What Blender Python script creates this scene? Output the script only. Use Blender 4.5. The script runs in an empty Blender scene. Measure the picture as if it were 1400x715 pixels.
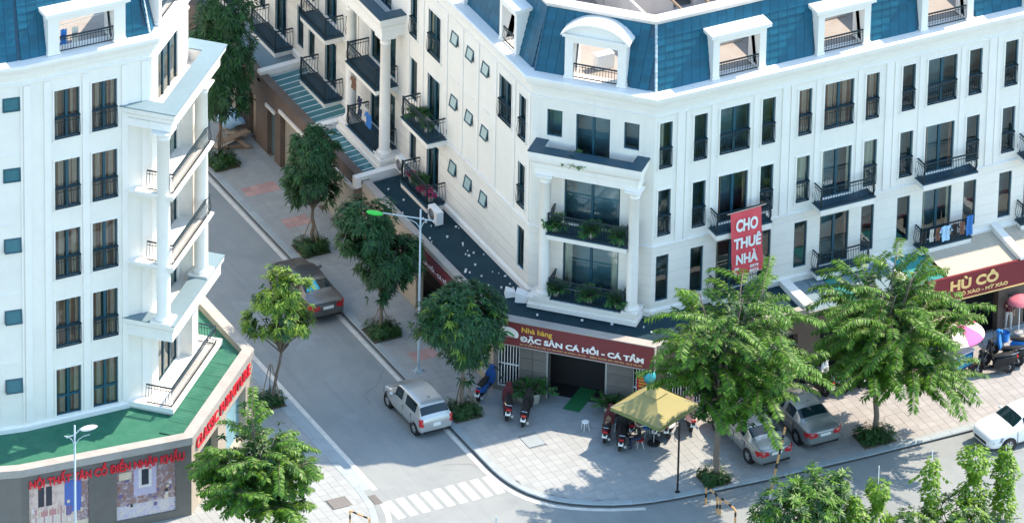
import bpy, bmesh, math, random
from mathutils import Vector, Matrix, noise
random.seed(7)
sc = bpy.context.scene
col = sc.collection
R = math.radians
# ------------------------------------------------------------------ camera
F_PX, TH, RO, AZ = 13304.0, R(30.397), R(1.1428), R(27.41)
def cam_axes():
    c, s = math.cos(AZ), math.sin(AZ)
    right = Vector((c, -s, 0)); fh = Vector((s, c, 0)); up = Vector((0, 0, 1))
    f = fh * math.cos(TH) - up * math.sin(TH); u = fh * math.sin(TH) + up * math.cos(TH)
    cr, sr = math.cos(RO), math.sin(RO)
    return right * cr + u * sr, u * cr - right * sr, f
CR, CU, CF = cam_axes()
CLOC = -(CR * ((613.5 - 700) / F_PX) + CU * (-(591.8 - 357.5) / F_PX) + CF) * 408.0
cd = bpy.data.cameras.new('camera'); cam = bpy.data.objects.new('camera', cd); col.objects.link(cam)
cd.sensor_width = 36.0; cd.lens = F_PX / 1400 * 36.0; cd.clip_start = 10; cd.clip_end = 5000
cam.matrix_world = Matrix.Translation(CLOC) @ Matrix((CR, CU, -CF)).transposed().to_4x4()
sc.camera = cam
def to_px(p):
    d = Vector(p) - CLOC; z = d.dot(CF)
    return 700 + F_PX * d.dot(CR) / z, 357.5 - F_PX * d.dot(CU) / z
# ------------------------------------------------------------------ light
SUN_EL, SUN_AZ = 51.0, 4.8          # azimuth: degrees from +X towards +Y
w = bpy.data.worlds.new('World'); sc.world = w; w.use_nodes = True
wn = w.node_tree; bg = wn.nodes['Background']
sky = wn.nodes.new('ShaderNodeTexSky'); sky.sky_type = 'NISHITA'; sky.sun_disc = False
sky.sun_elevation = R(SUN_EL); sky.sun_rotation = R(90 - SUN_AZ); sky.air_density = 1.0; sky.dust_density = 0.5; sky.ozone_density = 0.0
wt = wn.nodes.new('ShaderNodeMix'); wt.data_type = 'RGBA'; wt.blend_type = 'MULTIPLY'; wt.inputs['Factor'].default_value = 1.0; wt.inputs['B'].default_value = (0.94, 1.03, 1.0, 1)
wn.links.new(sky.outputs[0], wt.inputs['A']); wn.links.new(wt.outputs['Result'], bg.inputs[0]); bg.inputs[1].default_value = 0.15
sl = bpy.data.lights.new('sun', 'SUN'); sl.energy = 2.55; sl.angle = R(0.53); sl.color = (1.0, 0.84, 0.67)
so = bpy.data.objects.new('sun', sl); col.objects.link(so)
sd = Vector((math.cos(R(SUN_EL)) * math.cos(R(SUN_AZ)), math.cos(R(SUN_EL)) * math.sin(R(SUN_AZ)), math.sin(R(SUN_EL))))
so.rotation_euler = (-sd).to_track_quat('-Z', 'Y').to_euler(); so.location = (30, 0, 60)
vs = sc.view_settings; vs.view_transform = 'Standard'; vs.look = 'None'; vs.exposure = 1.75; vs.gamma = 1.0; vs.use_curve_mapping = False
sc.cycles.max_bounces = 8; sc.cycles.transparent_max_bounces = 12; sc.cycles.caustics_reflective = False; sc.cycles.caustics_refractive = False
# ------------------------------------------------------------------ materials
M = {}
def mat(name, base, rough=0.6, metal=0.0, streak=0.0, lane=0.0, var=0.0, scale=6.0, bump=0.0, bscale=40.0, island=0.0, objrand=0.0, stain=None, stain_scale=0.6, stain_amt=0.5, spec=0.5, coat=0.0, detail=6):
    m = bpy.data.materials.new(name); m.use_nodes = True; nt = m.node_tree; N = nt.nodes; L = nt.links
    b = N['Principled BSDF']; b.inputs['Roughness'].default_value = rough; b.inputs['Metallic'].default_value = metal
    b.inputs['Specular IOR Level'].default_value = spec
    if coat: b.inputs['Coat Weight'].default_value = coat; b.inputs['Coat Roughness'].default_value = 0.05
    base = tuple(base) + (1,); b.inputs['Base Color'].default_value = base
    out = None
    tc = N.new('ShaderNodeNewGeometry') if False else N.new('ShaderNodeTexCoord')
    def setsock(s): L.new(s, b.inputs['Base Color'])
    cur = None
    if var or island or objrand:
        hs = N.new('ShaderNodeHueSaturation'); hs.inputs['Color'].default_value = base
        add = None
        def accum(sock, amt):
            nonlocal add
            ma = N.new('ShaderNodeMath'); ma.operation = 'MULTIPLY_ADD'; ma.inputs[1].default_value = 2 * amt; L.new(sock, ma.inputs[0])
            if add is None: ma.inputs[2].default_value = 1 - amt
            else:
                a2 = N.new('ShaderNodeMath'); a2.operation = 'SUBTRACT'; L.new(add, a2.inputs[0]); a2.inputs[1].default_value = amt; L.new(a2.outputs[0], ma.inputs[2])
            add = ma.outputs[0]
        if var:
            nz = N.new('ShaderNodeTexNoise'); nz.inputs['Scale'].default_value = scale; nz.inputs['Detail'].default_value = detail; nz.inputs['Roughness'].default_value = 0.65
            L.new(tc.outputs['Object'], nz.inputs['Vector']); accum(nz.outputs['Fac'], var)
        if island:
            ge = N.new('ShaderNodeNewGeometry'); accum(ge.outputs['Random Per Island'], island)
        if objrand:
            oi = N.new('ShaderNodeObjectInfo'); accum(oi.outputs['Random'], objrand)
        L.new(add, hs.inputs['Value']); cur = hs.outputs['Color']
    if stain:
        n2 = N.new('ShaderNodeTexNoise'); n2.inputs['Scale'].default_value = stain_scale; n2.inputs['Detail'].default_value = 8; n2.inputs['Roughness'].default_value = 0.7
        L.new(tc.outputs['Object'], n2.inputs['Vector'])
        cr = N.new('ShaderNodeValToRGB'); cr.color_ramp.elements[0].position = 0.45; cr.color_ramp.elements[1].position = 0.72
        cr.color_ramp.elements[0].color = (0, 0, 0, 1); cr.color_ramp.elements[1].color = (stain_amt,) * 3 + (1,)
        L.new(n2.outputs['Fac'], cr.inputs[0])
        mx = N.new('ShaderNodeMix'); mx.data_type = 'RGBA'; L.new(cr.outputs[0], mx.inputs['Factor'])
        if cur: L.new(cur, mx.inputs['A'])
        else: mx.inputs['A'].default_value = base
        mx.inputs['B'].default_value = tuple(stain) + (1,); cur = mx.outputs['Result']
    if streak or lane:
        mp = N.new('ShaderNodeMapping'); mp.inputs['Scale'].default_value = (2.2, 2.2, 0.12) if streak else (1.6, 0.06, 1.0); L.new(tc.outputs['Object'], mp.inputs['Vector'])
        n4 = N.new('ShaderNodeTexNoise'); n4.inputs['Scale'].default_value = 1.0; n4.inputs['Detail'].default_value = 7; n4.inputs['Roughness'].default_value = 0.7; L.new(mp.outputs[0], n4.inputs['Vector'])
        c4 = N.new('ShaderNodeValToRGB'); c4.color_ramp.elements[0].position = 0.58 if streak else 0.50; c4.color_ramp.elements[1].position = 0.80; c4.color_ramp.elements[0].color = (0, 0, 0, 1); c4.color_ramp.elements[1].color = (streak or lane,) * 3 + (1,)
        L.new(n4.outputs['Fac'], c4.inputs[0]); m4 = N.new('ShaderNodeMix'); m4.data_type = 'RGBA'; L.new(c4.outputs[0], m4.inputs['Factor'])
        if cur: L.new(cur, m4.inputs['A'])
        else: m4.inputs['A'].default_value = base
        m4.inputs['B'].default_value = (0.42, 0.42, 0.39, 1) if streak else (0.15, 0.18, 0.185, 1); cur = m4.outputs['Result']
    if cur: setsock(cur)
    if bump:
        n3 = N.new('ShaderNodeTexNoise'); n3.inputs['Scale'].default_value = bscale; n3.inputs['Detail'].default_value = 5
        L.new(tc.outputs['Object'], n3.inputs['Vector'])
        bp = N.new('ShaderNodeBump'); bp.inputs['Strength'].default_value = bump; bp.inputs['Distance'].default_value = 0.02
        L.new(n3.outputs['Fac'], bp.inputs['Height']); L.new(bp.outputs[0], b.inputs['Normal'])
    M[name] = m; return m
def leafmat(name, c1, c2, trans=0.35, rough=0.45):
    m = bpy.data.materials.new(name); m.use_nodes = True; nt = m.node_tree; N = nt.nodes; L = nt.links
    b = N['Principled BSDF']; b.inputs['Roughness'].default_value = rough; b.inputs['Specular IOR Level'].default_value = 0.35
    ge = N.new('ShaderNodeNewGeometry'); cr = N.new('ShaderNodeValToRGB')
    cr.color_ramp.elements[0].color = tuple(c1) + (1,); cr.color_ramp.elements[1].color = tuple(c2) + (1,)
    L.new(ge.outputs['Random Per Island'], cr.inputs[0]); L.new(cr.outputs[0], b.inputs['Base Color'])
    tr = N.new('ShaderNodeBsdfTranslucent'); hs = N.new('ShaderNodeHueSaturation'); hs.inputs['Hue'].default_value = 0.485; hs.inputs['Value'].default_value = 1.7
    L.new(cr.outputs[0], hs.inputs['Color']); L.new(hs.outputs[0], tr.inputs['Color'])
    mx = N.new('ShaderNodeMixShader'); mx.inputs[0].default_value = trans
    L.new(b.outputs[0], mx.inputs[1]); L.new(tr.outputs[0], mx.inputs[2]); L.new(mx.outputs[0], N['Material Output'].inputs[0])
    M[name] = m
def glassmat(name, tint, ior=1.6, rough=0.02):
    m = bpy.data.materials.new(name); m.use_nodes = True; nt = m.node_tree; N = nt.nodes; L = nt.links
    fr = N.new('ShaderNodeFresnel'); fr.inputs[0].default_value = ior
    t = N.new('ShaderNodeBsdfTransparent'); t.inputs[0].default_value = tuple(tint) + (1,)
    g = N.new('ShaderNodeBsdfGlossy'); g.inputs['Roughness'].default_value = rough; g.inputs[0].default_value = (0.9, 1, 1, 1)
    nz = N.new('ShaderNodeTexNoise'); nz.inputs['Scale'].default_value = 1.3; bp = N.new('ShaderNodeBump'); bp.inputs['Strength'].default_value = 0.06; bp.inputs['Distance'].default_value = 0.1
    L.new(nz.outputs['Fac'], bp.inputs['Height']); L.new(bp.outputs[0], g.inputs['Normal'])
    mx = N.new('ShaderNodeMixShader'); L.new(fr.outputs[0], mx.inputs[0]); L.new(t.outputs[0], mx.inputs[1]); L.new(g.outputs[0], mx.inputs[2])
    L.new(mx.outputs[0], N['Material Output'].inputs[0]); M[name] = m
def tinted(name, base, alpha):
    m = bpy.data.materials.new(name); m.use_nodes = True; N = m.node_tree.nodes; L = m.node_tree.links; b = N['Principled BSDF']; b.inputs['Base Color'].default_value = tuple(base) + (1,); b.inputs['Roughness'].default_value = 0.15
    t = N.new('ShaderNodeBsdfTransparent'); t.inputs[0].default_value = (0.6, 0.9, 0.9, 1); mx = N.new('ShaderNodeMixShader'); mx.inputs[0].default_value = alpha
    L.new(t.outputs[0], mx.inputs[1]); L.new(b.outputs[0], mx.inputs[2]); L.new(mx.outputs[0], N['Material Output'].inputs[0]); M[name] = m
tinted('pergola_glass', (0.10, 0.30, 0.32), 0.6)
mat('stucco', (0.80, 0.765, 0.70), 0.75, streak=0.28, var=0.035, scale=1.1, stain=(0.58, 0.58, 0.55), stain_scale=0.5, stain_amt=0.32, bump=0.15, bscale=60)
mat('trim', (0.81, 0.78, 0.73), 0.65, streak=0.28, var=0.03, scale=2.0, stain=(0.58, 0.57, 0.54), stain_scale=0.9, stain_amt=0.25)
mat('coping', (0.62, 0.58, 0.55), 0.8, var=0.08, scale=3.0, stain=(0.35, 0.33, 0.31), stain_scale=1.5, stain_amt=0.4)
mat('frame', (0.014, 0.075, 0.11), 0.4)
mat('iron', (0.006, 0.024, 0.036), 0.45)
mat('slab_top', (0.018, 0.062, 0.095), 0.5, var=0.15, scale=4)
mat('parapet_top', (0.15, 0.22, 0.25), 0.6, var=0.12, scale=3)
glassmat('glass', (0.84, 0.96, 1.0), 1.85)
glassmat('glass_green', (0.45, 0.78, 0.76), 1.6)
mat('interior', (0.20, 0.36, 0.42), 0.8, var=0.75, scale=0.8)  # teal and uneven tone paint the reflections of the window panes
mat('iron_cover', (0.17, 0.16, 0.15), 0.7, var=0.15, scale=4)
mat('paver_warm', (0.335, 0.321, 0.306), 0.85, var=0.08, scale=3, island=0.07, objrand=0.07, stain=(0.25, 0.235, 0.225), stain_scale=0.8, stain_amt=0.5)
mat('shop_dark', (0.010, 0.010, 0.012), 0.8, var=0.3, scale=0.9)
mat('terrace', (0.33, 0.30, 0.27), 0.85, var=0.12, scale=1.5, stain=(0.22, 0.20, 0.18), stain_scale=1.2, stain_amt=0.6)
mat('sash_sky_reflection', (0.36, 0.47, 0.46), 0.2, var=0.3, scale=2.0, spec=0.6)  # pale base colour paints the sky reflected in the sash glass
mat('sash_glass', (0.015, 0.13, 0.165), 0.12, var=0.4, scale=2.0, spec=0.8)
mat('curtain_tan', (0.76, 0.53, 0.42), 0.85, var=0.25, scale=3)
mat('curtain_brown', (0.36, 0.18, 0.135), 0.85, var=0.3, scale=3)
mat('curtain_cream', (0.78, 0.72, 0.58), 0.85, var=0.15, scale=3)
mat('tile', (0.004, 0.088, 0.150), 0.5, spec=0.3, var=0.08, scale=5, island=0.16, objrand=0.16)
mat('tile_base', (0.010, 0.06, 0.11), 0.6)
mat('ridge', (0.45, 0.53, 0.58), 0.6, island=0.25)
mat('asphalt', (0.252, 0.272, 0.270), 0.85, lane=0.55, var=0.10, scale=1.2, stain=(0.15, 0.18, 0.19), stain_scale=0.28, stain_amt=0.55, bump=0.35, bscale=90)
mat('paint', (0.80, 0.79, 0.76), 0.7, var=0.06, scale=5, stain=(0.45, 0.45, 0.44), stain_scale=3.0, stain_amt=0.35)
mat('line_paint', (0.62, 0.60, 0.54), 0.7, var=0.08, scale=5, stain=(0.35, 0.34, 0.32), stain_scale=3.0, stain_amt=0.6)
mat('paver', (0.315, 0.332, 0.330), 0.85, var=0.07, scale=3, island=0.06, objrand=0.06, stain=(0.22, 0.24, 0.245), stain_scale=0.8, stain_amt=0.5)
mat('paver_red', (0.42, 0.27, 0.25), 0.85, var=0.1, scale=3, objrand=0.12)
mat('joint', (0.23, 0.24, 0.24), 0.9)
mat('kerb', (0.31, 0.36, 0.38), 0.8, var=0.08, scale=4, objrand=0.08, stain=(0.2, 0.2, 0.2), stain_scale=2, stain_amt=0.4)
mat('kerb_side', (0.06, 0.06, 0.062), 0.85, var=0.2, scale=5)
mat('soil', (0.10, 0.075, 0.05), 0.95, var=0.3)
mat('grass', (0.07, 0.13, 0.035), 0.9, var=0.35, scale=2, bump=0.5)
mat('canopy_dark', (0.003, 0.027, 0.040), 0.7, spec=0.3, var=0.2, scale=2.5, stain=(0.016, 0.058, 0.078), stain_scale=0.9, stain_amt=0.5)
mat('canopy_green', (0.010, 0.12, 0.070), 0.65, var=0.25, scale=3, stain=(0.06, 0.20, 0.13), stain_scale=1.4, stain_amt=0.5)
mat('parapet_stone', (0.36, 0.335, 0.305), 0.8, var=0.1, scale=2, stain=(0.22, 0.2, 0.18), stain_scale=1.2, stain_amt=0.5)
mat('stone_grey', (0.135, 0.128, 0.118), 0.6, var=0.15, scale=2, objrand=0.12, stain=(0.17, 0.16, 0.15), stain_scale=1.2, stain_amt=0.5)
mat('stone_brown', (0.125, 0.092, 0.075), 0.7, var=0.15, scale=2, objrand=0.1, stain=(0.2, 0.16, 0.135), stain_scale=1.2, stain_amt=0.5)
mat('beige', (0.42, 0.36, 0.29), 0.7, var=0.08, scale=2)
mat('shutter', (0.36, 0.34, 0.29), 0.6, var=0.05, scale=2)
mat('steel_door', (0.10, 0.17, 0.20), 0.5, var=0.1)
mat('white', (0.80, 0.80, 0.79), 0.6)
mat('white_metal', (0.72, 0.74, 0.75), 0.4)
mat('grey_metal', (0.33, 0.35, 0.36), 0.45, metal=0.3)
mat('dark_metal', (0.02, 0.022, 0.025), 0.45)
mat('black', (0.008, 0.008, 0.009), 0.6)
mat('rubber', (0.012, 0.012, 0.013), 0.8)
mat('alloy', (0.55, 0.56, 0.57), 0.3, metal=0.7)
mat('chrome', (0.7, 0.7, 0.7), 0.12, metal=1.0)
mat('car_silver', (0.52, 0.53, 0.52), 0.32, metal=0.5, coat=0.7)
mat('car_grey', (0.30, 0.32, 0.32), 0.30, metal=0.55, coat=0.7)
mat('car_taupe', (0.12, 0.122, 0.12), 0.30, metal=0.55, coat=0.7)
mat('car_white', (0.80, 0.80, 0.79), 0.25, coat=0.7)
mat('car_glass', (0.006, 0.020, 0.026), 0.06, spec=0.5)
mat('lamp_red', (0.45, 0.015, 0.02), 0.15, coat=0.6)
mat('lamp_clear', (0.22, 0.25, 0.27), 0.1, coat=0.6)
mat('plate', (0.72, 0.72, 0.70), 0.5)
mat('red', (0.50, 0.02, 0.025), 0.5)
mat('letter_red', (0.66, 0.020, 0.035), 0.45)
mat('sign_maroon', (0.15, 0.014, 0.022), 0.45, var=0.25, scale=0.7)
mat('sign_red2', (0.16, 0.012, 0.020), 0.5, var=0.12, scale=1)
mat('banner', (0.70, 0.085, 0.105), 0.7, var=0.05, scale=3)
mat('text_white', (0.82, 0.82, 0.80), 0.6)
mat('text_yellow', (0.72, 0.42, 0.06), 0.6)
mat('text_gold', (0.75, 0.55, 0.22), 0.5)
mat('logo_green', (0.03, 0.25, 0.06), 0.5)
mat('umbrella', (0.31, 0.275, 0.115), 0.8, var=0.06, scale=3)
mat('umbrella_trim', (0.16, 0.19, 0.07), 0.8)
mat('pink', (0.75, 0.10, 0.30), 0.7)
mat('pale_pink', (0.72, 0.40, 0.40), 0.7)
mat('cream', (0.70, 0.62, 0.53), 0.8)
mat('blue', (0.012, 0.075, 0.27), 0.4)
mat('blue_bright', (0.02, 0.22, 0.62), 0.5)
mat('sunshade', (0.02, 0.40, 0.62), 0.5)
mat('purple', (0.22, 0.02, 0.25), 0.6)
mat('maroon', (0.10, 0.012, 0.02), 0.5)
mat('orange', (0.58, 0.32, 0.13), 0.6)
mat('lamp_green', (0.03, 0.50, 0.05), 0.4)
mat('pole_grey', (0.42, 0.50, 0.54), 0.45)
mat('skin', (0.46, 0.28, 0.19), 0.55)
mat('hair', (0.012, 0.010, 0.010), 0.6)
mat('cloth_black', (0.012, 0.013, 0.016), 0.85)
mat('cloth_navy', (0.02, 0.03, 0.07), 0.85)
mat('cloth_pale', (0.52, 0.50, 0.46), 0.85)
mat('cloth_blue', (0.03, 0.16, 0.45), 0.85)
mat('cloth_stripe', (0.35, 0.55, 0.75), 0.85)
mat('cloth_brown', (0.16, 0.08, 0.055), 0.85)
mat('wood', (0.24, 0.17, 0.11), 0.75, var=0.2, scale=6)
mat('wood_pale', (0.42, 0.34, 0.26), 0.75, var=0.2, scale=6)
mat('bark', (0.17, 0.135, 0.105), 0.9, var=0.3, scale=8, bump=0.6, bscale=18)
mat('bark_dark', (0.085, 0.065, 0.05), 0.9, var=0.3, scale=8, bump=0.6, bscale=18)
mat('terracotta', (0.62, 0.62, 0.60), 0.7)
mat('carpet', (0.015, 0.16, 0.05), 0.95, var=0.2, scale=6)
mat('corrugated', (0.50, 0.44, 0.35), 0.6, var=0.08, scale=3)
mat('teal_sheet', (0.03, 0.24, 0.23), 0.5, var=0.1)
mat('water_bottle', (0.04, 0.35, 0.45), 0.3)
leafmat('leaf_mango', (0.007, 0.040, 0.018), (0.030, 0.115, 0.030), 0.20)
leafmat('leaf_young_sunlit', (0.06, 0.16, 0.025), (0.24, 0.36, 0.05), 0.35)  # young leaf green, lightened further to paint sunlight on the crown
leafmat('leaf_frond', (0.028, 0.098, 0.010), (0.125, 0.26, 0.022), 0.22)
leafmat('leaf_inner_shade', (0.010, 0.045, 0.014), (0.035, 0.105, 0.016), 0.15)  # darker greens paint the shade inside the large crowns
leafmat('leaf_vine', (0.07, 0.17, 0.015), (0.20, 0.34, 0.03), 0.30)
leafmat('leaf_hedge', (0.015, 0.055, 0.018), (0.05, 0.12, 0.03), 0.2)
leafmat('leaf_pot', (0.02, 0.10, 0.025), (0.06, 0.20, 0.04), 0.3)
leafmat('flower', (0.5, 0.02, 0.04), (0.6, 0.05, 0.3), 0.3)
# ------------------------------------------------------------------ builders
def tag(o, label=None, cat=None, group=None, kind=None):
    if label: o['label'] = label
    if cat: o['category'] = cat
    if group: o['group'] = group
    if kind: o['kind'] = kind
    return o
def empty(name, loc, rz=0.0, label=None, cat=None, group=None, parent=None):
    o = bpy.data.objects.new(name, None); col.objects.link(o); o.location = loc; o.rotation_euler = (0, 0, rz)
    o.empty_display_size = 0.2
    if parent: o.parent = parent
    return tag(o, label, cat, group)
def wloc(o):
    v = Vector((0, 0, 0))
    while o: v += o.location; o = o.parent
    return v
def link(name, me, parent=None, loc=(0, 0, 0), rz=0.0, rot=None):
    o = bpy.data.objects.new(name, me); col.objects.link(o); o.location = loc
    o.rotation_euler = rot if rot else (0, 0, rz)
    if parent: o.parent = parent
    return o
class MB:
    def __init__(s): s.v = []; s.f = []; s.mi = []; s.cur = 0; s.sm = []; s.smooth = False
    def mtl(s, i): s.cur = i; return s
    def face(s, idx): s.f.append(tuple(idx)); s.mi.append(s.cur); s.sm.append(s.smooth)
    def pt(s, p): s.v.append(tuple(p)); return len(s.v) - 1
    def poly(s, pts): s.face([s.pt(p) for p in pts])
    def box(s, x0, y0, z0, x1, y1, z1):
        s.hexa([(x0, y0, z0), (x1, y0, z0), (x1, y1, z0), (x0, y1, z0), (x0, y0, z1), (x1, y0, z1), (x1, y1, z1), (x0, y1, z1)])
    def hexa(s, p):
        b = len(s.v); s.v += [tuple(q) for q in p]
        for q in ((3, 2, 1, 0), (4, 5, 6, 7), (0, 1, 5, 4), (1, 2, 6, 5), (2, 3, 7, 6), (3, 0, 4, 7)): s.face([b + i for i in q])
    def fbox(s, F, u0, u1, n0, n1, z0, z1):
        P = F.p
        s.hexa([P(u0, n1, z0), P(u1, n1, z0), P(u1, n0, z0), P(u0, n0, z0), P(u0, n1, z1), P(u1, n1, z1), P(u1, n0, z1), P(u0, n0, z1)])
    def prism(s, pts, z0, z1):
        n = len(pts); b = len(s.v)
        s.v += [(p[0], p[1], z0) for p in pts] + [(p[0], p[1], z1) for p in pts]
        s.face([b + i for i in range(n)][::-1]); s.face([b + n + i for i in range(n)])
        for i in range(n): j = (i + 1) % n; s.face((b + i, b + j, b + n + j, b + n + i))
    def tube(s, pts, r, k=6, cap=True):
        pts = [Vector(p) for p in pts]; n = len(pts); rs = r if isinstance(r, (list, tuple)) else [r] * n
        b = len(s.v); pu = None
        for i, p in enumerate(pts):
            t = (pts[min(i + 1, n - 1)] - pts[max(i - 1, 0)]).normalized()
            if pu is None or abs(pu.dot(t)) > 0.98: pu = Vector((0, 0, 1)) if abs(t.z) < 0.9 else Vector((1, 0, 0))
            a = pu.cross(t).normalized(); c = t.cross(a).normalized(); pu = c
            for q in range(k):
                an = 2 * math.pi * q / k; s.v.append(tuple(p + (a * math.cos(an) + c * math.sin(an)) * rs[i]))
        for i in range(n - 1):
            for q in range(k):
                q2 = (q + 1) % k; s.face((b + i * k + q, b + i * k + q2, b + (i + 1) * k + q2, b + (i + 1) * k + q))
        if cap: s.face([b + q for q in range(k)][::-1]); s.face([b + (n - 1) * k + q for q in range(k)])
    def lathe(s, prof, k=16, c=(0, 0, 0), axis='z', cap=True):
        b = len(s.v); n = len(prof)
        for (r, h) in prof:
            for q in range(k):
                an = 2 * math.pi * q / k; x, y = r * math.cos(an), r * math.sin(an)
                p = (x, y, h) if axis == 'z' else ((x, h, y) if axis == 'y' else (h, x, y))
                s.v.append((p[0] + c[0], p[1] + c[1], p[2] + c[2]))
        for i in range(n - 1):
            for q in range(k): q2 = (q + 1) % k; s.face((b + i * k + q, b + i * k + q2, b + (i + 1) * k + q2, b + (i + 1) * k + q))
        if cap: s.face([b + q for q in range(k)][::-1]); s.face([b + (n - 1) * k + q for q in range(k)])
    def sweep(s, path, prof, ring=False):
        # path: 2-D points walked with the outside on the right; prof: (n, z) pairs
        n = len(path); m = len(prof); b = len(s.v)
        for i in range(n):
            p = Vector(path[i])
            d0 = (p - Vector(path[i - 1])).normalized() if i > 0 else None
            d1 = (Vector(path[i + 1]) - p).normalized() if i < n - 1 else None
            if d0 is None: d0 = d1
            if d1 is None: d1 = d0
            n0 = Vector((d0.y, -d0.x)); n1 = Vector((d1.y, -d1.x)); bi = (n0 + n1); bi = bi / bi.dot(n0) if bi.length > 1e-6 else n0
            for (nn, z) in prof: q = p + bi * nn; s.v.append((q.x, q.y, z))
        mm = m if ring else m - 1
        for i in range(n - 1):
            for j in range(mm):
                j2 = (j + 1) % m; s.face((b + i * m + j, b + i * m + j2, b + (i + 1) * m + j2, b + (i + 1) * m + j))
        if ring: s.face([b + j for j in range(m)]); s.face([b + (n - 1) * m + j for j in range(m)][::-1])
    def mesh(s, name, mats, off=None):
        me = bpy.data.meshes.new(name)
        if off is not None: vs_ = [(v[0] - off.x, v[1] - off.y, v[2] - off.z) for v in s.v]
        else: vs_ = s.v
        me.from_pydata(vs_, [], s.f)
        for m_ in (mats if isinstance(mats, (list, tuple)) else [mats]): me.materials.append(M[m_])
        if any(s.mi): me.polygons.foreach_set('material_index', s.mi)
        if any(s.sm): me.polygons.foreach_set('use_smooth', s.sm)
        me.update(); return me
    def build(s, name, mats, parent=None, local=False, smooth=None, fix=True, weld=False):
        off = wloc(parent) if (parent is not None and not local) else None
        me = s.mesh(name, mats, off)
        if weld:
            bm = bmesh.new(); bm.from_mesh(me); bmesh.ops.remove_doubles(bm, verts=bm.verts, dist=0.0005); bm.to_mesh(me); bm.free()
        if fix:
            bm = bmesh.new(); bm.from_mesh(me); bmesh.ops.recalc_face_normals(bm, faces=bm.faces); bm.to_mesh(me); bm.free()
        o = link(name, me, parent)
        if smooth is not None: smooth_by_angle(me, smooth)
        return o
def smooth_by_angle(me, deg=35):
    bm = bmesh.new(); bm.from_mesh(me)
    for f in bm.faces: f.smooth = True
    for e in bm.edges:
        if len(e.link_faces) == 2 and e.calc_face_angle(0) > R(deg): e.smooth = False
    bm.to_mesh(me); bm.free()
class Facade:
    # walked left to right as seen from outside: u along, n outwards
    def __init__(s, a, b): s.o = Vector((a[0], a[1])); d = Vector((b[0] - a[0], b[1] - a[1])); s.len = d.length; s.u = d.normalized(); s.n = Vector((s.u.y, -s.u.x)); s.rz = math.atan2(s.u.y, s.u.x)
    def p(s, u, n, z): q = s.o + s.u * u + s.n * n; return (q.x, q.y, z)
def wall_openings(mb, F, u0, u1, z0, z1, ops, depth=0.22, grooves=(), glass_n=None):
    ops = [o for o in ops if o[0] >= u0 - 1e-6 and o[1] <= u1 + 1e-6]
    us = sorted(set([u0, u1] + [x for o in ops for x in o[:2] if u0 < x < u1])); zs = set([z0, z1] + [x for o in ops for x in o[2:4] if z0 < x < z1])
    for g in grooves: zs |= {g, g + 0.025}
    zs = sorted(zs); gs = set(round(g, 4) for g in grooves)
    for i in range(len(us) - 1):
        for j in range(len(zs) - 1):
            uc, zc = (us[i] + us[i + 1]) / 2, (zs[j] + zs[j + 1]) / 2
            if any(o[0] < uc < o[1] and o[2] < zc < o[3] for o in ops): continue
            n = -0.007 if round(zs[j], 4) in gs else 0.0
            mb.poly([F.p(us[i], n, zs[j]), F.p(us[i + 1], n, zs[j]), F.p(us[i + 1], n, zs[j + 1]), F.p(us[i], n, zs[j + 1])])
    for o in ops:
        a, b_, c, d = o[:4]
        for q in (((a, c), (b_, c)), ((b_, c), (b_, d)), ((b_, d), (a, d)), ((a, d), (a, c))):
            mb.poly([F.p(q[0][0], 0, q[0][1]), F.p(q[0][0], -depth, q[0][1]), F.p(q[1][0], -depth, q[1][1]), F.p(q[1][0], 0, q[1][1])])
def text_mesh(s, size, extrude=0.0, weight=0.0, space=1.0, align='LEFT', shear=0.0):
    c = bpy.data.curves.new('t', 'FONT'); c.body = s; c.size = size; c.extrude = extrude; c.offset = weight; c.space_character = space; c.align_x = align; c.shear = shear; c.resolution_u = 3
    o = bpy.data.objects.new('t', c); col.objects.link(o)
    dg = bpy.context.evaluated_depsgraph_get(); me = bpy.data.meshes.new_from_object(o.evaluated_get(dg))
    bpy.data.objects.remove(o); bpy.data.curves.remove(c); return me
def text(name, s, F, u, n, z, size, m, parent, extrude=0.0, weight=0.0, fit=None, space=1.0, align='LEFT', height=None, roll=0.0):
    me = text_mesh(s, size, extrude, weight, space, align); me.materials.clear(); me.materials.append(M[m])
    if fit:
        xs = [v.co.x for v in me.vertices]; ys = [v.co.y for v in me.vertices]; k = fit / (max(xs) - min(xs)); ky = k if height is None else height / (max(ys) - min(ys)); x0 = min(xs)
        for v in me.vertices: v.co.x = (v.co.x - x0) * k; v.co.y *= ky
    rot = (Matrix.Rotation(F.rz, 4, 'Z') @ Matrix.Rotation(R(90), 4, 'X') @ Matrix.Rotation(roll, 4, 'Z')).to_euler()
    o = link(name, me, parent, Vector(F.p(u, n, z)) - (wloc(parent) if parent else Vector()), rot=rot); return o
# ================================================================== ground, road, pavements
mat('earth', (0.17, 0.17, 0.14), 0.9, var=0.3, scale=0.3)
g = MB(); g.poly([(-900, -900, -0.06), (900, -900, -0.06), (900, 900, -0.06), (-900, 900, -0.06)])
tag(g.build('ground', 'earth'), kind='structure')
r_ = MB()
N_ = 24
for i in range(N_):
    for j in range(N_):
        x0, x1 = -70 + 140 * i / N_, -70 + 140 * (i + 1) / N_; y0, y1 = -17.2 + 117.2 * j / N_, -17.2 + 117.2 * (j + 1) / N_
        r_.poly([(x0, y0, 0), (x1, y0, 0), (x1, y1, 0), (x0, y1, 0)])
road = tag(r_.build('road', 'asphalt'), kind='structure')
def inside(p, poly):
    x, y = p; c = False; n = len(poly)
    for i in range(n):
        x1, y1 = poly[i]; x2, y2 = poly[(i + 1) % n]
        if (y1 > y) != (y2 > y) and x < (x2 - x1) * (y - y1) / (y2 - y1) + x1: c = not c
    return c
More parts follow.
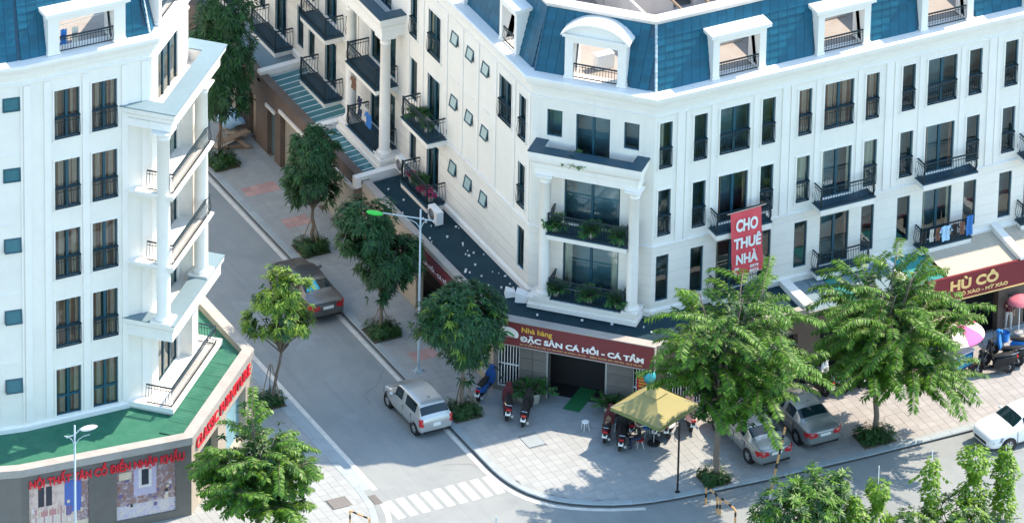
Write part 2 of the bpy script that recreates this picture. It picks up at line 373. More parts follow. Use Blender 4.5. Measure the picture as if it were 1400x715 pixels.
def resample(path, step):
    out = [Vector(path[0])]; acc = 0
    for a, b in zip(path, path[1:]):
        a, b = Vector(a), Vector(b); L = (b - a).length; n = max(1, round(L / step))
        for k in range(1, n + 1): out.append(a.lerp(b, k / n))
    return out
def offset_path(path, d):
    out = []
    for i, p in enumerate(path):
        a = Vector(path[max(i - 1, 0)]); b = Vector(path[min(i + 1, len(path) - 1)]); t = (b - a).normalized(); out.append(Vector(p) + Vector((-t.y, t.x)) * d)
    return out
def smooth_path(path, it=2):
    for _ in range(it):
        q = [path[0]]
        for a, b in zip(path, path[1:]): q += [tuple(Vector(a).lerp(Vector(b), 0.25)), tuple(Vector(a).lerp(Vector(b), 0.75))]
        path = q + [path[-1]]
    return path
PZ = 0.13
kerb_line = [(0.22, 48)] + [(0.22, y) for y in (30, 15, 3)] + smooth_path([(0.22, -2.6), (0.24, -3.9), (0.42, -5.0), (0.85, -6.1), (1.7, -7.1), (3.1, -8.02), (4.75, -8.62), (6.5, -8.86), (10, -9.1)], 1) + [(15, -9.27), (30, -9.33), (52, -9.4)]
main_poly = kerb_line + [(52, 3), (14, 6), (12, 48)]
lkerb = [(-52, -8.9), (-30, -8.85)] + smooth_path([(-13, -8.7), (-9.5, -8.3), (-7.6, -7.5), (-6.5, -6.4), (-5.8, -5.2), (-5.42, -3.9), (-5.3, -2.4)], 1) + [(-5.3, 8), (-5.3, 24), (-5.3, 48)]
left_poly = lkerb + [(-14, 48), (-14, 8), (-52, 8)]
def pavement(name, poly, kerb_path, tile, want, flip):
    base = MB(); n = len(poly)
    base.poly([(p[0], p[1], PZ - 0.03) for p in poly])
    pav = tag(base.build(name, 'joint'), kind='structure')
    kp = resample([tuple(p) for p in kerb_path], 1.0)
    inner = offset_path(kp, 0.30 if not flip else 0.30)
    for i in range(len(kp) - 1):
        a, b, c, d = kp[i], kp[i + 1], inner[i + 1], inner[i]
        cx, cy = to_px((a.x, a.y, 0.1))
        if not (-60 < cx < 1460 and -60 < cy < 800): continue
        t = (b - a) * 0.006
        a, b, c, d = a + t, b - t, c - t, d + t
        k = MB(); e = 0.03
        up_a, up_b = a.lerp(d, 0.1), b.lerp(c, 0.1)
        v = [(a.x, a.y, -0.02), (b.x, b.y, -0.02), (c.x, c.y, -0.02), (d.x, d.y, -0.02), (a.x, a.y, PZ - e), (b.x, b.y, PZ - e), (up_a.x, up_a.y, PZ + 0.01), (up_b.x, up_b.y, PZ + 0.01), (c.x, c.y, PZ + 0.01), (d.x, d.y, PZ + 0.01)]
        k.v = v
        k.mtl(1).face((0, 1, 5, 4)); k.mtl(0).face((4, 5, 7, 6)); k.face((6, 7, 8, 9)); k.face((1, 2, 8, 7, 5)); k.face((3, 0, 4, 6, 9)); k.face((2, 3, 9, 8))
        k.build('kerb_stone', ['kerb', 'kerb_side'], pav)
    ipoly = [tuple(p) for p in inner] + [tuple(p) for p in poly[len(kerb_path):]]
    cells = []; edge = []
    xs0, xs1 = min(p[0] for p in ipoly), max(p[0] for p in ipoly); ys0, ys1 = min(p[1] for p in ipoly), max(p[1] for p in ipoly)
    i0 = int(xs0 / tile) - 1
    for i in range(i0, int(xs1 / tile) + 2):
        for j in range(int(ys0 / tile) - 1, int(ys1 / tile) + 2):
            x, y = i * tile, j * tile
            cx, cy = to_px((x + tile / 2, y + tile / 2, PZ))
            if not (-40 < cx < 1440 and -30 < cy < 745): continue
            cs = [(x, y), (x + tile, y), (x + tile, y + tile), (x, y + tile)]; fl = [inside(q, ipoly) for q in cs]
            if all(fl): cells.append((x, y, cx, cy))
            elif sum(fl) >= 2:
                q2 = []
                for q, f_ in zip(cs, fl):
                    if not f_:
                        best = None
                        for a, b in zip(inner, inner[1:]):
                            ab = b - a; t = max(0, min(1, (Vector(q) - a).dot(ab) / ab.length_squared)); pp = a + ab * t; d_ = (pp - Vector(q)).length
                            if best is None or d_ < best[0]: best = (d_, pp)
                        if best[0] < tile: q = tuple(best[1])
                    q2.append(q)
                edge.append(q2)
    if edge:
        e_ = MB()
        for q2 in edge:
            c = Vector((sum(q[0] for q in q2) / 4, sum(q[1] for q in q2) / 4)); r = [c + (Vector(q) - c) * 0.985 for q in q2]; z = PZ + random.uniform(-0.002, 0.002)
            e_.poly([(p.x, p.y, z) for p in r])
        tag(e_.build('cut_pavers', 'paver', pav, fix=False), kind='stuff')
    return pav, cells
def fill_tiles(pav, cells, tile, want, skip, special, m='paver'):
    gap = 0.004; e = tile - gap
    def geo(mb, x, y, z):
        b = 0.006
        mb.v += [(x, y, z - 0.035), (x + e, y, z - 0.035), (x + e, y + e, z - 0.035), (x, y + e, z - 0.035), (x, y, z - 0.006), (x + e, y, z - 0.006), (x + e, y + e, z - 0.006), (x, y + e, z - 0.006), (x + b, y + b, z), (x + e - b, y + b, z), (x + e - b, y + e - b, z), (x + b, y + e - b, z)]
        k = len(mb.v) - 12
        for q in ((0, 1, 5, 4), (1, 2, 6, 5), (2, 3, 7, 6), (3, 0, 4, 7), (4, 5, 9, 8), (5, 6, 10, 9), (6, 7, 11, 10), (7, 4, 8, 11), (8, 9, 10, 11)): mb.face([k + t for t in q])
    one = MB(); geo(one, 0, 0, 0); me = one.mesh('paver', m); one2 = MB(); geo(one2, 0, 0, 0); me2 = one2.mesh('paver_red', 'paver_red')
    rest = MB(); rest_w = MB(); one3 = MB(); geo(one3, 0, 0, 0); me3 = one3.mesh('paver', 'paver_warm')
    cells = [c for c in cells if not skip(c[0] + tile / 2, c[1] + tile / 2)]
    vis = sorted([c for c in cells if -5 < c[2] < 1405 and -5 < c[3] < 720 and not hidden(c[0] + tile / 2, c[1] + tile / 2)], key=lambda c: (Vector((c[0], c[1], 0)) - CLOC).length)
    pick = set((c[0], c[1]) for c in vis[:want])
    for x, y, cx, cy in cells:
        z = PZ + random.uniform(-0.002, 0.003)
        if special(x + tile / 2, y + tile / 2):
            o = link('red_paver', me2, pav, (x, y, z)); continue
        warm = m == 'paver' and x > 9.3
        if (x, y) in pick: link('paver', me3 if warm else me, pav, (x, y, z))
        else: geo(rest_w if warm else rest, x, y, z)
    if rest.v: tag(rest.build('paver_field', m, pav, fix=False), kind='stuff')
    if rest_w.v: tag(rest_w.build('warm_paver_field', 'paver_warm', pav, fix=False), kind='stuff')
def hidden(x, y): return (x > 3.3 and y > 2.0) or (x + y > 5.5 and y > -2.8 and x > 3.3)
REDS = [(1.6, 21.7), (1.75, 18.4), (1.85, 6.15)]
def special(x, y): return any(abs(x - a) < 0.62 and abs(y - b) < 0.42 for a, b in REDS)
def skip_main(x, y): return (2.35 < x < 3.25 and -2.75 < y < -1.75) or (x > 4.2 and y > 3) or (x > 5 and x + y > 8.5 and y > -1.5)
pav, cells = pavement('pavement', main_poly, kerb_line, 0.4, 300, False)
fill_tiles(pav, cells, 0.4, 290, skip_main, special)
sl_ = MB(); sl_.box(2.42, -2.68, PZ - 0.03, 3.18, -1.82, PZ + 0.012); sl_.build('cover_slab', 'kerb', pav)
pavl, cellsl = pavement('pavement_left', left_poly, lkerb, 0.4, 150, True)
fill_tiles(pavl, cellsl, 0.4, 150, lambda x, y: (-7.1 < x < -6.2 and -3.6 < y < -2.8) or (x < -7.4 and y > -1), lambda x, y: False)
sl_ = MB(); sl_.box(-7.08, -3.58, PZ - 0.03, -6.22, -2.82, PZ + 0.008)
for k in range(5): sl_.box(-7.04, -3.52 + k * 0.15, PZ + 0.008, -6.26, -3.42 + k * 0.15, PZ + 0.013)
sl_.build('manhole_cover', 'iron_cover', pavl)
gr = MB()
for k in range(7): gr.box(-5.28 + 0.0, -3.75 + k * 0.1, 0.0, -4.98, -3.69 + k * 0.1, 0.02)
gr.box(-5.3, -3.8, -0.01, -4.95, -3.05, 0.008); gr.build('drain_grate', 'iron_cover', road)
def stripe(pts, name, m='paint', z=0.006):
    s = MB(); n = len(pts); s.poly([(p[0], p[1], z) for p in pts]); s.build(name, m, road)
for i in range(9):
    x = -4.93 + 0.575 * i
    stripe([(x, -5.22), (x + 0.36, -5.2), (x + 0.36, -3.76), (x, -3.78)], 'zebra_stripe')
def line_strip(path, wd, name, m):
    a = offset_path([Vector(p) for p in path], wd / 2); b = offset_path([Vector(p) for p in path], -wd / 2)
    s = MB()
    for i in range(len(path) - 1): s.poly([(b[i].x, b[i].y, 0.005), (b[i + 1].x, b[i + 1].y, 0.005), (a[i + 1].x, a[i + 1].y, 0.005), (a[i].x, a[i].y, 0.005)])
    s.build(name, m, road)
line_strip([(0.02, 48), (0.02, 10), (0.02, -3.2)] + smooth_path([(0.03, -3.4), (0.08, -4.2), (0.25, -5.2), (0.7, -6.3), (1.55, -7.28), (3.0, -8.2), (4.7, -8.85)], 1), 0.21, 'edge_line', 'line_paint')
line_strip([(-4.74, 48), (-4.74, 10), (-4.78, -2.75)], 0.22, 'edge_line', 'line_paint')
line_strip([(-4.98, -3.85), (-5.15, -4.7), (-5.5, -5.6), (-6.1, -6.6)], 0.22, 'edge_line', 'line_paint')
mat('crack', (0.14, 0.155, 0.16), 0.9)
rk = random.Random(12)
for (x, y, an, L) in ((-2.0, 3.5, 1.2, 3.2), (-3.6, 8.0, 1.7, 4.0), (-1.4, -2.2, 0.2, 2.6), (3.0, -12.0, 0.1, 5.0), (10.5, -12.5, -0.2, 4.0), (17.5, -13.0, 0.4, 4.5), (-2.6, -6.8, 2.8, 3.0)):
    p = Vector((x, y)); pts = [p.copy()]
    for i in range(int(L / 0.22)): an += rk.uniform(-.5, .5); p = p + Vector((math.cos(an), math.sin(an))) * 0.22; pts.append(p.copy())
    line_strip(pts, 0.02, 'road_crack', 'crack')
# gutter strip along the left pavement and asphalt patches
for (x0, x1, y0, y1) in ((-5.29, -4.88, -2.6, 45),):
    s = MB(); s.poly([(x0, y0, 0.003), (x1, y0, 0.003), (x1, y1, 0.003), (x0, y1, 0.003)]); s.build('gutter_strip', 'kerb', road)
mat('patch', (0.25, 0.285, 0.29), 0.85, var=0.15, scale=3, stain=(0.2, 0.2, 0.2), stain_scale=0.9, stain_amt=0.8)
for (x, y, a, b, rz) in ((-3.2, 12.5, 0.5, 1.1, 0.2), (-2.6, 6.2, 0.35, 0.5, 0.1), (-3.6, 15.8, 0.45, 0.9, -0.1), (-3.1, 2.9, 0.3, 0.3, 0), (-2.2, 9.0, 0.8, 0.35, 0.4)):
    pts = []
    for k in range(10):
        an = k / 10 * 6.283; rr = 0.8 + 0.35 * random.random(); px, py = a * math.cos(an) * rr, b * math.sin(an) * rr
        pts.append((x + px * math.cos(rz) - py * math.sin(rz), y + px * math.sin(rz) + py * math.cos(rz)))
    stripe(pts, 'asphalt_patch', 'patch', 0.004)
# ================================================================== shared facade parts
WC = {}
def rail_geo(mb, x0, x1, y, h, z0=0.0, sp=0.115, belly=0.07, ax='x', r=0.012):
    # bellied balusters between two rails; ax x: runs along x at y; ax y: runs along y at x0 (=y arg), from x0 to x1
    L = x1 - x0; n = max(2, int(abs(L) / sp)); s = -1
    for i in range(n + 1):
        t = x0 + L * i / n
        pr_ = [(0, z0), (belly * 0.75, z0 + h * 0.18), (belly, z0 + h * 0.36), (belly * 0.35, z0 + h * 0.66), (0, z0 + h)]
        if ax == 'x': pts = [(t, y - o, z) for o, z in pr_]
        elif ax == 'y-': pts = [(y - o, t, z) for o, z in pr_]
        else: pts = [(y + o, t, z) for o, z in pr_]
        mb.tube(pts, r, 4, cap=False)
    if ax == 'x':
        mb.box(x0 - 0.02, y - 0.03, z0 + h - 0.02, x1 + 0.02, y + 0.03, z0 + h + 0.03); mb.box(x0, y - 0.02, z0 - 0.01, x1, y + 0.02, z0 + 0.025)
        for k in (0.82,): mb.box(x0, y - 0.012, z0 + h * k - 0.01, x1, y + 0.012, z0 + h * k + 0.012)
    else:
        a, b = min(x0, x1), max(x0, x1)
        mb.box(y - 0.03, a, z0 + h - 0.02, y + 0.03, b, z0 + h + 0.03); mb.box(y - 0.02, a, z0 - 0.01, y + 0.02, b, z0 + 0.025); mb.box(y - 0.012, a, z0 + h * 0.82 - 0.01, y + 0.012, b, z0 + h * 0.82 + 0.012)
def win_meshes(w, h, style):
    key = (round(w, 2), round(h, 2), style)
    if key in WC: return WC[key]
    fr = MB(); fy0, fy1 = 0.06, 0.14; t = 0.055
    s = 0.07
    fr.mtl(1)
    if 'bare' not in style:   # white surround, proud of the wall
        fr.box(-s, -0.03, -0.02, 0, 0.03, h + s); fr.box(w, -0.03, -0.02, w + s, 0.03, h + s); fr.box(0, -0.03, h, w, 0.03, h + s); fr.box(-s - 0.03, -0.06, -0.09, w + s + 0.03, 0.03, -0.02)
    fr.mtl(0)
    fr.box(0, fy0, 0, t, fy1, h); fr.box(w - t, fy0, 0, w, fy1, h); fr.box(t, fy0, 0, w - t, fy1, t); fr.box(t, fy0, h - t, w - t, fy1, h)
    nm = 1 if w > 0.95 else 0
    if 'three' in style: nm = 2
    for k in range(nm):
        x = w * (k + 1) / (nm + 1); fr.box(x - 0.055, fy0 - 0.01, t, x + 0.055, fy1, h - t)
    if 'transom' in style:
        fr.box(t, fy0 - 0.005, h * 0.40 - 0.05, w - t, fy1, h * 0.40 + 0.05)
    pn = MB(); pn.poly([(t * .5, 0.10, t * .5), (w - t * .5, 0.10, t * .5), (w - t * .5, 0.10, h - t * .5), (t * .5, 0.10, h - t * .5)])
    rl = None
    if 'rail' in style:
        rl = MB(); hh = min(0.92, h * 0.42); rail_geo(rl, 0.02, w - 0.02, -0.07, hh, 0.03, 0.10, 0.06)
        for x in (0.0, w - 0.04): rl.box(x, -0.09, 0.03, x + 0.04, 0.06, 0.07); rl.box(x, -0.09, hh + 0.02, x + 0.04, 0.06, hh + 0.06)
        rl = rl.mesh('railing', 'iron')
    WC[key] = (fr.mesh('window', ['frame', 'trim']), pn.mesh('pane', 'glass'), rl); return WC[key]
def curtain_mesh(w, h, m, seed, cover=1.0, swag=False):
    key = ('c', round(w, 2), round(h, 2), m, seed % 4, cover)
    if key in WC: return WC[key]
    mb = MB(); rnd = random.Random(seed % 4); mb.smooth = True; m2 = {'curtain_tan': 'curtain_brown', 'curtain_brown': 'curtain_tan'}.get(m)
    def panel(a, b):
        n = max(6, int((b - a) / 0.035)); ph = rnd.random() * 6; prev = None
        for i in range(n + 1):
            x = a + (b - a) * i / n; y = 0.175 + 0.05 * math.sin(i * 0.95 + ph) + 0.012 * math.sin(i * 0.5 + ph)
            c = (mb.pt((x, y, 0.03)), mb.pt((x + 0.01 * math.sin(i), y, h - 0.03)))
            mb.mtl(1 if (m2 and (i // 3) % 3 == 1) else 0)
            if prev: mb.face((prev[0], c[0], c[1], prev[1]))
            prev = c
    if w > 0.95: panel(0.03, w / 2 * cover - 0.02); panel(w - w / 2 * cover + 0.02, w - 0.03)
    else: panel(0.03, w * cover)
    WC[key] = mb.mesh('curtain', [m, m2] if m2 else m); return WC[key]
def window(b, F, u, z, w, h, style='transom', curtain=None, cover=1.0, rnd=0, glass=True):
    fr, pn, rl = win_meshes(w, h, style)
    loc = Vector(F.p(u, 0, z)) - wloc(b)
    o = link('window', fr, b, loc, F.rz)
    if glass: link('pane', pn, o)
    if rl: link('railing', rl, o)
    if curtain: link('curtain', curtain_mesh(w, h, curtain, rnd, cover), o)
    return o
def awning_window(b, F, u, z, w, h, mat_g='sash_glass', ang=13):
    fr, pn, _ = win_meshes(w, h, 'bare'); loc = Vector(F.p(u, 0, z)) - wloc(b)
    o = link('window', fr, b, loc, F.rz); link('pane', pn, o)
    key = ('aw', round(w, 2), round(h, 2), mat_g)
    if key not in WC:
        s = MB(); t = 0.06
        s.box(0, -0.02, -h, t, 0.02, 0); s.box(w - t, -0.02, -h, w, 0.02, 0); s.box(t, -0.02, -h, w - t, 0.02, -h + t); s.box(t, -0.02, -t, w - t, 0.02, 0)
        s.mtl(1).poly([(t, 0, -h + t), (w - t, 0, -h + t), (w - t, 0, -t), (t, 0, -t)])
        me = s.mesh('sash', ['frame', mat_g]); WC[key] = me
    link('sash', WC[key], o, (0, -0.0, h), rot=(R(-ang), 0, 0))
def balcony(b, F, u0, u1, z, depth, h=0.9, label=None, ends=True, thick=0.32, taper=0.03):
    # slab with a dark top and a bellied iron railing round three sides
    loc = Vector(F.p(u0, 0, z)) - wloc(b); w = u1 - u0
    key = ('bal', round(w, 2), round(depth, 2), h, thick)
    if key not in WC:
        s = MB()
        s.hexa([(taper, -depth + taper, -thick), (w - taper, -depth + taper, -thick), (w - taper, 0, -thick), (taper, 0, -thick), (0.02, -depth + .02, -0.07), (w - .02, -depth + .02, -0.07), (w - .02, 0, -0.07), (0.02, 0, -0.07)])
        s.mtl(1).box(-0.015, -depth - 0.015, -0.068, w + 0.015, -0.002, 0.0)
        rl = MB(); e = 0.07
        rail_geo(rl, e, w - e, -depth + e, h, 0.05, 0.12, 0.08)
        rail_geo(rl, -depth + e, -0.02, e, h, 0.05, 0.12, 0.08, 'y-'); rail_geo(rl, -depth + e, -0.02, w - e, h, 0.05, 0.12, 0.08, 'y+')
        for x in (e, w - e): rl.box(x - 0.03, -depth + e - 0.03, 0.0, x + 0.03, -depth + e + 0.03, h + 0.12)
        WC[key] = (s.mesh('balcony', ['trim', 'slab_top']), rl.mesh('railing', 'iron'))
    o = link('balcony', WC[key][0], b, loc, F.rz); link('railing', WC[key][1], o)
    return o
COLM = None
def column(b, F, u, n, z0, z1, r=0.24):
    key = ('col', round(z1 - z0, 2), r)
    if key not in WC:
        H = z1 - z0; m = MB(); m.smooth = True
        m.lathe([(r * 1.3, 0.12), (r * 1.38, 0.17), (r * 1.3, 0.24), (r * 1.05, 0.28), (r, 0.34), (r, H * 0.4), (r * 0.9, H - 0.42), (r * 1.0, H - 0.40), (r * 1.0, H - 0.35), (r * 0.92, H - 0.33), (r * 0.95, H - 0.2), (r * 1.25, H - 0.12), (r * 1.3, H - 0.09)], 20)
        m.smooth = False; m.box(-r * 1.5, -r * 1.5, 0, r * 1.5, r * 1.5, 0.12); m.box(-r * 1.45, -r * 1.45, H - 0.09, r * 1.45, r * 1.45, H)
        WC[key] = m.mesh('column', 'trim')
    link('column', WC[key], b, Vector(F.p(u, n, z0)) - wloc(b), F.rz)
def portico(b, F, u0, u1, depth, zb, zm, zr, zt, cu0, cu1, cn, r=0.24, top='slab_top', cornflare=0.12):
    s = MB()   # plinth on the canopy roof
    s.fbox(F, u0 - 0.02, u1 + 0.02, 0.0, depth + 0.05, zb - 0.5, zb - 0.32); s.fbox(F, u0 + 0.06, u1 - 0.06, 0.0, depth - 0.03, zb - 0.32, zb - 0.12); s.fbox(F, u0, u1, 0.0, depth + 0.02, zb - 0.12, zb)
    s.build('portico_base', 'trim', b)
    # entablature with a hollow parapet
    s = MB(); path = [F.p(u0 + 0.12, 0.0, 0)[:2], F.p(u0 + 0.12, depth - 0.1, 0)[:2], F.p(u1 - 0.12, depth - 0.1, 0)[:2], F.p(u1 - 0.12, 0.0, 0)[:2]]
    s.sweep(path[::1], [(-0.34, zr), (0.0, zr), (0.0, zr + 0.32), (0.05, zr + 0.36), (0.06, zr + 0.55), (0.16, zr + 0.7), (0.2, zr + 0.9), (0.2, zt), (-0.3, zt), (-0.34, zt - 0.02)], ring=True)
    s.fbox(F, u0 + 0.3, u1 - 0.3, 0.0, depth - 0.3, zr + 0.02, zr + 0.35)
    s.build('entablature', 'trim', b)
    s = MB(); s.sweep(path, [(0.23, zt + 0.003), (0.23, zt + 0.05), (-0.33, zt + 0.05), (-0.33, zt + 0.003)], ring=True); s.build('parapet_cap', top, b)
    for cu in (cu0, cu1): column(b, F, cu, cn, zb, zr, r)
# ================================================================== corner building
B = empty('corner_building', (9.0, 3.0, 0), label='long white corner building with blue tiled mansard roof and restaurant on the ground floor', cat='building')
FL = Facade((5.4, 46), (5.4, 3.42)); FC = Facade((5.4, 3.42), (9.2, -0.43)); FR = Facade((9.2, -0.43), (46, -0.43))
UP = [(5.4, 46), (5.4, 3.42), (9.2, -0.43), (46, -0.43)]
yu = lambda y: 46 - y
ZB, ZT = 3.4, 13.6
# windows: (facade, u, z, w, h, style, curtain, cover)
opsR, opsL, opsC = [], [], []
def W(F, ops, u, z, w, h, style='transom', curtain=None, cover=1.0, rnd=0):
    ops.append((u, u + w, z, z + h)); window(B, F, u, z, w, h, style, curtain, cover, rnd)
Z4, Z3, Z2 = 10.68, 7.44, 4.22; H4, H3, H2 = 2.17, 2.18, 2.22
for (z, h, st) in ((Z4, H4, 'transom rail'), (Z3, H3, 'transom rail'), (Z2, H2, 'bare')): W(FR, opsR, 0.21, z, 0.60, h, st, 'curtain_cream' if z == Z4 else None, 0.5, 1)
bays = [10.61 + 4.96 * k - 9.2 for k in range(7)]
for k, u in enumerate(bays):
    if u + 4.4 > FR.len: break
    cur = {1: 'curtain_tan'}.get(k); c3 = {1: 'curtain_cream', 4: 'curtain_cream'}.get(k); rr = random.Random(k + 50)
    for (du, w) in ((0.43, 0.62), (1.66, 1.40), (3.65, 0.62)):
        if k == 3 and du > 0.5 and False: continue
        W(FR, opsR, u + du, Z4, w, H4, 'transom rail', cur or ('curtain_cream' if rr.random() < .35 else None), (.97 if cur else rr.choice((.25, .4, .55))), k)
    for (du, w) in ((0.43, 0.62), (3.65, 0.62)): W(FR, opsR, u + du, Z3, w, H3, 'transom rail', c3, 0.9, k + 1)
    W(FR, opsR, u + 1.66, 7.31, 1.40, 2.31, 'door', 'curtain_cream' if k % 2 else 'curtain_tan', .3, k)
    for (du, w) in ((0.43, 0.62), (3.65, 0.62)): W(FR, opsR, u + du, Z2, w, H2, 'bare', None, 1.0, k + 1)
    W(FR, opsR, u + 1.66, 4.02, 1.40, 2.42, 'bare', 'curtain_brown' if k % 2 else 'curtain_cream', .28, k)
    balcony(B, FR, u + 1.25, u + 3.9, 7.28, 0.72, 0.85); balcony(B, FR, u + 1.3, u + 3.85, 4.0, 0.55, 0.85)
# chamfer
W(FC, opsC, 0.67, 11.42, 0.67, 1.27, 'bare'); W(FC, opsC, 4.05, 11.45, 0.67, 1.27, 'bare'); W(FC, opsC, 1.95, 10.5, 1.5, 2.22, 'door')
W(FC, opsC, 1.5, 7.38, 2.45, 2.4, 'bare'); W(FC, opsC, 1.5, 4.15, 2.45, 2.4, 'bare', 'curtain_cream', 0.3, 2)
# street side
for (z, h, st) in ((10.68, 2.07, 'transom rail'), (7.44, 2.06, 'transom rail'), (4.42, 2.0, 'bare')): W(FL, opsL, yu(4.55), z, 0.64, h, st)
W(FL, opsL, yu(6.4), 10.68, 1.15, 2.07, 'transom rail')
for yc in (7.68, 9.13, 10.58):
    for (z, h) in ((12.0, 0.56), (8.92, 0.56), (5.68, 0.6)):
        opsL.append((yu(yc + 0.31), yu(yc - 0.31), z, z + h)); awning_window(B, FL, yu(yc + 0.31), z, 0.62, h, 'sash_sky_reflection', 11)
for k, yd in enumerate((12.5, 22.5, 27.5, 32.5, 37.5)):
    W(FL, opsL, yu(yd + 0.58), 10.43, 1.16, 2.1, 'transom rail', 'curtain_cream' if k == 0 else None, 0.4, k)
    for z in (7.15, 3.95): W(FL, opsL, yu(yd + 0.58), z, 1.16, 2.25, 'door')
    for dy in ((1.62,) if k == 0 else (1.62, -2.25)):
        for z, st in ((10.43, 'transom rail'), (7.3, 'transom rail' if k else 'bare'), (4.3, 'bare')): W(FL, opsL, yu(yd + dy + 0.66), z, 0.64, 2.0, st)
    for z in (3.92, 7.08): balcony(B, FL, yu(yd + 1.3), yu(yd - 1.25), z, 0.92, 0.9)
for z in (7.38, 4.15): W(FL, opsL, yu(18.6), z, 2.4, 2.4, 'bare')
W(FL, opsL, yu(18.2), 10.5, 1.6, 2.2, 'door')
portico(B, FC, 0.32, 5.12, 1.05, 4.12, 7.3, 10.05, 11.18, 0.92, 4.80, 0.72)
portico(B, FL, yu(19.5), yu(15.3), 1.15, 4.12, 7.3, 10.05, 11.1, yu(19.05), yu(15.75), 0.72)
balcony(B, FC, 1.05, 4.62, 7.3, 1.0, 0.85, thick=0.3); balcony(B, FC, 1.15, 4.55, 4.16, 0.98, 0.85, thick=0.08, taper=0)
balcony(B, FL, yu(18.85), yu(15.95), 7.3, 1.1, 0.85, thick=0.3); balcony(B, FL, yu(18.8), yu(16.0), 4.16, 1.08, 0.85, thick=0.08, taper=0)
wl = MB()
gr_ = [z for z in (4.05, 4.55, 5.05, 5.55, 6.05, 6.6)]
wall_openings(wl, FR, 0, FR.len, ZB, ZT, opsR, 0.3, gr_); wl.build('wall', 'stucco', B, fix=False, weld=True)
wl = MB(); wall_openings(wl, FC, 0, FC.len, ZB, ZT, opsC, 0.3, gr_); wl.build('wall', 'stucco', B, fix=False, weld=True)
wl = MB(); wall_openings(wl, FL, 0, FL.len, ZB, ZT, opsL, 0.3, gr_); wl.build('wall', 'stucco', B, fix=False, weld=True)
# rooms behind the glass, coloured teal for pane reflections
it = MB(); inn = [(6.4, 46), (6.4, 3.83), (9.63, 0.57), (46, 0.57)]
it.sweep(inn, [(0, 3.4), (0, 13.9)])
for z in (3.95, 7.15, 10.35, 13.5):
    it.sweep(UP, [(-0.32, z), (-1.1, z)])
it.build('interior', 'interior', B, fix=False)
# pilasters, string course, base course
class Each:
    def __init__(s, nm, m, b): s.a = (nm, m, b)
    def fbox(s, *a): q = MB(); q.fbox(*a); q.build(*s.a)
    def box(s, *a): q = MB(); q.box(*a); q.build(*s.a)
    def hexa(s, *a): q = MB(); q.hexa(*a); q.build(*s.a)
    def build(s, *a): pass
tr = Each('pilaster', 'trim', B)
for u in bays:
    if u + 0.2 > FR.len: break
    tr.fbox(FR, u - 0.36, u - 0.02, 0.002, 0.05, 7.02, 13.2); tr.fbox(FR, u + 1.25, u + 1.45, 0.002, 0.03, 7.02, 13.2); tr.fbox(FR, u + 3.25, u + 3.45, 0.002, 0.03, 7.02, 13.2)
    tr.fbox(FR, u + 0.05, u + 0.20, 0.002, 0.03, 7.02, 13.2)
for y in (3.62, 5.0, 6.75, 8.4, 9.86, 11.35, 13.6, 14.95): tr.fbox(FL, yu(y + 0.1), yu(y - 0.1), 0.002, 0.04, 7.02, 13.2)
for y in (20.0, 25.0, 30.0, 35.0): tr.fbox(FL, yu(y + 0.2), yu(y - 0.2), 0.002, 0.05, 7.02, 13.2)
for y in (7.68, 9.13, 10.58):
    for z in (10.3, 7.1): Each('panel_band', 'trim', B).fbox(FL, yu(y + 0.4), yu(y - 0.4), 0.002, 0.03, z - 0.06, z)
tr = MB(); tr.sweep(UP, [(0.002, 6.86), (0.055, 6.88), (0.07, 6.98), (0.002, 7.01)]); tr.sweep(UP, [(0.002, 3.6), (0.10, 3.6), (0.10, 3.85), (0.06, 3.9), (0.002, 3.92)]); tr.build('string_course', 'trim', B, fix=False)
cn = MB(); cn.sweep(UP, [(0.002, 13.15), (0.04, 13.17), (0.05, 13.24), (0.002, 13.27)])
cn.sweep(UP, [(-0.6, 13.55), (0.0, 13.55), (0.10, 13.58), (0.13, 13.78), (0.30, 13.9), (0.34, 14.05), (0.42, 14.1), (0.45, 14.28), (0.40, 14.32), (-0.3, 14.32), (-0.6, 14.30)], ring=True)
cn.build('cornice', 'trim', B, fix=False)
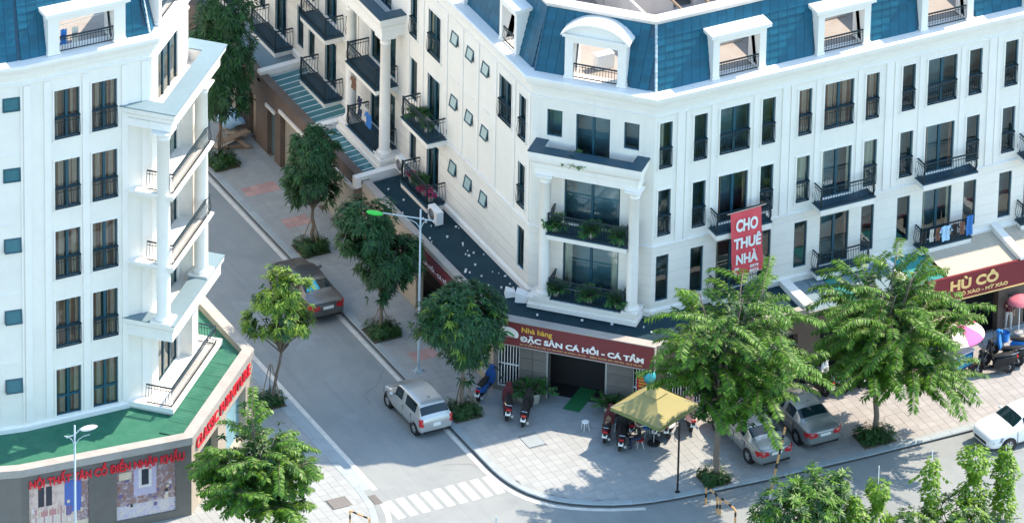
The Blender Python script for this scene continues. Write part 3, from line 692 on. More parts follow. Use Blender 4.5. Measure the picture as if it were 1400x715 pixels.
# ---- mansard screen with dormers, tiles
MZ0, MZ1, MN0, MN1 = 14.32, 17.15, -0.18, -0.86
def mnz(z): return MN0 + (MN1 - MN0) * (z - MZ0) / (MZ1 - MZ0)
class Slant:
    def __init__(s, F, c0, c1, off=0.0): s.F = F; s.c0 = c0; s.c1 = c1; s.off = off; s.len = F.len; s.n0 = None
    def p(s, u, n, z):
        nn = mnz(z) + s.off; k = -nn * math.tan(R(22.5))
        if s.c0 and u <= 1e-6: u = k
        if s.c1 and u >= s.len - 1e-6: u = s.len - k
        return s.F.p(u, nn + n, z)
TILES = []
def mansard(F, c0, c1, dorm, base=14.32):
    S = Slant(F, c0, c1); s = MB(); ops = [(d - w / 2, d + w / 2, MZ0 - 0.01, MZ0 + h) for d, w, h in dorm]
    wall_openings(s, S, 0, F.len, MZ0 - 0.02, MZ1, ops, 0.3); s.build('mansard', 'tile_base', B, fix=False, weld=True)
    S2 = Slant(F, c0, c1, -0.32); s = MB(); wall_openings(s, S2, 0, F.len, MZ0 - 0.02, MZ1, ops, 0.01); s.build('mansard_back', 'trim', B, fix=False)
    sl_len = math.hypot(MZ1 - MZ0, MN1 - MN0); rows = 9; rh = sl_len / rows; tw = 0.41
    for r in range(rows):
        z = MZ0 + (MZ1 - MZ0) * (r + 0.5) / rows; n = mnz(z); k = -n * math.tan(R(22.5))
        ua, ub = (k if c0 else 0), (F.len - k if c1 else F.len)
        cnt = int((ub - ua) / tw) + 1
        for i in range(cnt):
            u = ua + (i + 0.5) * tw
            if u + tw * 0.45 > ub + 0.05: continue
            if any(abs(u - d) < w / 2 + 0.30 and z < MZ0 + h + 0.32 for d, w, h in dorm): continue
            p = Vector(F.p(u, n, z)); q = to_px(p)
            if not (-40 < q[0] < 1440 and -40 < q[1] < 760): continue
            upv = (Vector(F.p(u, mnz(z + 0.1), z + 0.1)) - p).normalized(); uv = Vector((F.u.x, F.u.y, 0)); nv = uv.cross(upv).normalized()
            TILES.append((p + nv * 0.012, uv, upv, nv, q))
def place_tiles(b, tiles, tw, rh, m, limit=300, name='roof_tile'):
    def geo(mb, T):
        a, h, t = tw / 2 - 0.006, rh / 2 + 0.012, 0.014
        pts = [(-a, -h, 0.042), (a, -h, 0.042), (a, h, 0.004), (-a, h, 0.004), (-a, -h, 0.0), (a, -h, 0.0), (a, h, -0.01), (-a, h, -0.01)]
        k = len(mb.v); mb.v += [tuple(T @ Vector(p)) for p in pts]
        for q in ((0, 1, 2, 3), (4, 5, 1, 0), (5, 6, 2, 1), (7, 4, 0, 3)): mb.face([k + i for i in q])
    one = MB(); geo(one, Matrix.Identity(4)); me = one.mesh(name, m)
    vis = [i for i, t in enumerate(tiles) if -5 < t[4][0] < 1405 and -5 < t[4][1] < 720]
    vis.sort(key=lambda i: (tiles[i][0] - CLOC).length); pick = set(vis[:limit]); rest = MB(); off = wloc(b)
    for i, (p, uv, upv, nv, q) in enumerate(tiles):
        T = Matrix((uv, upv, nv)).transposed().to_4x4(); T = Matrix.Translation(p - off) @ T @ Matrix.Rotation(random.gauss(0, 0.012), 4, 'X') @ Matrix.Rotation(random.gauss(0, 0.008), 4, 'Y')
        if i in pick:
            o = link(name, me, b); o.matrix_local = T
        else: geo(rest, Matrix.Translation(off) @ T)
    if rest.v: tag(rest.build(name + '_field', m, b, fix=False), kind='stuff')
DR = [(u + 2.48, 1.9, 1.72) for u in bays if u + 4 < FR.len]
DL = [(yu(5.75), 1.15, 1.75), (yu(10.6), 1.15, 1.75), (yu(13.2), 1.15, 1.75), (yu(22.5), 1.9, 1.7)]
DC = [(2.72, 1.95, 1.72)]
mansard(FL, False, True, DL); mansard(FC, True, True, DC); mansard(FR, True, False, DR)
place_tiles(B, TILES, 0.41, math.hypot(MZ1 - MZ0, MN1 - MN0) / 9, 'tile', 300)
# hip ridge caps
for (F, u, m) in ((FC, 0.0, 'tile'), (FC, FC.len, 'ridge')):
    S = Slant(FC, True, True, 0.02); s = MB(); nseg = 14
    for i in range(nseg):
        z0 = MZ0 + (MZ1 - MZ0) * i / nseg; z1 = MZ0 + (MZ1 - MZ0) * (i + 0.93) / nseg
        a, b_ = Vector(S.p(u, 0.0, z0)), Vector(S.p(u, 0.0, z1)); s.tube([a, b_], [0.06, 0.05], 6)
    s.build('hip_ridge', m, B)
cp = MB(); cp.sweep(UP, [(MN1 - 0.42, 17.13), (MN1 + 0.10, 17.13), (MN1 + 0.14, 17.2), (MN1 + 0.14, 17.3), (MN1 - 0.42, 17.3)], ring=True); cp.build('roof_coping', 'coping', B, fix=False)
def dormer(b, F, u, w, h, z0, nbase, arch=False, pw=0.30, name='dormer', rails=True):
    # white posts, lintel and a hood; the front stands upright at n = nbase
    s = MB(); n1 = nbase; nb = nbase - 1.0
    for a, c in ((u - w / 2 - pw, u - w / 2), (u + w / 2, u + w / 2 + pw)):
        s.fbox(F, a, c, nb, n1, z0, z0 + h); s.fbox(F, a - 0.03, c + 0.03, nb, n1 + 0.03, z0, z0 + 0.12)
    if arch:
        s.fbox(F, u - w / 2 - pw, u + w / 2 + pw, nb - 0.1, n1, z0 + h, z0 + h + 0.28)
        s.fbox(F, u - w / 2 - pw - 0.1, u + w / 2 + pw + 0.1, nb - 0.1, n1 + 0.12, z0 + h + 0.28, z0 + h + 0.42)
        hw = w / 2 + pw + 0.16; rise = 0.62; pts = []
        n = 14
        for i in range(n + 1):
            t = -1 + 2 * i / n; pts.append((u + hw * t, z0 + h + 0.42 + rise * (1 - abs(t) ** 2.4)))
        for i in range(n):
            (a, za), (c, zc) = pts[i], pts[i + 1]
            for (nn0, nn1, dz) in ((nb - 0.2, n1 - 0.02, -0.10), (nb - 0.2, n1 + 0.14, 0.0)):
                if dz == 0.0:
                    s.hexa([F.p(a, nn1, za - 0.09), F.p(c, nn1, zc - 0.09), F.p(c, nn0, zc - 0.09), F.p(a, nn0, za - 0.09), F.p(a, nn1, za), F.p(c, nn1, zc), F.p(c, nn0, zc), F.p(a, nn0, za)])
                else:
                    zb_ = z0 + h + 0.42; s.hexa([F.p(a, nn1, zb_), F.p(c, nn1, zb_), F.p(c, nn0, zb_), F.p(a, nn0, zb_), F.p(a, nn1, max(zb_, za - 0.09) + .001), F.p(c, nn1, max(zb_, zc - 0.09) + .001), F.p(c, nn0, max(zb_, zc - 0.09) + .001), F.p(a, nn0, max(zb_, za - 0.09) + .001)])
    else:
        s.fbox(F, u - w / 2 - pw, u + w / 2 + pw, nb, n1, z0 + h, z0 + h + 0.22)
        s.fbox(F, u - w / 2 - pw - 0.06, u + w / 2 + pw + 0.06, nb, n1 + 0.06, z0 + h + 0.22, z0 + h + 0.30)
        s.fbox(F, u - w / 2 - pw - 0.16, u + w / 2 + pw + 0.16, nb, n1 + 0.16, z0 + h + 0.30, z0 + h + 0.46)
    d = s.build(name, 'trim', b)
    if rails:
        key = ('dr', round(w, 2))
        if key not in WC:
            rl = MB(); rail_geo(rl, 0.02, w - 0.02, 0.0, 0.62, 0.06, 0.12, 0.05); WC[key] = rl.mesh('railing', 'iron')
        link('railing', WC[key], d, Vector(F.p(u - w / 2, n1 - 0.1, z0)) - wloc(b), F.rz)
    return d
for d, w, h in DR: dormer(B, FR, d, w, h, 14.33, 0.0)
for d, w, h in DL: dormer(B, FL, d, w, h, 14.33, 0.0, pw=0.2)
for d, w, h in DC: dormer(B, FC, d, w, h, 14.33, 0.02, arch=True, pw=0.36)
# roof terrace behind the screen
rt = MB(); rt.poly([(5.7, 46, 14.26), (5.7, 3.55, 14.26), (9.33, -0.13, 14.26), (46, -0.13, 14.26), (46, 46, 14.26)]); rt.build('roof_terrace', 'terrace', B, fix=False)
FP = Facade((10.6, 5.6), (46, 5.6)); ph = MB(); po = [(2.55, 3.5, 14.3, 17.6), (9, 10.2, 14.3, 16.6), (16, 17.2, 14.3, 16.6)]
wall_openings(ph, FP, 0, FP.len, 14.27, 18.6, po, 0.25)
FP2 = Facade((10.6, 46), (10.6, 5.6)); wall_openings(ph, FP2, 0, FP2.len, 14.27, 18.6, [], 0.2)
ph.poly([(10.6, 5.6, 18.6), (46, 5.6, 18.6), (46, 46, 18.6), (10.6, 46, 18.6)]); ph.build('penthouse', 'coping', B, fix=False, weld=True)
ph = MB(); ph.fbox(FP, 0, 20, -1.5, -1.45, 14.28, 17.8); ph.build('penthouse_interior', 'interior', B)
for k, u in enumerate(bays):
    if u > 30: break
    Each('terrace_wall', 'coping', B).box(9.2 + u - 0.06, 0.35, 14.27, 9.2 + u + 0.06, 5.58, 15.9)
    for j in range(3): Each('terrace_shadow_beam', 'wood', B).box(9.2 + u + 0.9 + j * 1.3, 0.5, 16.55, 9.2 + u + 0.98 + j * 1.3, 5.58, 16.65)  # beams added to cast shadow lines on the terrace floor
    Each('terrace_shadow_beam', 'wood', B).box(9.2 + u + 0.7, 1.6, 16.45, 9.2 + u + 4.2, 1.7, 16.54)
    Each('planter_box', 'coping', B).box(9.2 + u + 2.9 - 0.8 * (k % 2), 2.2, 14.27, 9.2 + u + 4.0, 2.7, 14.75)
Each('terrace_unit', 'white', B).box(7.9, 2.4, 14.27, 8.7, 2.8, 14.95)
Each('terrace_wall', 'coping', B).box(5.9, 8.2, 14.27, 10.5, 8.32, 15.8)
# ================================================================== ground floor with canopy roofs
GP = [(3.2, 46), (3.2, 2.25), (8.3, -2.85), (46, -2.85)]
GL = Facade((3.2, 46), (3.2, 2.25)); GC = Facade((3.2, 2.25), (8.3, -2.85)); GR = Facade((8.3, -2.85), (46, -2.85))
s = MB(); s.poly([(3.2, 14.75, 3.50), (3.2, 2.25, 3.50), (8.3, -2.85, 3.50), (15.3, -2.85, 3.50), (15.3, -0.4, 3.62), (9.2, -0.4, 3.62), (5.42, 3.42, 3.62), (5.42, 14.75, 3.62)])
s.build('canopy_roof', 'canopy_dark', B, fix=False)
s = MB(); s.sweep([(3.2, 14.75), (3.2, 2.25), (8.3, -2.85), (15.5, -2.85)], [(-0.30, 3.46), (0.04, 3.46), (0.04, 3.70), (-0.30, 3.70)], ring=True); s.build('canopy_parapet', 'parapet_stone', B, fix=False)
s = MB(); s.sweep([(3.2, 46), (3.2, 14.9)], [(-0.32, 0.1), (0.0, 0.1), (0.0, 3.62), (-0.32, 3.62)], ring=False)
# street-side front with openings (garages, doors, shops)
opsG = [(yu(23.0), yu(20.5), 0.13, 2.82), (yu(24.32), yu(23.55), 0.13, 2.43), (yu(26.2), yu(25.5), 0.13, 2.4), (yu(19.9), yu(15.7), 0.13, 2.82), (yu(13.9), yu(11.2), 0.13, 2.7), (yu(9.6), yu(6.4), 0.13, 2.7), (yu(5.3), yu(2.7), 0.45, 2.6), (yu(31), yu(27.5), 0.13, 2.8)]
s = MB(); wall_openings(s, GL, 0, yu(14.85), 0.0, 3.6, opsG, 0.35); wall_b = s.build('fence_wall', 'stone_brown', B, fix=False, weld=True)
s = MB(); wall_openings(s, GL, yu(14.85), GL.len, 0.0, 3.46, opsG, 0.35); s.build('shop_front', 'beige', B, fix=False, weld=True)
s = MB(); s.sweep([(3.2, 46), (3.2, 14.85)], [(-0.36, 3.5), (0.03, 3.5), (0.03, 3.66), (-0.36, 3.66)], ring=True); s.build('fence_coping', 'stone_brown', B, fix=False)
def shutter(ya, yb, z1, m, name):
    o = empty(name, Vector((3.45, yb, 0.13)) - wloc(B), 0, parent=B); n = int((z1 - 0.13) / 0.11); W_ = ya - yb
    base = MB(); base.box(0.02, 0, 0, 0.05, W_, z1 - 0.13); base.build('back_panel', m, o, local=True)
    k = MB(); k.box(-0.012, 0.01, 0.0, 0.018, W_ - 0.01, 0.098); me = k.mesh('slat', m)
    for i in range(n): link('slat', me, o, (0, 0, i * 0.11 + 0.006))
shutter(23.0, 20.5, 2.82, 'shutter', 'garage_door'); shutter(19.9, 15.7, 2.82, 'shutter', 'garage_door'); shutter(31, 27.5, 2.8, 'shutter', 'garage_door')
for (ya, yb, z1, m) in ((24.32, 23.55, 2.43, 'steel_door'), (26.2, 25.5, 2.4, 'beige')):
    s = MB(); s.box(3.42, yb, 0.13, 3.47, ya, z1)
    for z0 in (0.35, 1.35): s.box(3.405, yb + 0.12, z0, 3.418, ya - 0.12, z0 + 0.8)
    d = s.build('door', m, B); h_ = MB(); h_.tube([(3.38, yb + 0.09, 1.05), (3.36, yb + 0.09, 1.08), (3.36, yb + 0.09, 1.2), (3.38, yb + 0.09, 1.23)], 0.014, 6); h_.build('door_handle', 'dark_metal', d)
s = Each('lintel', 'trim', B)
for (a, b_, z) in ((23.05, 20.4, 2.84), (20.0, 15.6, 2.84), (24.4, 23.5, 2.48)): s.box(3.12, b_, z, 3.198, a, z + 0.16)
s.build('lintels', 'trim', B)
# grille windows and bars
def bars(F, u0, u1, z0, z1, n, m='white_metal', sp=0.12):
    k = MB()
    c = int((u1 - u0) / sp)
    for i in range(c + 1):
        a = F.p(u0 + (u1 - u0) * i / c, n, z0); e = F.p(u0 + (u1 - u0) * i / c, n, z1); k.tube([a, e], 0.022, 5)
    for z in (z0, (z0 + z1) / 2, z1): k.fbox(F, u0 - .02, u1 + .02, n - 0.02, n + 0.02, z - 0.025, z + 0.025)
    return k.build('gate_bars', m, B)
bars(GL, yu(5.3), yu(2.7), 0.45, 2.6, -0.08)
opsGC = [(0.2, 1.15, 0.35, 2.55), (2.43, 4.95, 0.13, 2.5), (6.15, 7.1, 0.35, 2.55)]
s = MB(); wall_openings(s, GC, 0, GC.len, 0.0, 3.46, opsGC, 0.35); s.build('shop_front', 'stone_grey', B, fix=False, weld=True)
bars(GC, 0.22, 1.13, 0.38, 2.53, -0.05); bars(GC, 6.17, 7.08, 0.38, 2.53, -0.05)
k = Each('door_jamb', 'grey_metal', B)
for a, c in ((2.35, 2.43), (4.95, 5.03)): k.fbox(GC, a, c, -0.1, 0.04, 0.13, 2.6)
k.build('door_jamb', 'grey_metal', B)
tl = MB(); tl.box(-0.29, -0.012, -0.29, 0.29, 0.012, 0.29); tme = tl.mesh('cladding_tile', 'stone_grey')
for (a, c) in ((1.15, 2.35), (5.03, 6.15)):
    for i in range(2):
        for j in range(4):
            uu = a + (i + 0.5) * (c - a) / 2; z = 0.43 + j * 0.6
            link('cladding_tile', tme, B, Vector(GC.p(uu, 0.014, z)) - wloc(B), GC.rz)
opsGR = []
for k in range(7):
    u = 10.61 + 4.96 * k - 8.3
    if k > 0 or True: opsGR.append((u - 1.9 if k == 0 else u + 0.5, u - 0.1 if k == 0 else u + 4.2, 0.13 if k else 0.4, 2.6))
opsGR.append((10.61 - 8.3 + 0.5, 10.61 - 8.3 + 4.4, 0.13, 2.6))
s = MB(); wall_openings(s, GR, 0, GR.len, 0.0, 3.46, opsGR, 0.4); s.build('shop_front', 'stone_brown', B, fix=False, weld=True)
bars(GR, opsGR[0][0], opsGR[0][1], 0.4, 2.6, -0.05)
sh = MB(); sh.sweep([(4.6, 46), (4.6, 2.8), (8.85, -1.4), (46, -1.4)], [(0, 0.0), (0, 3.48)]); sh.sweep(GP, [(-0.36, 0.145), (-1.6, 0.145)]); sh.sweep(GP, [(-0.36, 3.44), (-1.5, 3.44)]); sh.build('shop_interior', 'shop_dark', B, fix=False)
cpt = MB()
cpt.poly([(6.6, 0.75, 0.152), (5.1, -0.5, 0.152), (5.6, -1.05, 0.152), (7.1, 0.2, 0.152)]); tag(cpt.build('entrance_carpet', 'carpet'), 'green carpet strip leading into the dark restaurant doorway', 'carpet')
# glass pergola roofs along the street side
def pergola(y0, y1, m='pergola_glass'):
    o = empty('glass_canopy', Vector((4.3, y0, 3.4)) - wloc(B), parent=B)
    s = MB(); n = max(2, int((y1 - y0) / 0.42)); s.box(3.3, y0, 3.42, 3.36, y1, 3.5); s.box(5.3, y0, 3.56, 5.36, y1, 3.64); s.box(4.0, y0, 3.46, 4.05, y1, 3.53); s.box(4.65, y0, 3.51, 4.7, y1, 3.58)
    for i in range(n + 1):
        y = y0 + (y1 - y0) * i / n
        s.hexa([(3.3, y - 0.02, 3.50), (5.36, y - 0.02, 3.64), (5.36, y + 0.02, 3.64), (3.3, y + 0.02, 3.50), (3.3, y - 0.02, 3.54), (5.36, y - 0.02, 3.68), (5.36, y + 0.02, 3.68), (3.3, y + 0.02, 3.54)])
    s.build('canopy_frame', 'white_metal', o)
    p = MB(); p.box(0, -0.5, 0, 2.06, 0.5, 0.008)
    for i in range(n):
        ya, yb = y0 + (y1 - y0) * i / n + 0.022, y0 + (y1 - y0) * (i + 1) / n - 0.022
        p = MB(); p.poly([(3.31, ya, 3.535), (5.35, ya, 3.672), (5.35, yb, 3.672), (3.31, yb, 3.535)]); p.build('glass_pane', m, o)
pergola(15.4, 19.6); pergola(20.0, 24.9)
s = MB(); s.poly([(3.25, 25.5, 3.52), (3.25, 46, 3.52), (5.4, 46, 3.64), (5.4, 25.5, 3.64)]); s.build('canopy_roof', 'parapet_top', B, fix=False)
tb = Each('party_wall', 'trim', B)
for y in (15.05, 25.2, 19.8, 30.2):
    tb.hexa([(2.9 if y in (15.05,) else 3.2, y - 0.16, 3.3), (5.4, y - 0.16, 3.4), (5.4, y + 0.16, 3.4), (2.9 if y in (15.05,) else 3.2, y + 0.16, 3.3), (2.9 if y in (15.05,) else 3.2, y - 0.16, 3.82), (5.4, y - 0.16, 3.92), (5.4, y + 0.16, 3.92), (2.9 if y in (15.05,) else 3.2, y + 0.16, 3.82)])
tb.build('party_wall', 'trim', B)
# paved yard seen through the glass, and canopy roofs on the right-hand front
s = Each('party_wall', 'trim', B); s.box(15.3, -2.85, 3.3, 15.75, -0.42, 3.85); s.box(20.2, -2.85, 3.3, 20.5, -0.42, 3.75); s.build('party_wall', 'trim', B)
s = MB(); s.hexa([(15.76, -2.85, 3.38), (20.18, -2.85, 3.38), (20.18, -0.42, 3.5), (15.76, -0.42, 3.5), (15.76, -2.85, 3.44), (20.18, -2.85, 3.44), (20.18, -0.42, 3.58), (15.76, -0.42, 3.58)]); s.build('canopy_roof', 'parapet_top', B)
for i in range(6):
    s = MB(); x0 = 15.8 + i * 0.73; s.hexa([(x0 + 0.03, -2.8, 3.455), (x0 + 0.69, -2.8, 3.455), (x0 + 0.69, -0.5, 3.585), (x0 + 0.03, -0.5, 3.585), (x0 + 0.03, -2.8, 3.47), (x0 + 0.69, -2.8, 3.47), (x0 + 0.69, -0.5, 3.6), (x0 + 0.03, -0.5, 3.6)]); s.build('roof_panel', 'parapet_top' if i != 2 else 'teal_sheet', B)
s = MB(); s.hexa([(20.52, -2.85, 3.38), (22.1, -2.85, 3.38), (22.1, -0.42, 3.55), (20.52, -0.42, 3.55), (20.52, -2.85, 3.44), (22.1, -2.85, 3.44), (22.1, -0.42, 3.62), (20.52, -0.42, 3.62)]); s.build('canopy_roof', 'teal_sheet', B)
# corrugated awning over the noodle shop
for (x0, x1) in ((22.2, 25.55), (25.95, 31.0)):
    s = MB(); n = int((x1 - x0) / 0.06)
    for i in range(n):
        a, c = x0 + (x1 - x0) * i / n, x0 + (x1 - x0) * (i + 1) / n; d0 = 0.02 * (i % 2); d1 = 0.02 * ((i + 1) % 2)
        s.poly([(a, -3.05, 3.52 + d0), (c, -3.05, 3.52 + d1), (c, -0.45, 3.74 + d1), (a, -0.45, 3.74 + d0)])
    s.build('corrugated_awning', 'corrugated', B, fix=False)
s = MB(); s.hexa([(25.58, -3.1, 3.45), (25.92, -3.1, 3.45), (25.92, -0.4, 3.7), (25.58, -0.4, 3.7), (25.58, -3.1, 3.8), (25.92, -3.1, 3.8), (25.92, -0.4, 4.05), (25.58, -0.4, 4.05)]); s.build('party_wall', 'trim', B)
s = MB(); s.box(15.5, -2.9, 3.3, 46, -2.86, 3.5); s.build('canopy_fascia', 'parapet_stone', B)
st = MB(); st.box(20.7, -3.25, 0.13, 46, -2.87, 0.30); st.build('shop_step', 'kerb', B)
# ================================================================== left building (furniture store)
LB = empty('furniture_store_building', (-15.0, 4.0, 0), label='tall white building with red lettering, green canopy roof and corner balconies', cat='building')
pA0, pAB, pBC = (-27.0, 3.95), (-18.35, 2.40), (-12.64, 2.26)
k45 = math.sqrt(0.5); CL = 4.35; pCD = (pBC[0] + CL * k45, pBC[1] + CL * k45); pD = (pCD[0], 46)
A_ = Facade(pA0, pAB); B_ = Facade(pAB, pBC); C_ = Facade(pBC, pCD); D_ = Facade(pCD, pD)
LUP = [pA0, pAB, pBC, pCD, pD]
FZ = [3.91 + 3.28 * i for i in range(5)]
oA, oB, oC = [], [], []
bx = lambda x: (x - pAB[0]) / B_.u.x
rn = 0
for i, z in enumerate(FZ):
    for x in (-16.95, -15.30):
        rn += 1; u = bx(x); oB.append((u, u + 1.12, z, z + 2.24))
        window(LB, B_, u, z, 1.12, 2.24, 'transom rail' if i else 'transom', 'curtain_tan' if (rn % 3) else 'curtain_brown', (1.0, 0.82, 0.94)[rn % 3] if i < 4 else 0.75, rn)
    # small windows, top-hung
    u = A_.len - 0.82; zz = z + (1.68 if i not in (0, 1) else 1.58); hh = 0.64
    oA.append((u, u + 0.72, zz, zz + hh)); awning_window(LB, A_, u, zz, 0.72, hh, ang=(14 if i < 3 else 3))
    for u2 in (1.2, 3.2): oA.append((u2, u2 + 1.12, z, z + 2.24)); window(LB, A_, u2, z, 1.12, 2.24, 'transom rail', 'curtain_tan', 1.0, i)
    zc = z + 0.05; oC.append((0.75, 3.1, zc, zc + 2.5)); window(LB, C_, 0.75, zc, 2.35, 2.5, 'three bare', 'curtain_cream' if i % 2 else 'curtain_tan', 0.7, i)
w_ = MB(); wall_openings(w_, A_, 0, A_.len, 3.4, 20.3, oA, 0.3); w_.build('wall', 'stucco', LB, fix=False, weld=True)
w_ = MB(); wall_openings(w_, B_, 0, B_.len, 3.4, 20.3, oB, 0.3); w_.build('wall', 'stucco', LB, fix=False, weld=True)
w_ = MB(); wall_openings(w_, C_, 0, C_.len, 3.4, 20.3, oC, 0.3); w_.build('wall', 'stucco', LB, fix=False, weld=True)
w_ = MB(); wall_openings(w_, D_, 0, D_.len, 3.4, 20.3, [], 0.3); w_.build('wall', 'stucco', LB, fix=False, weld=True)
it = MB(); it.sweep(LUP, [(-0.9, 3.4), (-0.9, 20.6)])
for z in FZ: it.sweep(LUP, [(-0.32, z - 0.02), (-1.0, z - 0.02)])
it.build('interior', 'interior', LB, fix=False)
def trim_strip(F, a, b_, n, z0, z1, par, name='pilaster'):
    t = MB(); t.fbox(F, a, b_, 0.002, n, z0, z1); t.build(name, 'trim', par)
for (a, b_) in ((bx(-17.4), bx(-17.12)), (bx(-15.72), bx(-15.42)), (bx(-13.98), bx(-13.72)), (0.05, 0.35), (bx(-13.1), bx(-12.75))): trim_strip(B_, a, b_, 0.045, 4.0, 19.8, LB)
for (a, b_) in ((A_.len - 0.08, A_.len - 0.01), (A_.len - 1.22, A_.len - 1.08)): trim_strip(A_, a, b_, 0.04, 4.0, 19.8, LB)
t = MB()
for z in FZ[:-1]: t.fbox(A_, A_.len - 1.1, A_.len - 0.2, 0.002, 0.03, z + 2.95, z + 3.0)
t.build('sill_band', 'trim', LB)
t = MB(); t.sweep(LUP, [(0.002, 3.55), (0.12, 3.55), (0.12, 3.8), (0.06, 3.86), (0.002, 3.88)]); t.build('base_course', 'trim', LB, fix=False)
t = MB(); t.sweep(LUP, [(0.002, 19.85), (0.05, 19.88), (0.06, 19.95), (0.002, 19.98)]); t.sweep(LUP, [(-0.6, 20.25), (0.0, 20.25), (0.1, 20.28), (0.14, 20.5), (0.28, 20.6), (0.33, 20.75), (0.40, 20.8), (0.40, 20.95), (-0.6, 20.97)], ring=True); t.build('cornice', 'trim', LB, fix=False)
# mansard screen
MZ0, MZ1, MN0, MN1 = 20.97, 23.8, -0.12, -0.8
TILES = []
class SlantA(Slant):
    def p(s, u, n, z): return s.F.p(u, mnz(z) + s.off + n, z)
def mansard2(F, dorm, cut0, cut1):
    ops = [(d - w / 2, d + w / 2, MZ0 - 0.01, MZ0 + h) for d, w, h in dorm]
    for off, nm, m in ((0, 'mansard', 'tile_base'), (-0.32, 'mansard_back', 'trim')):
        s = MB(); wall_openings(s, SlantA(F, 0, 0, off), 0, F.len, MZ0 - 0.02, MZ1, ops, 0.3 if off == 0 else 0.01); s.build(nm, m, LB, fix=False, weld=True)
    sl_len = math.hypot(MZ1 - MZ0, MN1 - MN0); rows = 9; tw = 0.41
    for r in range(rows):
        z = MZ0 + (MZ1 - MZ0) * (r + 0.5) / rows; n = mnz(z); ua, ub = -n * cut0, F.len + n * cut1
        for i in range(int((ub - ua) / tw) + 1):
            u = ua + (i + 0.5) * tw
            if u + tw * 0.45 > ub + 0.05: continue
            if any(abs(u - d) < w / 2 + 0.5 and z < MZ0 + h + 0.3 for d, w, h in dorm): continue
            p = Vector(F.p(u, n, z)); q = to_px(p)
            if not (-60 < q[0] < 1440 and -60 < q[1] < 760): continue
            upv = (Vector(F.p(u, mnz(z + 0.1), z + 0.1)) - p).normalized(); uv = Vector((F.u.x, F.u.y, 0)); nv = uv.cross(upv).normalized(); TILES.append((p + nv * 0.012, uv, upv, nv, q))
dB = [(bx(-15.52), 2.4, 1.5)]; dC = [(2.0, 2.0, 2.3)]
mansard2(A_, [], 0, 0.05); mansard2(B_, dB, 0.05, 0.2); mansard2(C_, dC, 0.2, 0.4)
place_tiles(LB, TILES, 0.41, math.hypot(MZ1 - MZ0, MN1 - MN0) / 9, 'tile', 300)
s = MB()
for i in range(14):
    z0 = MZ0 + (MZ1 - MZ0) * i / 14; z1 = MZ0 + (MZ1 - MZ0) * (i + 0.92) / 14
    s.tube([B_.p(B_.len + mnz(z0) * 0.4, mnz(z0) + 0.02, z0), B_.p(B_.len + mnz(z1) * 0.4, mnz(z1) + 0.02, z1)], [0.06, 0.05], 6)
s.build('hip_ridge', 'ridge', LB)
s = MB(); s.sweep(LUP, [(MN1 - 0.4, 23.78), (MN1 + 0.1, 23.78), (MN1 + 0.12, 23.95), (MN1 - 0.4, 23.95)], ring=True); s.build('roof_coping', 'coping', LB, fix=False)
dormer(LB, B_, bx(-15.52), 2.4, 1.5, 20.98, 0.06, pw=0.5, name='dormer')
dormer(LB, C_, 2.0, 2.0, 2.3, 20.98, 0.06, pw=0.3, name='dormer')
s = MB(); s.poly([(-27, 4.2, 20.9), (-18.3, 2.7, 20.9), (-12.7, 2.55, 20.9), (-9.8, 5.5, 20.9), (-9.8, 46, 20.9), (-27, 46, 20.9)]); s.build('roof_terrace', 'terrace', LB, fix=False)
s = MB(); wall_openings(s, Facade((-27, 7.5), (-13.2, 7.0)), 0, 13.8, 20.92, 25, [], .2); s.build('penthouse', 'coping', LB, fix=False)
s = MB(); fx = Facade((-16.9, 6.95), (-13.3, 6.95)); s.poly([fx.p(1.6, 0.02, 21), fx.p(3.6, 0.02, 21), fx.p(3.6, 0.02, 24), fx.p(1.6, 0.02, 24)]); s.build('tiled_wall_panel', 'parapet_top', LB)
# ---- corner portico: frame along C, outer plane 1.35 m out, from u=-0.98 to 5.3
PF = C_
ZF = [3.64, 7.08, 10.37, 13.72, 17.0]
def slab_poly(u0, u1, d, back0=None):
    a = PF.p(u0, d, 0)[:2]; b_ = PF.p(u1, d, 0)[:2]; c = PF.p(u1, -0.3, 0)[:2]
    e = PF.p(u0, -1.05, 0)[:2] if u0 < -0.5 else PF.p(u0, -0.3, 0)[:2]
    return [a, b_, c, (pBC[0] - 0.1, pBC[1] + 0.3), e]
def pslab(z, u0, u1, d, th, m='trim', name='balcony_slab'):
    s = MB(); s.prism(slab_poly(u0, u1, d), z, z + th); return s.build(name, m, LB)
def pband(u0, u1, d, prof, name, m='trim', ring=True):
    path = [PF.p(u0, -1.05, 0)[:2], PF.p(u0, d, 0)[:2], PF.p(u1, d, 0)[:2], PF.p(u1, -0.3, 0)[:2]]
    s = MB(); s.sweep(path, prof, ring=ring); return s.build(name, m, LB, fix=False)
# level 2 terrace and level 3 terrace are long and have solid moulded edges; 4 and 5 are short
pslab(3.66, -0.80, 5.12, 1.17, 0.24); pslab(7.1, -0.80, 5.12, 1.17, 0.5)
pband(-0.80, 5.12, 1.17, [(-0.5, 3.5), (-0.06, 3.5), (0.0, 3.62), (0.06, 3.7), (0.06, 3.93), (-0.5, 3.93)], 'terrace_edge')
pband(-0.80, 5.12, 1.17, [(-0.62, 7.05), (-0.1, 7.05), (-0.08, 7.3), (0.0, 7.4), (0.02, 7.6), (0.1, 7.7), (0.12, 7.92), (-0.62, 7.92)], 'terrace_edge')
pband(-0.80, 5.12, 1.17, [(0.14, 7.923), (0.14, 7.96), (-0.64, 7.96), (-0.64, 7.923)], 'terrace_cap', 'parapet_top')
for z in (10.37, 13.72):
    pslab(z + 0.02, -0.75, 3.95, 1.15, 0.22)
    pband(-0.75, 3.95, 1.15, [(-0.3, z), (0.0, z), (0.05, z + 0.12), (0.1, z + 0.2), (0.1, z + 0.3), (-0.3, z + 0.3)], 'balcony_edge')
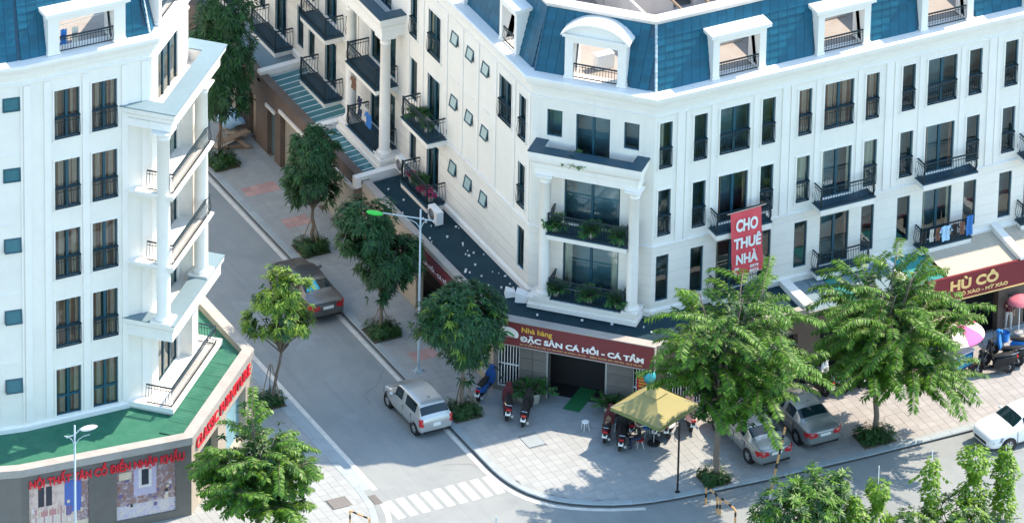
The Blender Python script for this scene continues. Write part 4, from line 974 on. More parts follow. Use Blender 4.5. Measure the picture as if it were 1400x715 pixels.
pslab(17.0, -0.80, 5.12, 1.12, 0.35)
pband(-0.80, 5.12, 1.17, [(-0.6, 16.98), (-0.12, 16.98), (-0.1, 17.3), (0.0, 17.4), (0.02, 17.55), (0.14, 17.68), (0.17, 17.9), (-0.6, 17.9)], 'roof_parapet')
pband(-0.80, 5.12, 1.17, [(0.2, 17.903), (0.2, 17.95), (-0.62, 17.95), (-0.62, 17.903)], 'parapet_cap', 'parapet_top')
for cu, cn_ in ((-0.62, 0.72), (3.55, 0.86)): column(LB, PF, cu, cn_, 7.96, 16.98, 0.29)
s = MB(); s.fbox(PF, 3.5, 4.2, -0.2, 0.5, 3.9, 17.0); s.build('pier', 'stucco', LB)
def prail(u0, u1, d, z, h, n0=-0.6, n1=0.0):
    s = MB(); L = u1 - u0; P = lambda x, y, zz: PF.p(u0 + x, -y, zz + z)
    t = MB(); rail_geo(t, 0, L, -d, h, 0.05, 0.12, 0.08); rail_geo(t, -d, n0 * -1 if n0 > 0 else 0.0, 0.0, h, 0.05, 0.12, 0.08, 'y-'); rail_geo(t, -d, n1, L, h, 0.05, 0.12, 0.08, 'y+')
    t.v = [P(*v) for v in t.v]; t.build('railing', 'iron', LB)
prail(-0.74, 4.6, 1.12, 3.93, 0.85); prail(-0.6, 3.85, 1.12, 10.67, 0.85); prail(-0.6, 3.85, 1.12, 14.02, 0.85)
# ---- ground floor: grey stone shop front, green canopy roof, stone parapet
GA0, GAB, GBC, GCD = (-30, 2.3), (-20.0, -0.82), (-12.6, -1.46), (-7.3, 3.80)
LG = [GA0, GAB, GBC, GCD, (-7.3, 46)]
gA, gB, gC = Facade(GA0, GAB), Facade(GAB, GBC), Facade(GBC, GCD)
gB_ops = [(0.35, 2.95, 0.5, 3.0), (4.15, 6.75, 0.5, 3.0)]; gC_ops = [(0.8, 3.2, 0.2, 2.6), (4.2, 6.6, 0.2, 2.6)]
s = MB(); wall_openings(s, gA, 0, gA.len, 0, 3.75, [], .2); s.build('shop_front', 'stone_grey', LB, fix=False, weld=True); s = MB(); wall_openings(s, gB, 0, gB.len, 0, 3.75, gB_ops, .12); s.build('shop_front', 'stone_grey', LB, fix=False, weld=True)
s = MB(); wall_openings(s, gC, 0, gC.len, 0, 3.75, gC_ops, .3); s.build('shop_front', 'beige', LB, fix=False, weld=True); s = MB(); wall_openings(s, Facade(GCD, (-7.3, 46)), 0, 42, 0, 3.75, [], .3); s.build('shop_front', 'beige', LB, fix=False, weld=True)
s = MB(); s.fbox(gC, 0.8, 3.2, -0.4, -0.3, 0.2, 2.6); s.build('display_window', 'glass_green', LB); s = MB(); s.fbox(gC, 4.2, 6.6, -0.4, -0.3, 0.2, 2.6); s.build('display_window', 'interior', LB)
s = MB(); s.sweep(LG, [(-0.42, 3.55), (0.05, 3.55), (0.05, 3.9), (-0.42, 3.9)], ring=True); s.build('canopy_parapet', 'parapet_stone', LB, fix=False)
s = MB(); s.poly([(-30, 2.6, 3.58), (-20, -0.5, 3.58), (-12.72, -1.1, 3.58), (-7.65, 3.95, 3.58), (-7.65, 46, 3.58), (-9.5, 46, 3.6), (-9.5, 5.4, 3.6), (-12.6, 2.3, 3.6), (-18.35, 2.42, 3.6), (-27, 4, 3.6)]); s.build('canopy_roof', 'canopy_green', LB, fix=False)
# green corrugated sheets on the corner canopy
for i in range(7):
    u0 = 0.3 + i * 1.0; s = MB()
    for j in range(10):
        a = u0 + j * 0.098; h0 = 0.03 * (j % 2); h1 = 0.03 * ((j + 1) % 2)
        s.poly([gC.p(a, -0.45, 3.605 + h0), gC.p(a + 0.098, -0.45, 3.605 + h1), gC.p(a + 0.098, -1.5, 3.63 + h1), gC.p(a, -1.5, 3.63 + h0)])
    s.build('roofing_sheet', 'canopy_green', LB, fix=False)
def poster(F, u0, u1, z0, z1, kind, label):
    o = empty('poster', F.p((u0 + u1) / 2, -0.09, z0), F.rz, label=label, cat='poster', group='posters in the furniture store front'); w = u1 - u0; h = z1 - z0; rr = random.Random(kind)
    def plate(x0, x1, a, b_, m, k, nm): s = MB(); s.box(x0 - w / 2, -0.004 * k - 0.004, a, x1 - w / 2, -0.004 * k, b_); s.build(nm, m, o, local=True)
    if kind == 1:
        plate(0, w, 0, h, 'poster_a', 0, 'backing'); plate(w * .80, w, 0, h * .9, 'poster_b', 1, 'print_panel'); plate(w * .6, w * .88, h * .35, h * .97, 'p_blue', 2, 'print_window')
        plate(w * .16, w * .26, h * .55, h * .92, 'p_dark', 2, 'print_frame'); plate(w * .29, w * .39, h * .55, h * .92, 'p_dark', 2, 'print_frame'); plate(0, w, 0, h * .16, 'p_cream', 2, 'print_floor')
        plate(w * .06, w * .6, h * .12, h * .36, 'poster_d', 3, 'print_bed'); plate(w * .2, w * .5, h * .36, h * .46, 'p_rose', 3, 'print_headboard'); plate(w * .62, w * .72, h * .3, h * .48, 'p_purple', 3, 'print_chair')
        for k in range(9): x = w * (.04 + .07 * k); plate(x, x + w * .02, h * .1, h * .5, 'p_rose' if k % 2 else 'p_cream', 4, 'print_leg')
        for k in range(9):
            x = w * rr.uniform(.02, .92); z = h * rr.uniform(.05, .55); plate(x, x + w * rr.uniform(.015, .06), z, z + h * rr.uniform(.02, .10), rr.choice(['p_white', 'p_rose', 'p_dark', 'p_cream', 'p_purple', 'p_wall']), 5 + k * .1, 'print_furniture')
    else:
        plate(0, w, 0, h, 'poster_b', 0, 'backing'); plate(w * .3, w * .68, h * .4, h, 'p_lilac', 1, 'print_panel'); plate(w * .38, w * .6, h * .55, h * .95, 'p_white', 2, 'print_window'); plate(w * .43, w * .55, h * .6, h * .9, 'p_dark', 3, 'print_figure')
        plate(0, w, 0, h * .26, 'poster_c', 2, 'print_floor'); plate(w * .05, w * .26, h * .76, h * .9, 'p_cream', 2, 'print_lamp')
        for k in range(16):
            x = w * rr.uniform(.01, .93); z = h * rr.uniform(.06, .60) if k % 3 else h * rr.uniform(.1, .9); plate(x, x + w * rr.uniform(.015, .07), z, z + h * rr.uniform(.02, .09), rr.choice(['p_white', 'p_rose', 'p_dark', 'p_cream', 'p_purple']), 3 + k * .1, 'print_furniture')
for nm, c in (('p_wall', (.62, .47, .40)), ('p_lilac', (.46, .42, .56)), ('p_blue', (.08, .14, .42)), ('p_dark', (.03, .035, .05)), ('p_cream', (.62, .52, .40)), ('p_white', (.66, .62, .62)), ('p_rose', (.45, .22, .22)), ('p_purple', (.16, .12, .26)), ('p_brown', (.26, .12, .08))): mat(nm, c, 0.35, var=0.35, scale=9)
def print_mat(name, cols, scale):
    m = bpy.data.materials.new(name); m.use_nodes = True; N = m.node_tree.nodes; L = m.node_tree.links; b = N['Principled BSDF']; b.inputs['Roughness'].default_value = 0.3
    tc = N.new('ShaderNodeTexCoord'); nz = N.new('ShaderNodeTexNoise'); nz.inputs['Scale'].default_value = 5.0; nz.inputs['Detail'].default_value = 4; L.new(tc.outputs['Object'], nz.inputs['Vector'])
    mx = N.new('ShaderNodeMix'); mx.data_type = 'RGBA'; mx.inputs['Factor'].default_value = 0.12; L.new(tc.outputs['Object'], mx.inputs['A']); L.new(nz.outputs['Color'], mx.inputs['B'])
    vo = N.new('ShaderNodeTexNoise'); vo.inputs['Scale'].default_value = scale; vo.inputs['Detail'].default_value = 7; vo.inputs['Roughness'].default_value = 0.72; vo.inputs['Distortion'].default_value = 0.6; L.new(tc.outputs['Object'], vo.inputs['Vector'])
    sp = N.new('ShaderNodeMapRange'); sp.inputs['From Min'].default_value = 0.3; sp.inputs['From Max'].default_value = 0.7; L.new(vo.outputs['Fac'], sp.inputs[0]); cr = N.new('ShaderNodeValToRGB'); cr.color_ramp.interpolation = 'LINEAR'
    while len(cr.color_ramp.elements) < len(cols): cr.color_ramp.elements.new(0.5)
    for i, c in enumerate(cols): cr.color_ramp.elements[i].position = i / (len(cols) - 1); cr.color_ramp.elements[i].color = tuple(c) + (1,)
    L.new(sp.outputs[0], cr.inputs[0]); L.new(cr.outputs[0], b.inputs['Base Color']); M[name] = m
print_mat('poster_a', [(.50, .36, .30), (.66, .52, .44), (.60, .46, .42), (.42, .30, .28), (.68, .60, .56)], 3.0)
print_mat('poster_b', [(.05, .025, .02), (.24, .11, .08), (.38, .22, .17), (.16, .13, .18), (.50, .38, .34), (.30, .27, .42), (.66, .58, .56)], 4.0)
print_mat('poster_c', [(.20, .20, .40), (.45, .42, .56), (.62, .55, .5), (.30, .26, .34)], 5.0)
print_mat('poster_d', [(.70, .64, .60), (.56, .46, .42), (.75, .72, .70)], 9.0)
poster(gB, 0.35, 2.95, 0.5, 3.0, 1, 'furniture poster with bedroom print beside the street lamp'); poster(gB, 4.15, 6.75, 0.5, 3.0, 2, 'furniture poster with showroom print below the red lettering end')
SG = empty('store_lettering', gB.p(0.3, 0.06, 3.0), label='red raised letters in one row along the grey stone store front', cat='sign')
text('lettering', 'NỘI THẤT TÂN CỔ ĐIỂN NHẬP KHẨU', gB, 0.35, 0.05, 2.93, 0.5, 'letter_red', SG, 0.03, 0.014, fit=6.75, height=0.70)
SG2 = empty('side_lettering', gC.p(0.3, 0.06, 3.0), label='red raised letters ending in FURNITURE on the corner parapet side', cat='sign')
text('lettering', 'CLASSIC FURNITURE', gC, 0.5, 0.05, 3.0, 0.5, 'letter_red', SG2, 0.03, 0.004, fit=6.5, height=0.52)
# flooring between street-side parapet and wall on the far side
# ================================================================== vegetation
RV = Vector((math.cos(AZ), -math.sin(AZ), 0))     # towards picture right
def leaf(mb, p, d, up, L, w, droop=0.25, fold=0.15):
    d = d.normalized(); s = d.cross(up)
    if s.length < 1e-3: s = Vector((1, 0, 0))
    s.normalize(); m = p + d * (L * 0.45) - Vector((0, 0, 1)) * (L * droop * 0.2); t = p + d * L - Vector((0, 0, 1)) * (L * droop)
    b = len(mb.v); f = up * (-fold * w)
    mb.v += [tuple(p), tuple(m + s * w / 2 + f), tuple(t), tuple(m - s * w / 2 + f)]
    mb.face((b, b + 1, b + 2)); mb.face((b, b + 2, b + 3))
def rosette(mb, p, ax, n, L, w, rnd, droop=0.4, spread=1.0):
    ax = ax.normalized(); a = ax.orthogonal().normalized(); c = ax.cross(a); ph = rnd.random() * 6.28
    for i in range(n):
        an = ph + i * 2.4; el = rnd.uniform(0.05, 0.75)
        d = (a * math.cos(an) + c * math.sin(an)) * spread + ax * el
        leaf(mb, p + ax * rnd.uniform(-0.08, 0.05), d, ax, L * rnd.uniform(0.7, 1.15), w * rnd.uniform(0.8, 1.2), droop * rnd.uniform(0.5, 1.4))
def limb(mb, pts, r0, r1, k=7):
    n = len(pts); mb.tube(pts, [r0 + (r1 - r0) * i / (n - 1) for i in range(n)], k)
def wob(a, b, n, amp, rnd):
    a, b = Vector(a), Vector(b); out = []
    for i in range(n + 1):
        t = i / n; out.append(a.lerp(b, t) + Vector((rnd.uniform(-1, 1), rnd.uniform(-1, 1), rnd.uniform(-.4, .4))) * amp * math.sin(math.pi * t))
    return out
def mango(name, x, y, lobes, trunk_h, label, seed, n_ros=900, L=0.30, w=0.085, lean=(0, 0), m='leaf_mango', stakes=True, gap=-0.18, group='street trees along the kerb', r=0.09, young=0.0, nl=9):
    rnd = random.Random(seed); o = empty(name, (x, y, PZ), label=label, cat='tree', group=group)
    tr = MB(); tr.smooth = True; top = Vector((lean[0], lean[1], trunk_h))
    limb(tr, wob((0, 0, -0.05), top, 5, 0.05, rnd), r, r * 0.75)
    for (lx, ly, lz, rx, rz) in lobes:
        for k in range(4):
            e = Vector((lx + rnd.uniform(-.5, .5) * rx, ly + rnd.uniform(-.5, .5) * rx, lz + rnd.uniform(-.3, .5) * rz)); limb(tr, wob(top, e, 4, 0.12, rnd), r * 0.55, 0.012, 5)
    tr.build('trunk', 'bark', o, local=True, fix=False)
    cr = MB(); cy = MB(); tot = sum(q[3] ** 2 * q[4] for q in lobes)
    for (lx, ly, lz, rx, rz) in lobes:
        c = Vector((lx, ly, lz)); k = int(n_ros * rx ** 2 * rz / tot); made = 0; tries = 0
        while made < k and tries < k * 6:
            tries += 1
            d = Vector((rnd.gauss(0, 1), rnd.gauss(0, 1), rnd.gauss(0, 1))).normalized(); f = rnd.uniform(0.35, 1.0) ** 0.5
            nz = noise.noise(d * 2.1 + Vector((seed * 3.1, x, y))); f *= 1.0 + 0.35 * nz
            p = c + Vector((d.x * rx, d.y * rx, d.z * rz)) * f
            if p.z < trunk_h * 0.55: continue
            if noise.noise(p * 1.25 + Vector((seed, 0, 0))) < gap: continue
            made += 1; tgt = cy if rnd.random() < young else cr
            rosette(tgt, p, d + Vector((0, 0, 0.9)), nl, L, w, rnd, 0.55)
    cr.build('crown', m, o, local=True, fix=False)
    if cy.v: cy.build('young_sunlit_leaves', 'leaf_young_sunlit', o, local=True, fix=False)
    if stakes:
        for k in range(3):
            an = k * 2.09 + seed; s = MB(); s.tube([(0.55 * math.cos(an), 0.55 * math.sin(an), 0), (0.06 * math.cos(an), 0.06 * math.sin(an), trunk_h * 0.75)], 0.022, 5); s.build('stake', 'wood', o, local=True)
    return o
def frond(mb, st, pts, rnd, ll=0.34, lw=0.12, sp=0.028, start=0.12):
    # a drooping branch with two rows of leaflets
    L = sum((pts[i + 1] - pts[i]).length for i in range(len(pts) - 1)); n = int(L / sp); limb(st, pts, 0.018, 0.006, 4)
    for i in range(n):
        t = i / n
        if t < start: continue
        f = t * (len(pts) - 1); k = min(int(f), len(pts) - 2); p = pts[k].lerp(pts[k + 1], f - k); d = (pts[k + 1] - pts[k]).normalized()
        sv = d.cross(Vector((0, 0, 1)))
        if sv.length < 0.1: sv = Vector((1, 0, 0))
        sv.normalize(); upv = sv.cross(d)
        env = min(1.0, (t - start) / 0.15 + 0.45) * (1.0 if t < 0.85 else 1.25 - (t - 0.85) * 3.5)
        for s in (-1, 1):
            if rnd.random() < 0.06: continue
            dd = sv * s * 0.85 + d * rnd.uniform(0.1, 0.5) + Vector((0, 0, rnd.uniform(-0.60, 0.15)))
            leaf(mb, p, dd, upv, ll * env * rnd.uniform(0.8, 1.15), lw * rnd.uniform(0.85, 1.15), rnd.uniform(0.15, 0.45))
def frond_tree(name, x, y, trunk_h, limbs, seed, label, flen=(1.6, 2.9), per=13, ll=0.29, lw=0.065, r=0.13, m='leaf_frond', els=(12, 28, 45, 62, 78), zmin=2.2, shift=(0, 0), tall=1.0, left_min=0.0, group='large trees by the kerb', lean=(0, 0), z0=PZ, spread=1.0, height=5.0, bark='bark'):
    rnd = random.Random(seed); o = empty(name, (x, y, z0), label=label, cat='tree', group=group)
    tr = MB(); tr.smooth = True; cr = MB(); st = MB(); top = Vector((lean[0], lean[1], trunk_h))
    limb(tr, wob((0, 0, -0.05), top, 7, 0.06, rnd), r, r * 0.7, 9); LPS = []
    for i in range(limbs):
        an = i * 2.399 + rnd.uniform(-.3, .3); el = R(rnd.choice(els)) if i else R(85)
        Lb = rnd.uniform(0.42, 0.62) * height * (0.55 + 0.45 * math.sin(el)) * (spread if el < R(50) else tall)
        d = Vector((math.cos(an) * math.cos(el), math.sin(an) * math.cos(el), math.sin(el))); s0 = top - Vector((0, 0, rnd.uniform(0, 0.8))); e = s0 + d * Lb + Vector((shift[0], shift[1], 0))
        lp = wob(s0, e, 5, 0.15, rnd); limb(tr, lp, r * 0.5, 0.02, 6); LPS.append(lp)
        for k in range(per):
            t = 0.25 + 0.75 * (k + 0.5) / per; f = t * 5; q = min(int(f), 4); p = lp[q].lerp(lp[q + 1], f - q)
            a2 = an + rnd.uniform(-1.9, 1.9) * (1.15 - 0.5 * t); e2 = R(rnd.uniform(-8, 42)) * (0.5 + 0.5 * math.sin(el)) + R(4)
            Lf = rnd.uniform(*flen); dd = Vector((math.cos(a2) * math.cos(e2), math.sin(a2) * math.cos(e2), math.sin(e2)))
            pts = []
            for j in range(7):
                tt = j / 6; pts.append(p + dd * (Lf * tt) + Vector((0, 0, -0.30 * Lf * tt ** 2.6)) + Vector((rnd.uniform(-1, 1), rnd.uniform(-1, 1), 0)) * 0.03)
            lo = min(q_.z for q_ in pts)
            if lo < zmin or (pts[-1].dot(RV) < -0.9 and lo < left_min): continue
            frond(cr, st, pts, rnd, ll, lw)
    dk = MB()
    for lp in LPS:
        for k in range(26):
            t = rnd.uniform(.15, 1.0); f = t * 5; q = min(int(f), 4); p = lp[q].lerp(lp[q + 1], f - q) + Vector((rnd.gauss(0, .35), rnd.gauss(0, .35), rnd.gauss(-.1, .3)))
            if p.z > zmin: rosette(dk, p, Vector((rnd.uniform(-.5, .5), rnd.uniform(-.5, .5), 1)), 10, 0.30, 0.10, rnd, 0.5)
    dk.build('shaded_inner_foliage', 'leaf_inner_shade', o, local=True, fix=False)
    tr.build('trunk', bark, o, local=True, fix=False); st.build('twigs', 'bark_dark', o, local=True, fix=False); cr.build('crown', m, o, local=True, fix=False)
    return o
def hedge(x, y, sx, sy, h, seed, label, m='leaf_hedge', n=420, group='clipped hedges round the tree bases'):
    rnd = random.Random(seed); o = empty('hedge', (x, y, PZ), label=label, cat='hedge', group=group); mb = MB()
    s = MB(); s.box(-sx / 2, -sy / 2, -0.02, sx / 2, sy / 2, 0.05); s.build('soil', 'soil', o, local=True)
    for i in range(n):
        p = Vector((rnd.uniform(-.5, .5) * sx, rnd.uniform(-.5, .5) * sy, rnd.uniform(0.1, 1) * h * (0.75 + 0.5 * rnd.random())))
        rosette(mb, p, Vector((p.x * .8, p.y * .8, 0.8)), 6, 0.13, 0.06, rnd, 0.3)
    mb.build('foliage', m, o, local=True, fix=False)
def rv(a, z, rx, rz, dpt=0.0): return (RV.x * a + RV.y * -dpt * 0, RV.y * a, z, rx, rz)
mango('street_tree', 1.2, 24.9, [rv(0.1, 3.6, 1.35, 1.4), rv(-0.05, 5.6, 1.55, 1.6), rv(0.2, 7.6, 1.25, 1.5), rv(0.1, 9.2, 0.8, 1.0)], 1.7, 'tall dark green street tree beside heaped debris at the far end', 3, 1500, gap=-0.3)
mango('street_tree', 1.44, 16.1, [rv(-0.1, 3.6, 1.2, 1.1), rv(0.05, 4.9, 1.05, 1.2), rv(0.5, 2.9, 0.6, 0.6), rv(-0.55, 2.7, 0.55, 0.6)], 1.9, 'slim street tree with forked trunk and round dark crown above a hedge', 11, 850)
mango('street_tree', 0.95, 8.4, [rv(-0.75, 5.2, 1.35, 1.25), rv(0.25, 3.7, 1.45, 1.1), rv(-0.05, 2.2, 0.75, 0.45), rv(0.9, 4.0, 0.8, 0.8)], 1.7, 'street tree with two-lobed dark crown left of the lamp post', 23, 1250, gap=-0.26)
mango('street_tree', 1.2, 1.15, [rv(0.0, 4.7, 1.75, 1.45), rv(0.5, 4.3, 1.3, 1.1), rv(-0.9, 4.5, 1.25, 1.05), rv(0.1, 3.2, 1.1, 0.8), rv(0.1, 2.0, 0.4, 0.6)], 2.2, 'broad round street tree beside the silver hatchback and blue scooter', 31, 1800, gap=-0.3, young=0.10)
mango('street_tree', -5.85, 5.1, [rv(0.1, 5.4, 0.95, 0.75), rv(0.95, 5.6, 0.9, 0.7), rv(0.55, 4.4, 1.2, 0.8), rv(-0.5, 4.1, 0.8, 0.6), rv(1.3, 4.3, 0.75, 0.65), rv(0.3, 6.3, 0.6, 0.5)], 2.6, 'light sparse young tree across the street with leaning trunk', 41, 620, lean=(0.35, -0.3), gap=-0.02, young=0.8, r=0.075, L=0.26)  # large share of the lightened leaves paints the sunlit crown
hedge(1.3, 15.95, 1.25, 1.25, 0.5, 1, 'small dark hedge under the forked street tree'); hedge(0.95, 8.3, 1.3, 1.3, 0.5, 2, 'small dark hedge under the two-lobed street tree'); hedge(1.15, 0.95, 1.25, 1.2, 0.5, 3, 'small dark hedge beside the rear of the silver hatchback'); hedge(-5.95, 5.2, 1.3, 1.1, 0.5, 4, 'small hedge under the sparse young tree'); hedge(1.0, 24.3, 1.2, 1.2, 0.5, 5, 'small hedge below the tall tree by the debris')
frond_tree('large_tree', 8.3, -8.3, 4.3, 20, 5, 'large leafy tree with ringed trunk beside the green parasol', flen=(1.5, 2.7), height=6.6, per=11, r=0.15, els=(28, 40, 55, 68, 80), zmin=3.2, shift=(RV.x * 0.8, RV.y * 0.8), tall=1.45, spread=0.85, left_min=4.6)
frond_tree('large_tree', 16.0, -7.95, 3.5, 21, 8, 'wide tree with long drooping fronds behind the parked sedans', flen=(1.6, 2.9), height=6.0, per=11, spread=1.05, r=0.13, zmin=2.0, shift=(RV.x * .9, RV.y * .9), tall=1.35)
frond_tree('large_tree', -11.5, -5.5, 3.2, 24, 15, 'bright green tree in front of the furniture store corner', flen=(1.0, 1.9), height=6.0, per=11, ll=0.26, lw=0.08, group='large trees by the kerb')
hedge(8.2, -8.25, 1.1, 1.1, 0.45, 6, 'dark hedge round the ringed trunk of the large tree'); hedge(15.85, -8.2, 1.5, 1.2, 0.55, 7, 'leafy hedge round the trunk behind the parked sedans')
# bands round the ringed trunk
# near side of the street: verge with shrubs and climbing plants on posts
v = MB(); v.box(-40, -19, -0.03, 60, -17.3, 0.12); tag(v.build('verge', 'soil'), kind='structure')
def vine(x, y, top, rad, seed, label, n=900, post=0.35, arms=()):
    rnd = random.Random(seed); o = empty('climbing_plant', (x, y, 0), label=label, cat='climbing plant', group='climbing plants on posts'); mb = MB(); st = MB(); st.tube([(0, 0, 0), (0, 0, top + post)], 0.02, 5); st.build('post', 'white_metal', o, local=True)
    for i in range(n):
        z = rnd.random() ** 0.8 * top; f = 0.62 + 1.0 * noise.noise(Vector((seed * 7.3, z * 1.1, 0))) + 0.25 * (1 - z / top) + 0.35 * noise.noise(Vector((seed, z * 3, 5))); an = rnd.random() * 6.283; rr = rad * max(.15, f) * (1 + .5 * noise.noise(Vector((an, z * 1.5, seed)))) * math.sqrt(rnd.uniform(0.1, 1.2))
        p = Vector((rr * math.cos(an), rr * math.sin(an), z + 0.05)); d = Vector((math.cos(an), math.sin(an), rnd.uniform(-.9, .2)))
        leaf(mb, p, d, Vector((math.cos(an) * .4, math.sin(an) * .4, 1)).normalized(), rnd.uniform(0.12, 0.2), rnd.uniform(0.10, 0.16), 0.35)
    for (a, dz, L) in arms:
        for i in range(int(L / 0.05)):
            t = i * 0.05; p = Vector((a * RV.x * t, a * RV.y * t, top - 0.5 + dz * t - 0.25 * t * t)); leaf(mb, p, Vector((rnd.uniform(-1, 1), rnd.uniform(-1, 1), -0.6)), Vector((0, 0, 1)), 0.15, 0.12, 0.4)
    mb.build('foliage', 'leaf_vine', o, local=True, fix=False); return o
Yv = -15.8
vine(14.25, Yv, 3.75, 0.36, 1, 'slim climbing plant on a thin post in front of the road', 750, 0.45, arms=((-1, -0.35, 1.0), (1, -0.5, 0.8)))
vine(16.3, Yv, 3.8, 0.62, 2, 'full climbing plant column below the white car bonnet', 1700, 0.05)
vine(17.75, Yv, 3.35, 0.55, 3, 'climbing plant column at the right end of the row', 1400, 0.1, arms=((-1, -0.2, 0.8),))
vine(11.75, Yv, 3.35, 0.55, 4, 'bright climbing plant beside the dark shrub with a tall post', 1300, 0.75)
vine(10.6, Yv - 0.2, 3.0, 0.6, 5, 'low bright climbing plant joining the dark shrub', 1100, 0.2)
def shrub(x, y, h, rad, seed, label, n=260, L=0.34, m='leaf_frond', group='shrubs on the near verge'):
    rnd = random.Random(seed); o = empty('shrub', (x, y, 0), label=label, cat='shrub', group=group); st = MB(); mb = MB(); md = MB()
    for i in range(9):
        an = i * 2.4; e = Vector((rad * .7 * math.cos(an), rad * .7 * math.sin(an), h * rnd.uniform(.65, 1))); limb(st, wob((0, 0, 0), e, 4, 0.1, rnd), 0.03, 0.01, 5)
    for i in range(n):
        d = Vector((rnd.gauss(0, 1), rnd.gauss(0, 1), rnd.gauss(0, 1))).normalized(); f = rnd.uniform(0.3, 1) ** 0.5
        p = Vector((d.x * rad * f, d.y * rad * f, h * 0.55 + d.z * f * h * 0.5 * (1 + 0.3 * noise.noise(d * 2 + Vector((seed, 0, 0))))))
        rosette(mb if rnd.random() < .55 else md, p, d + Vector((0, 0, 1.0)), 11, L, 0.09, rnd, 0.35)
    st.build('stems', 'bark_dark', o, local=True, fix=False); mb.build('foliage', m, o, local=True, fix=False); md.build('dark_foliage', 'leaf_hedge', o, local=True, fix=False)
shrub(7.2, -15.9, 4.3, 1.35, 3, 'dark rosette-leaved shrub left of the climbing plants', 300); shrub(8.7, -15.6, 4.5, 1.3, 4, 'tall rosette-leaved shrub with pale tips in the front middle', 300); shrub(10.0, -15.2, 4.0, 0.9, 9, 'narrow dark shrub just behind the bright climbing plant', 160)
shrub(15.2, -16.3, 1.9, 1.4, 6, 'low shrub at the foot of the slim climbing plant', 200, 0.26, 'leaf_vine'); shrub(12.9, -16.6, 2.0, 1.3, 7, 'low shrub at the bottom edge between climbing plants', 200, 0.26, 'leaf_vine')
# ================================================================== vehicles
def subdivide_eval(verts, faces, mats_idx, levels=2, crease=None):
    me = bpy.data.meshes.new('tmp'); me.from_pydata(verts, [], faces); me.polygons.foreach_set('material_index', mats_idx)
    for _ in range(8): me.materials.append(M['black'])
    me.polygons.foreach_set('material_index', mats_idx); me.update()
    bm = bmesh.new(); bm.from_mesh(me); bmesh.ops.remove_doubles(bm, verts=bm.verts, dist=1e-5); bmesh.ops.recalc_face_normals(bm, faces=bm.faces); bm.to_mesh(me); bm.free()
    o = bpy.data.objects.new('tmp', me); col.objects.link(o); md = o.modifiers.new('s', 'SUBSURF'); md.levels = levels; md.render_levels = levels
    dg = bpy.context.evaluated_depsgraph_get(); ev = bpy.data.meshes.new_from_object(o.evaluated_get(dg)); bpy.data.objects.remove(o); bpy.data.meshes.remove(me); return ev
def split_by_mat(ev, names):
    # returns {index: mesh} with one mesh for every material index, one mesh per connected piece handled by the caller
    out = {}
    for idx, (nm, m) in names.items():
        bm = bmesh.new(); bm.from_mesh(ev); bmesh.ops.delete(bm, geom=[f for f in bm.faces if f.material_index != idx], context='FACES')
        for f in bm.faces: f.smooth = True; f.material_index = 0
        if not bm.faces: bm.free(); continue
        me = bpy.data.meshes.new(nm); bm.to_mesh(me); bm.free(); me.materials.clear(); me.materials.append(M[m]); out[idx] = me
    return out
WH = {}
def wheel(par, x, y, r, side, wd=0.19):
    key = (r, side)
    if key not in WH:
        t = MB(); t.smooth = True; s = side
        t.lathe([(r * .66, -wd / 2), (r * .93, -wd / 2), (r, -wd * .3), (r, wd * .3), (r * .93, wd / 2), (r * .66, wd / 2)], 24, axis='y', cap=False)
        q = MB(); q.smooth = True; q.lathe([(r * .66, s * wd * .40), (r * .62, s * wd * .46), (r * .58, s * wd * .36), (0.02, s * wd * .30)], 24, axis='y', cap=False)
        for k in range(6):
            an = k / 6 * 6.283; q.smooth = False; c, sn = math.cos(an), math.sin(an); e = r * .6
            for w2 in (1,): q.hexa([(-sn * .03, s * wd * .34, c * .03), (sn * .03, s * wd * .34, -c * .03), (c * e + sn * .045, s * wd * .40, sn * e - c * .045), (c * e - sn * .045, s * wd * .40, sn * e + c * .045), (-sn * .03, s * wd * .50, c * .03), (sn * .03, s * wd * .50, -c * .03), (c * e + sn * .045, s * wd * .47, sn * e - c * .045), (c * e - sn * .045, s * wd * .47, sn * e + c * .045)])
        d = MB(); d.lathe([(r * .57, s * wd * .1), (r * .57, s * wd * .30), (0.01, s * wd * .30)], 20, axis='y')
        WH[key] = (t.mesh('wheel', 'rubber'), q.mesh('rim', 'alloy'), d.mesh('brake_disc', 'dark_metal'))
    o = link('wheel', WH[key][0], par, (x, y, r)); link('rim', WH[key][1], o); link('brake_disc', WH[key][2], o)
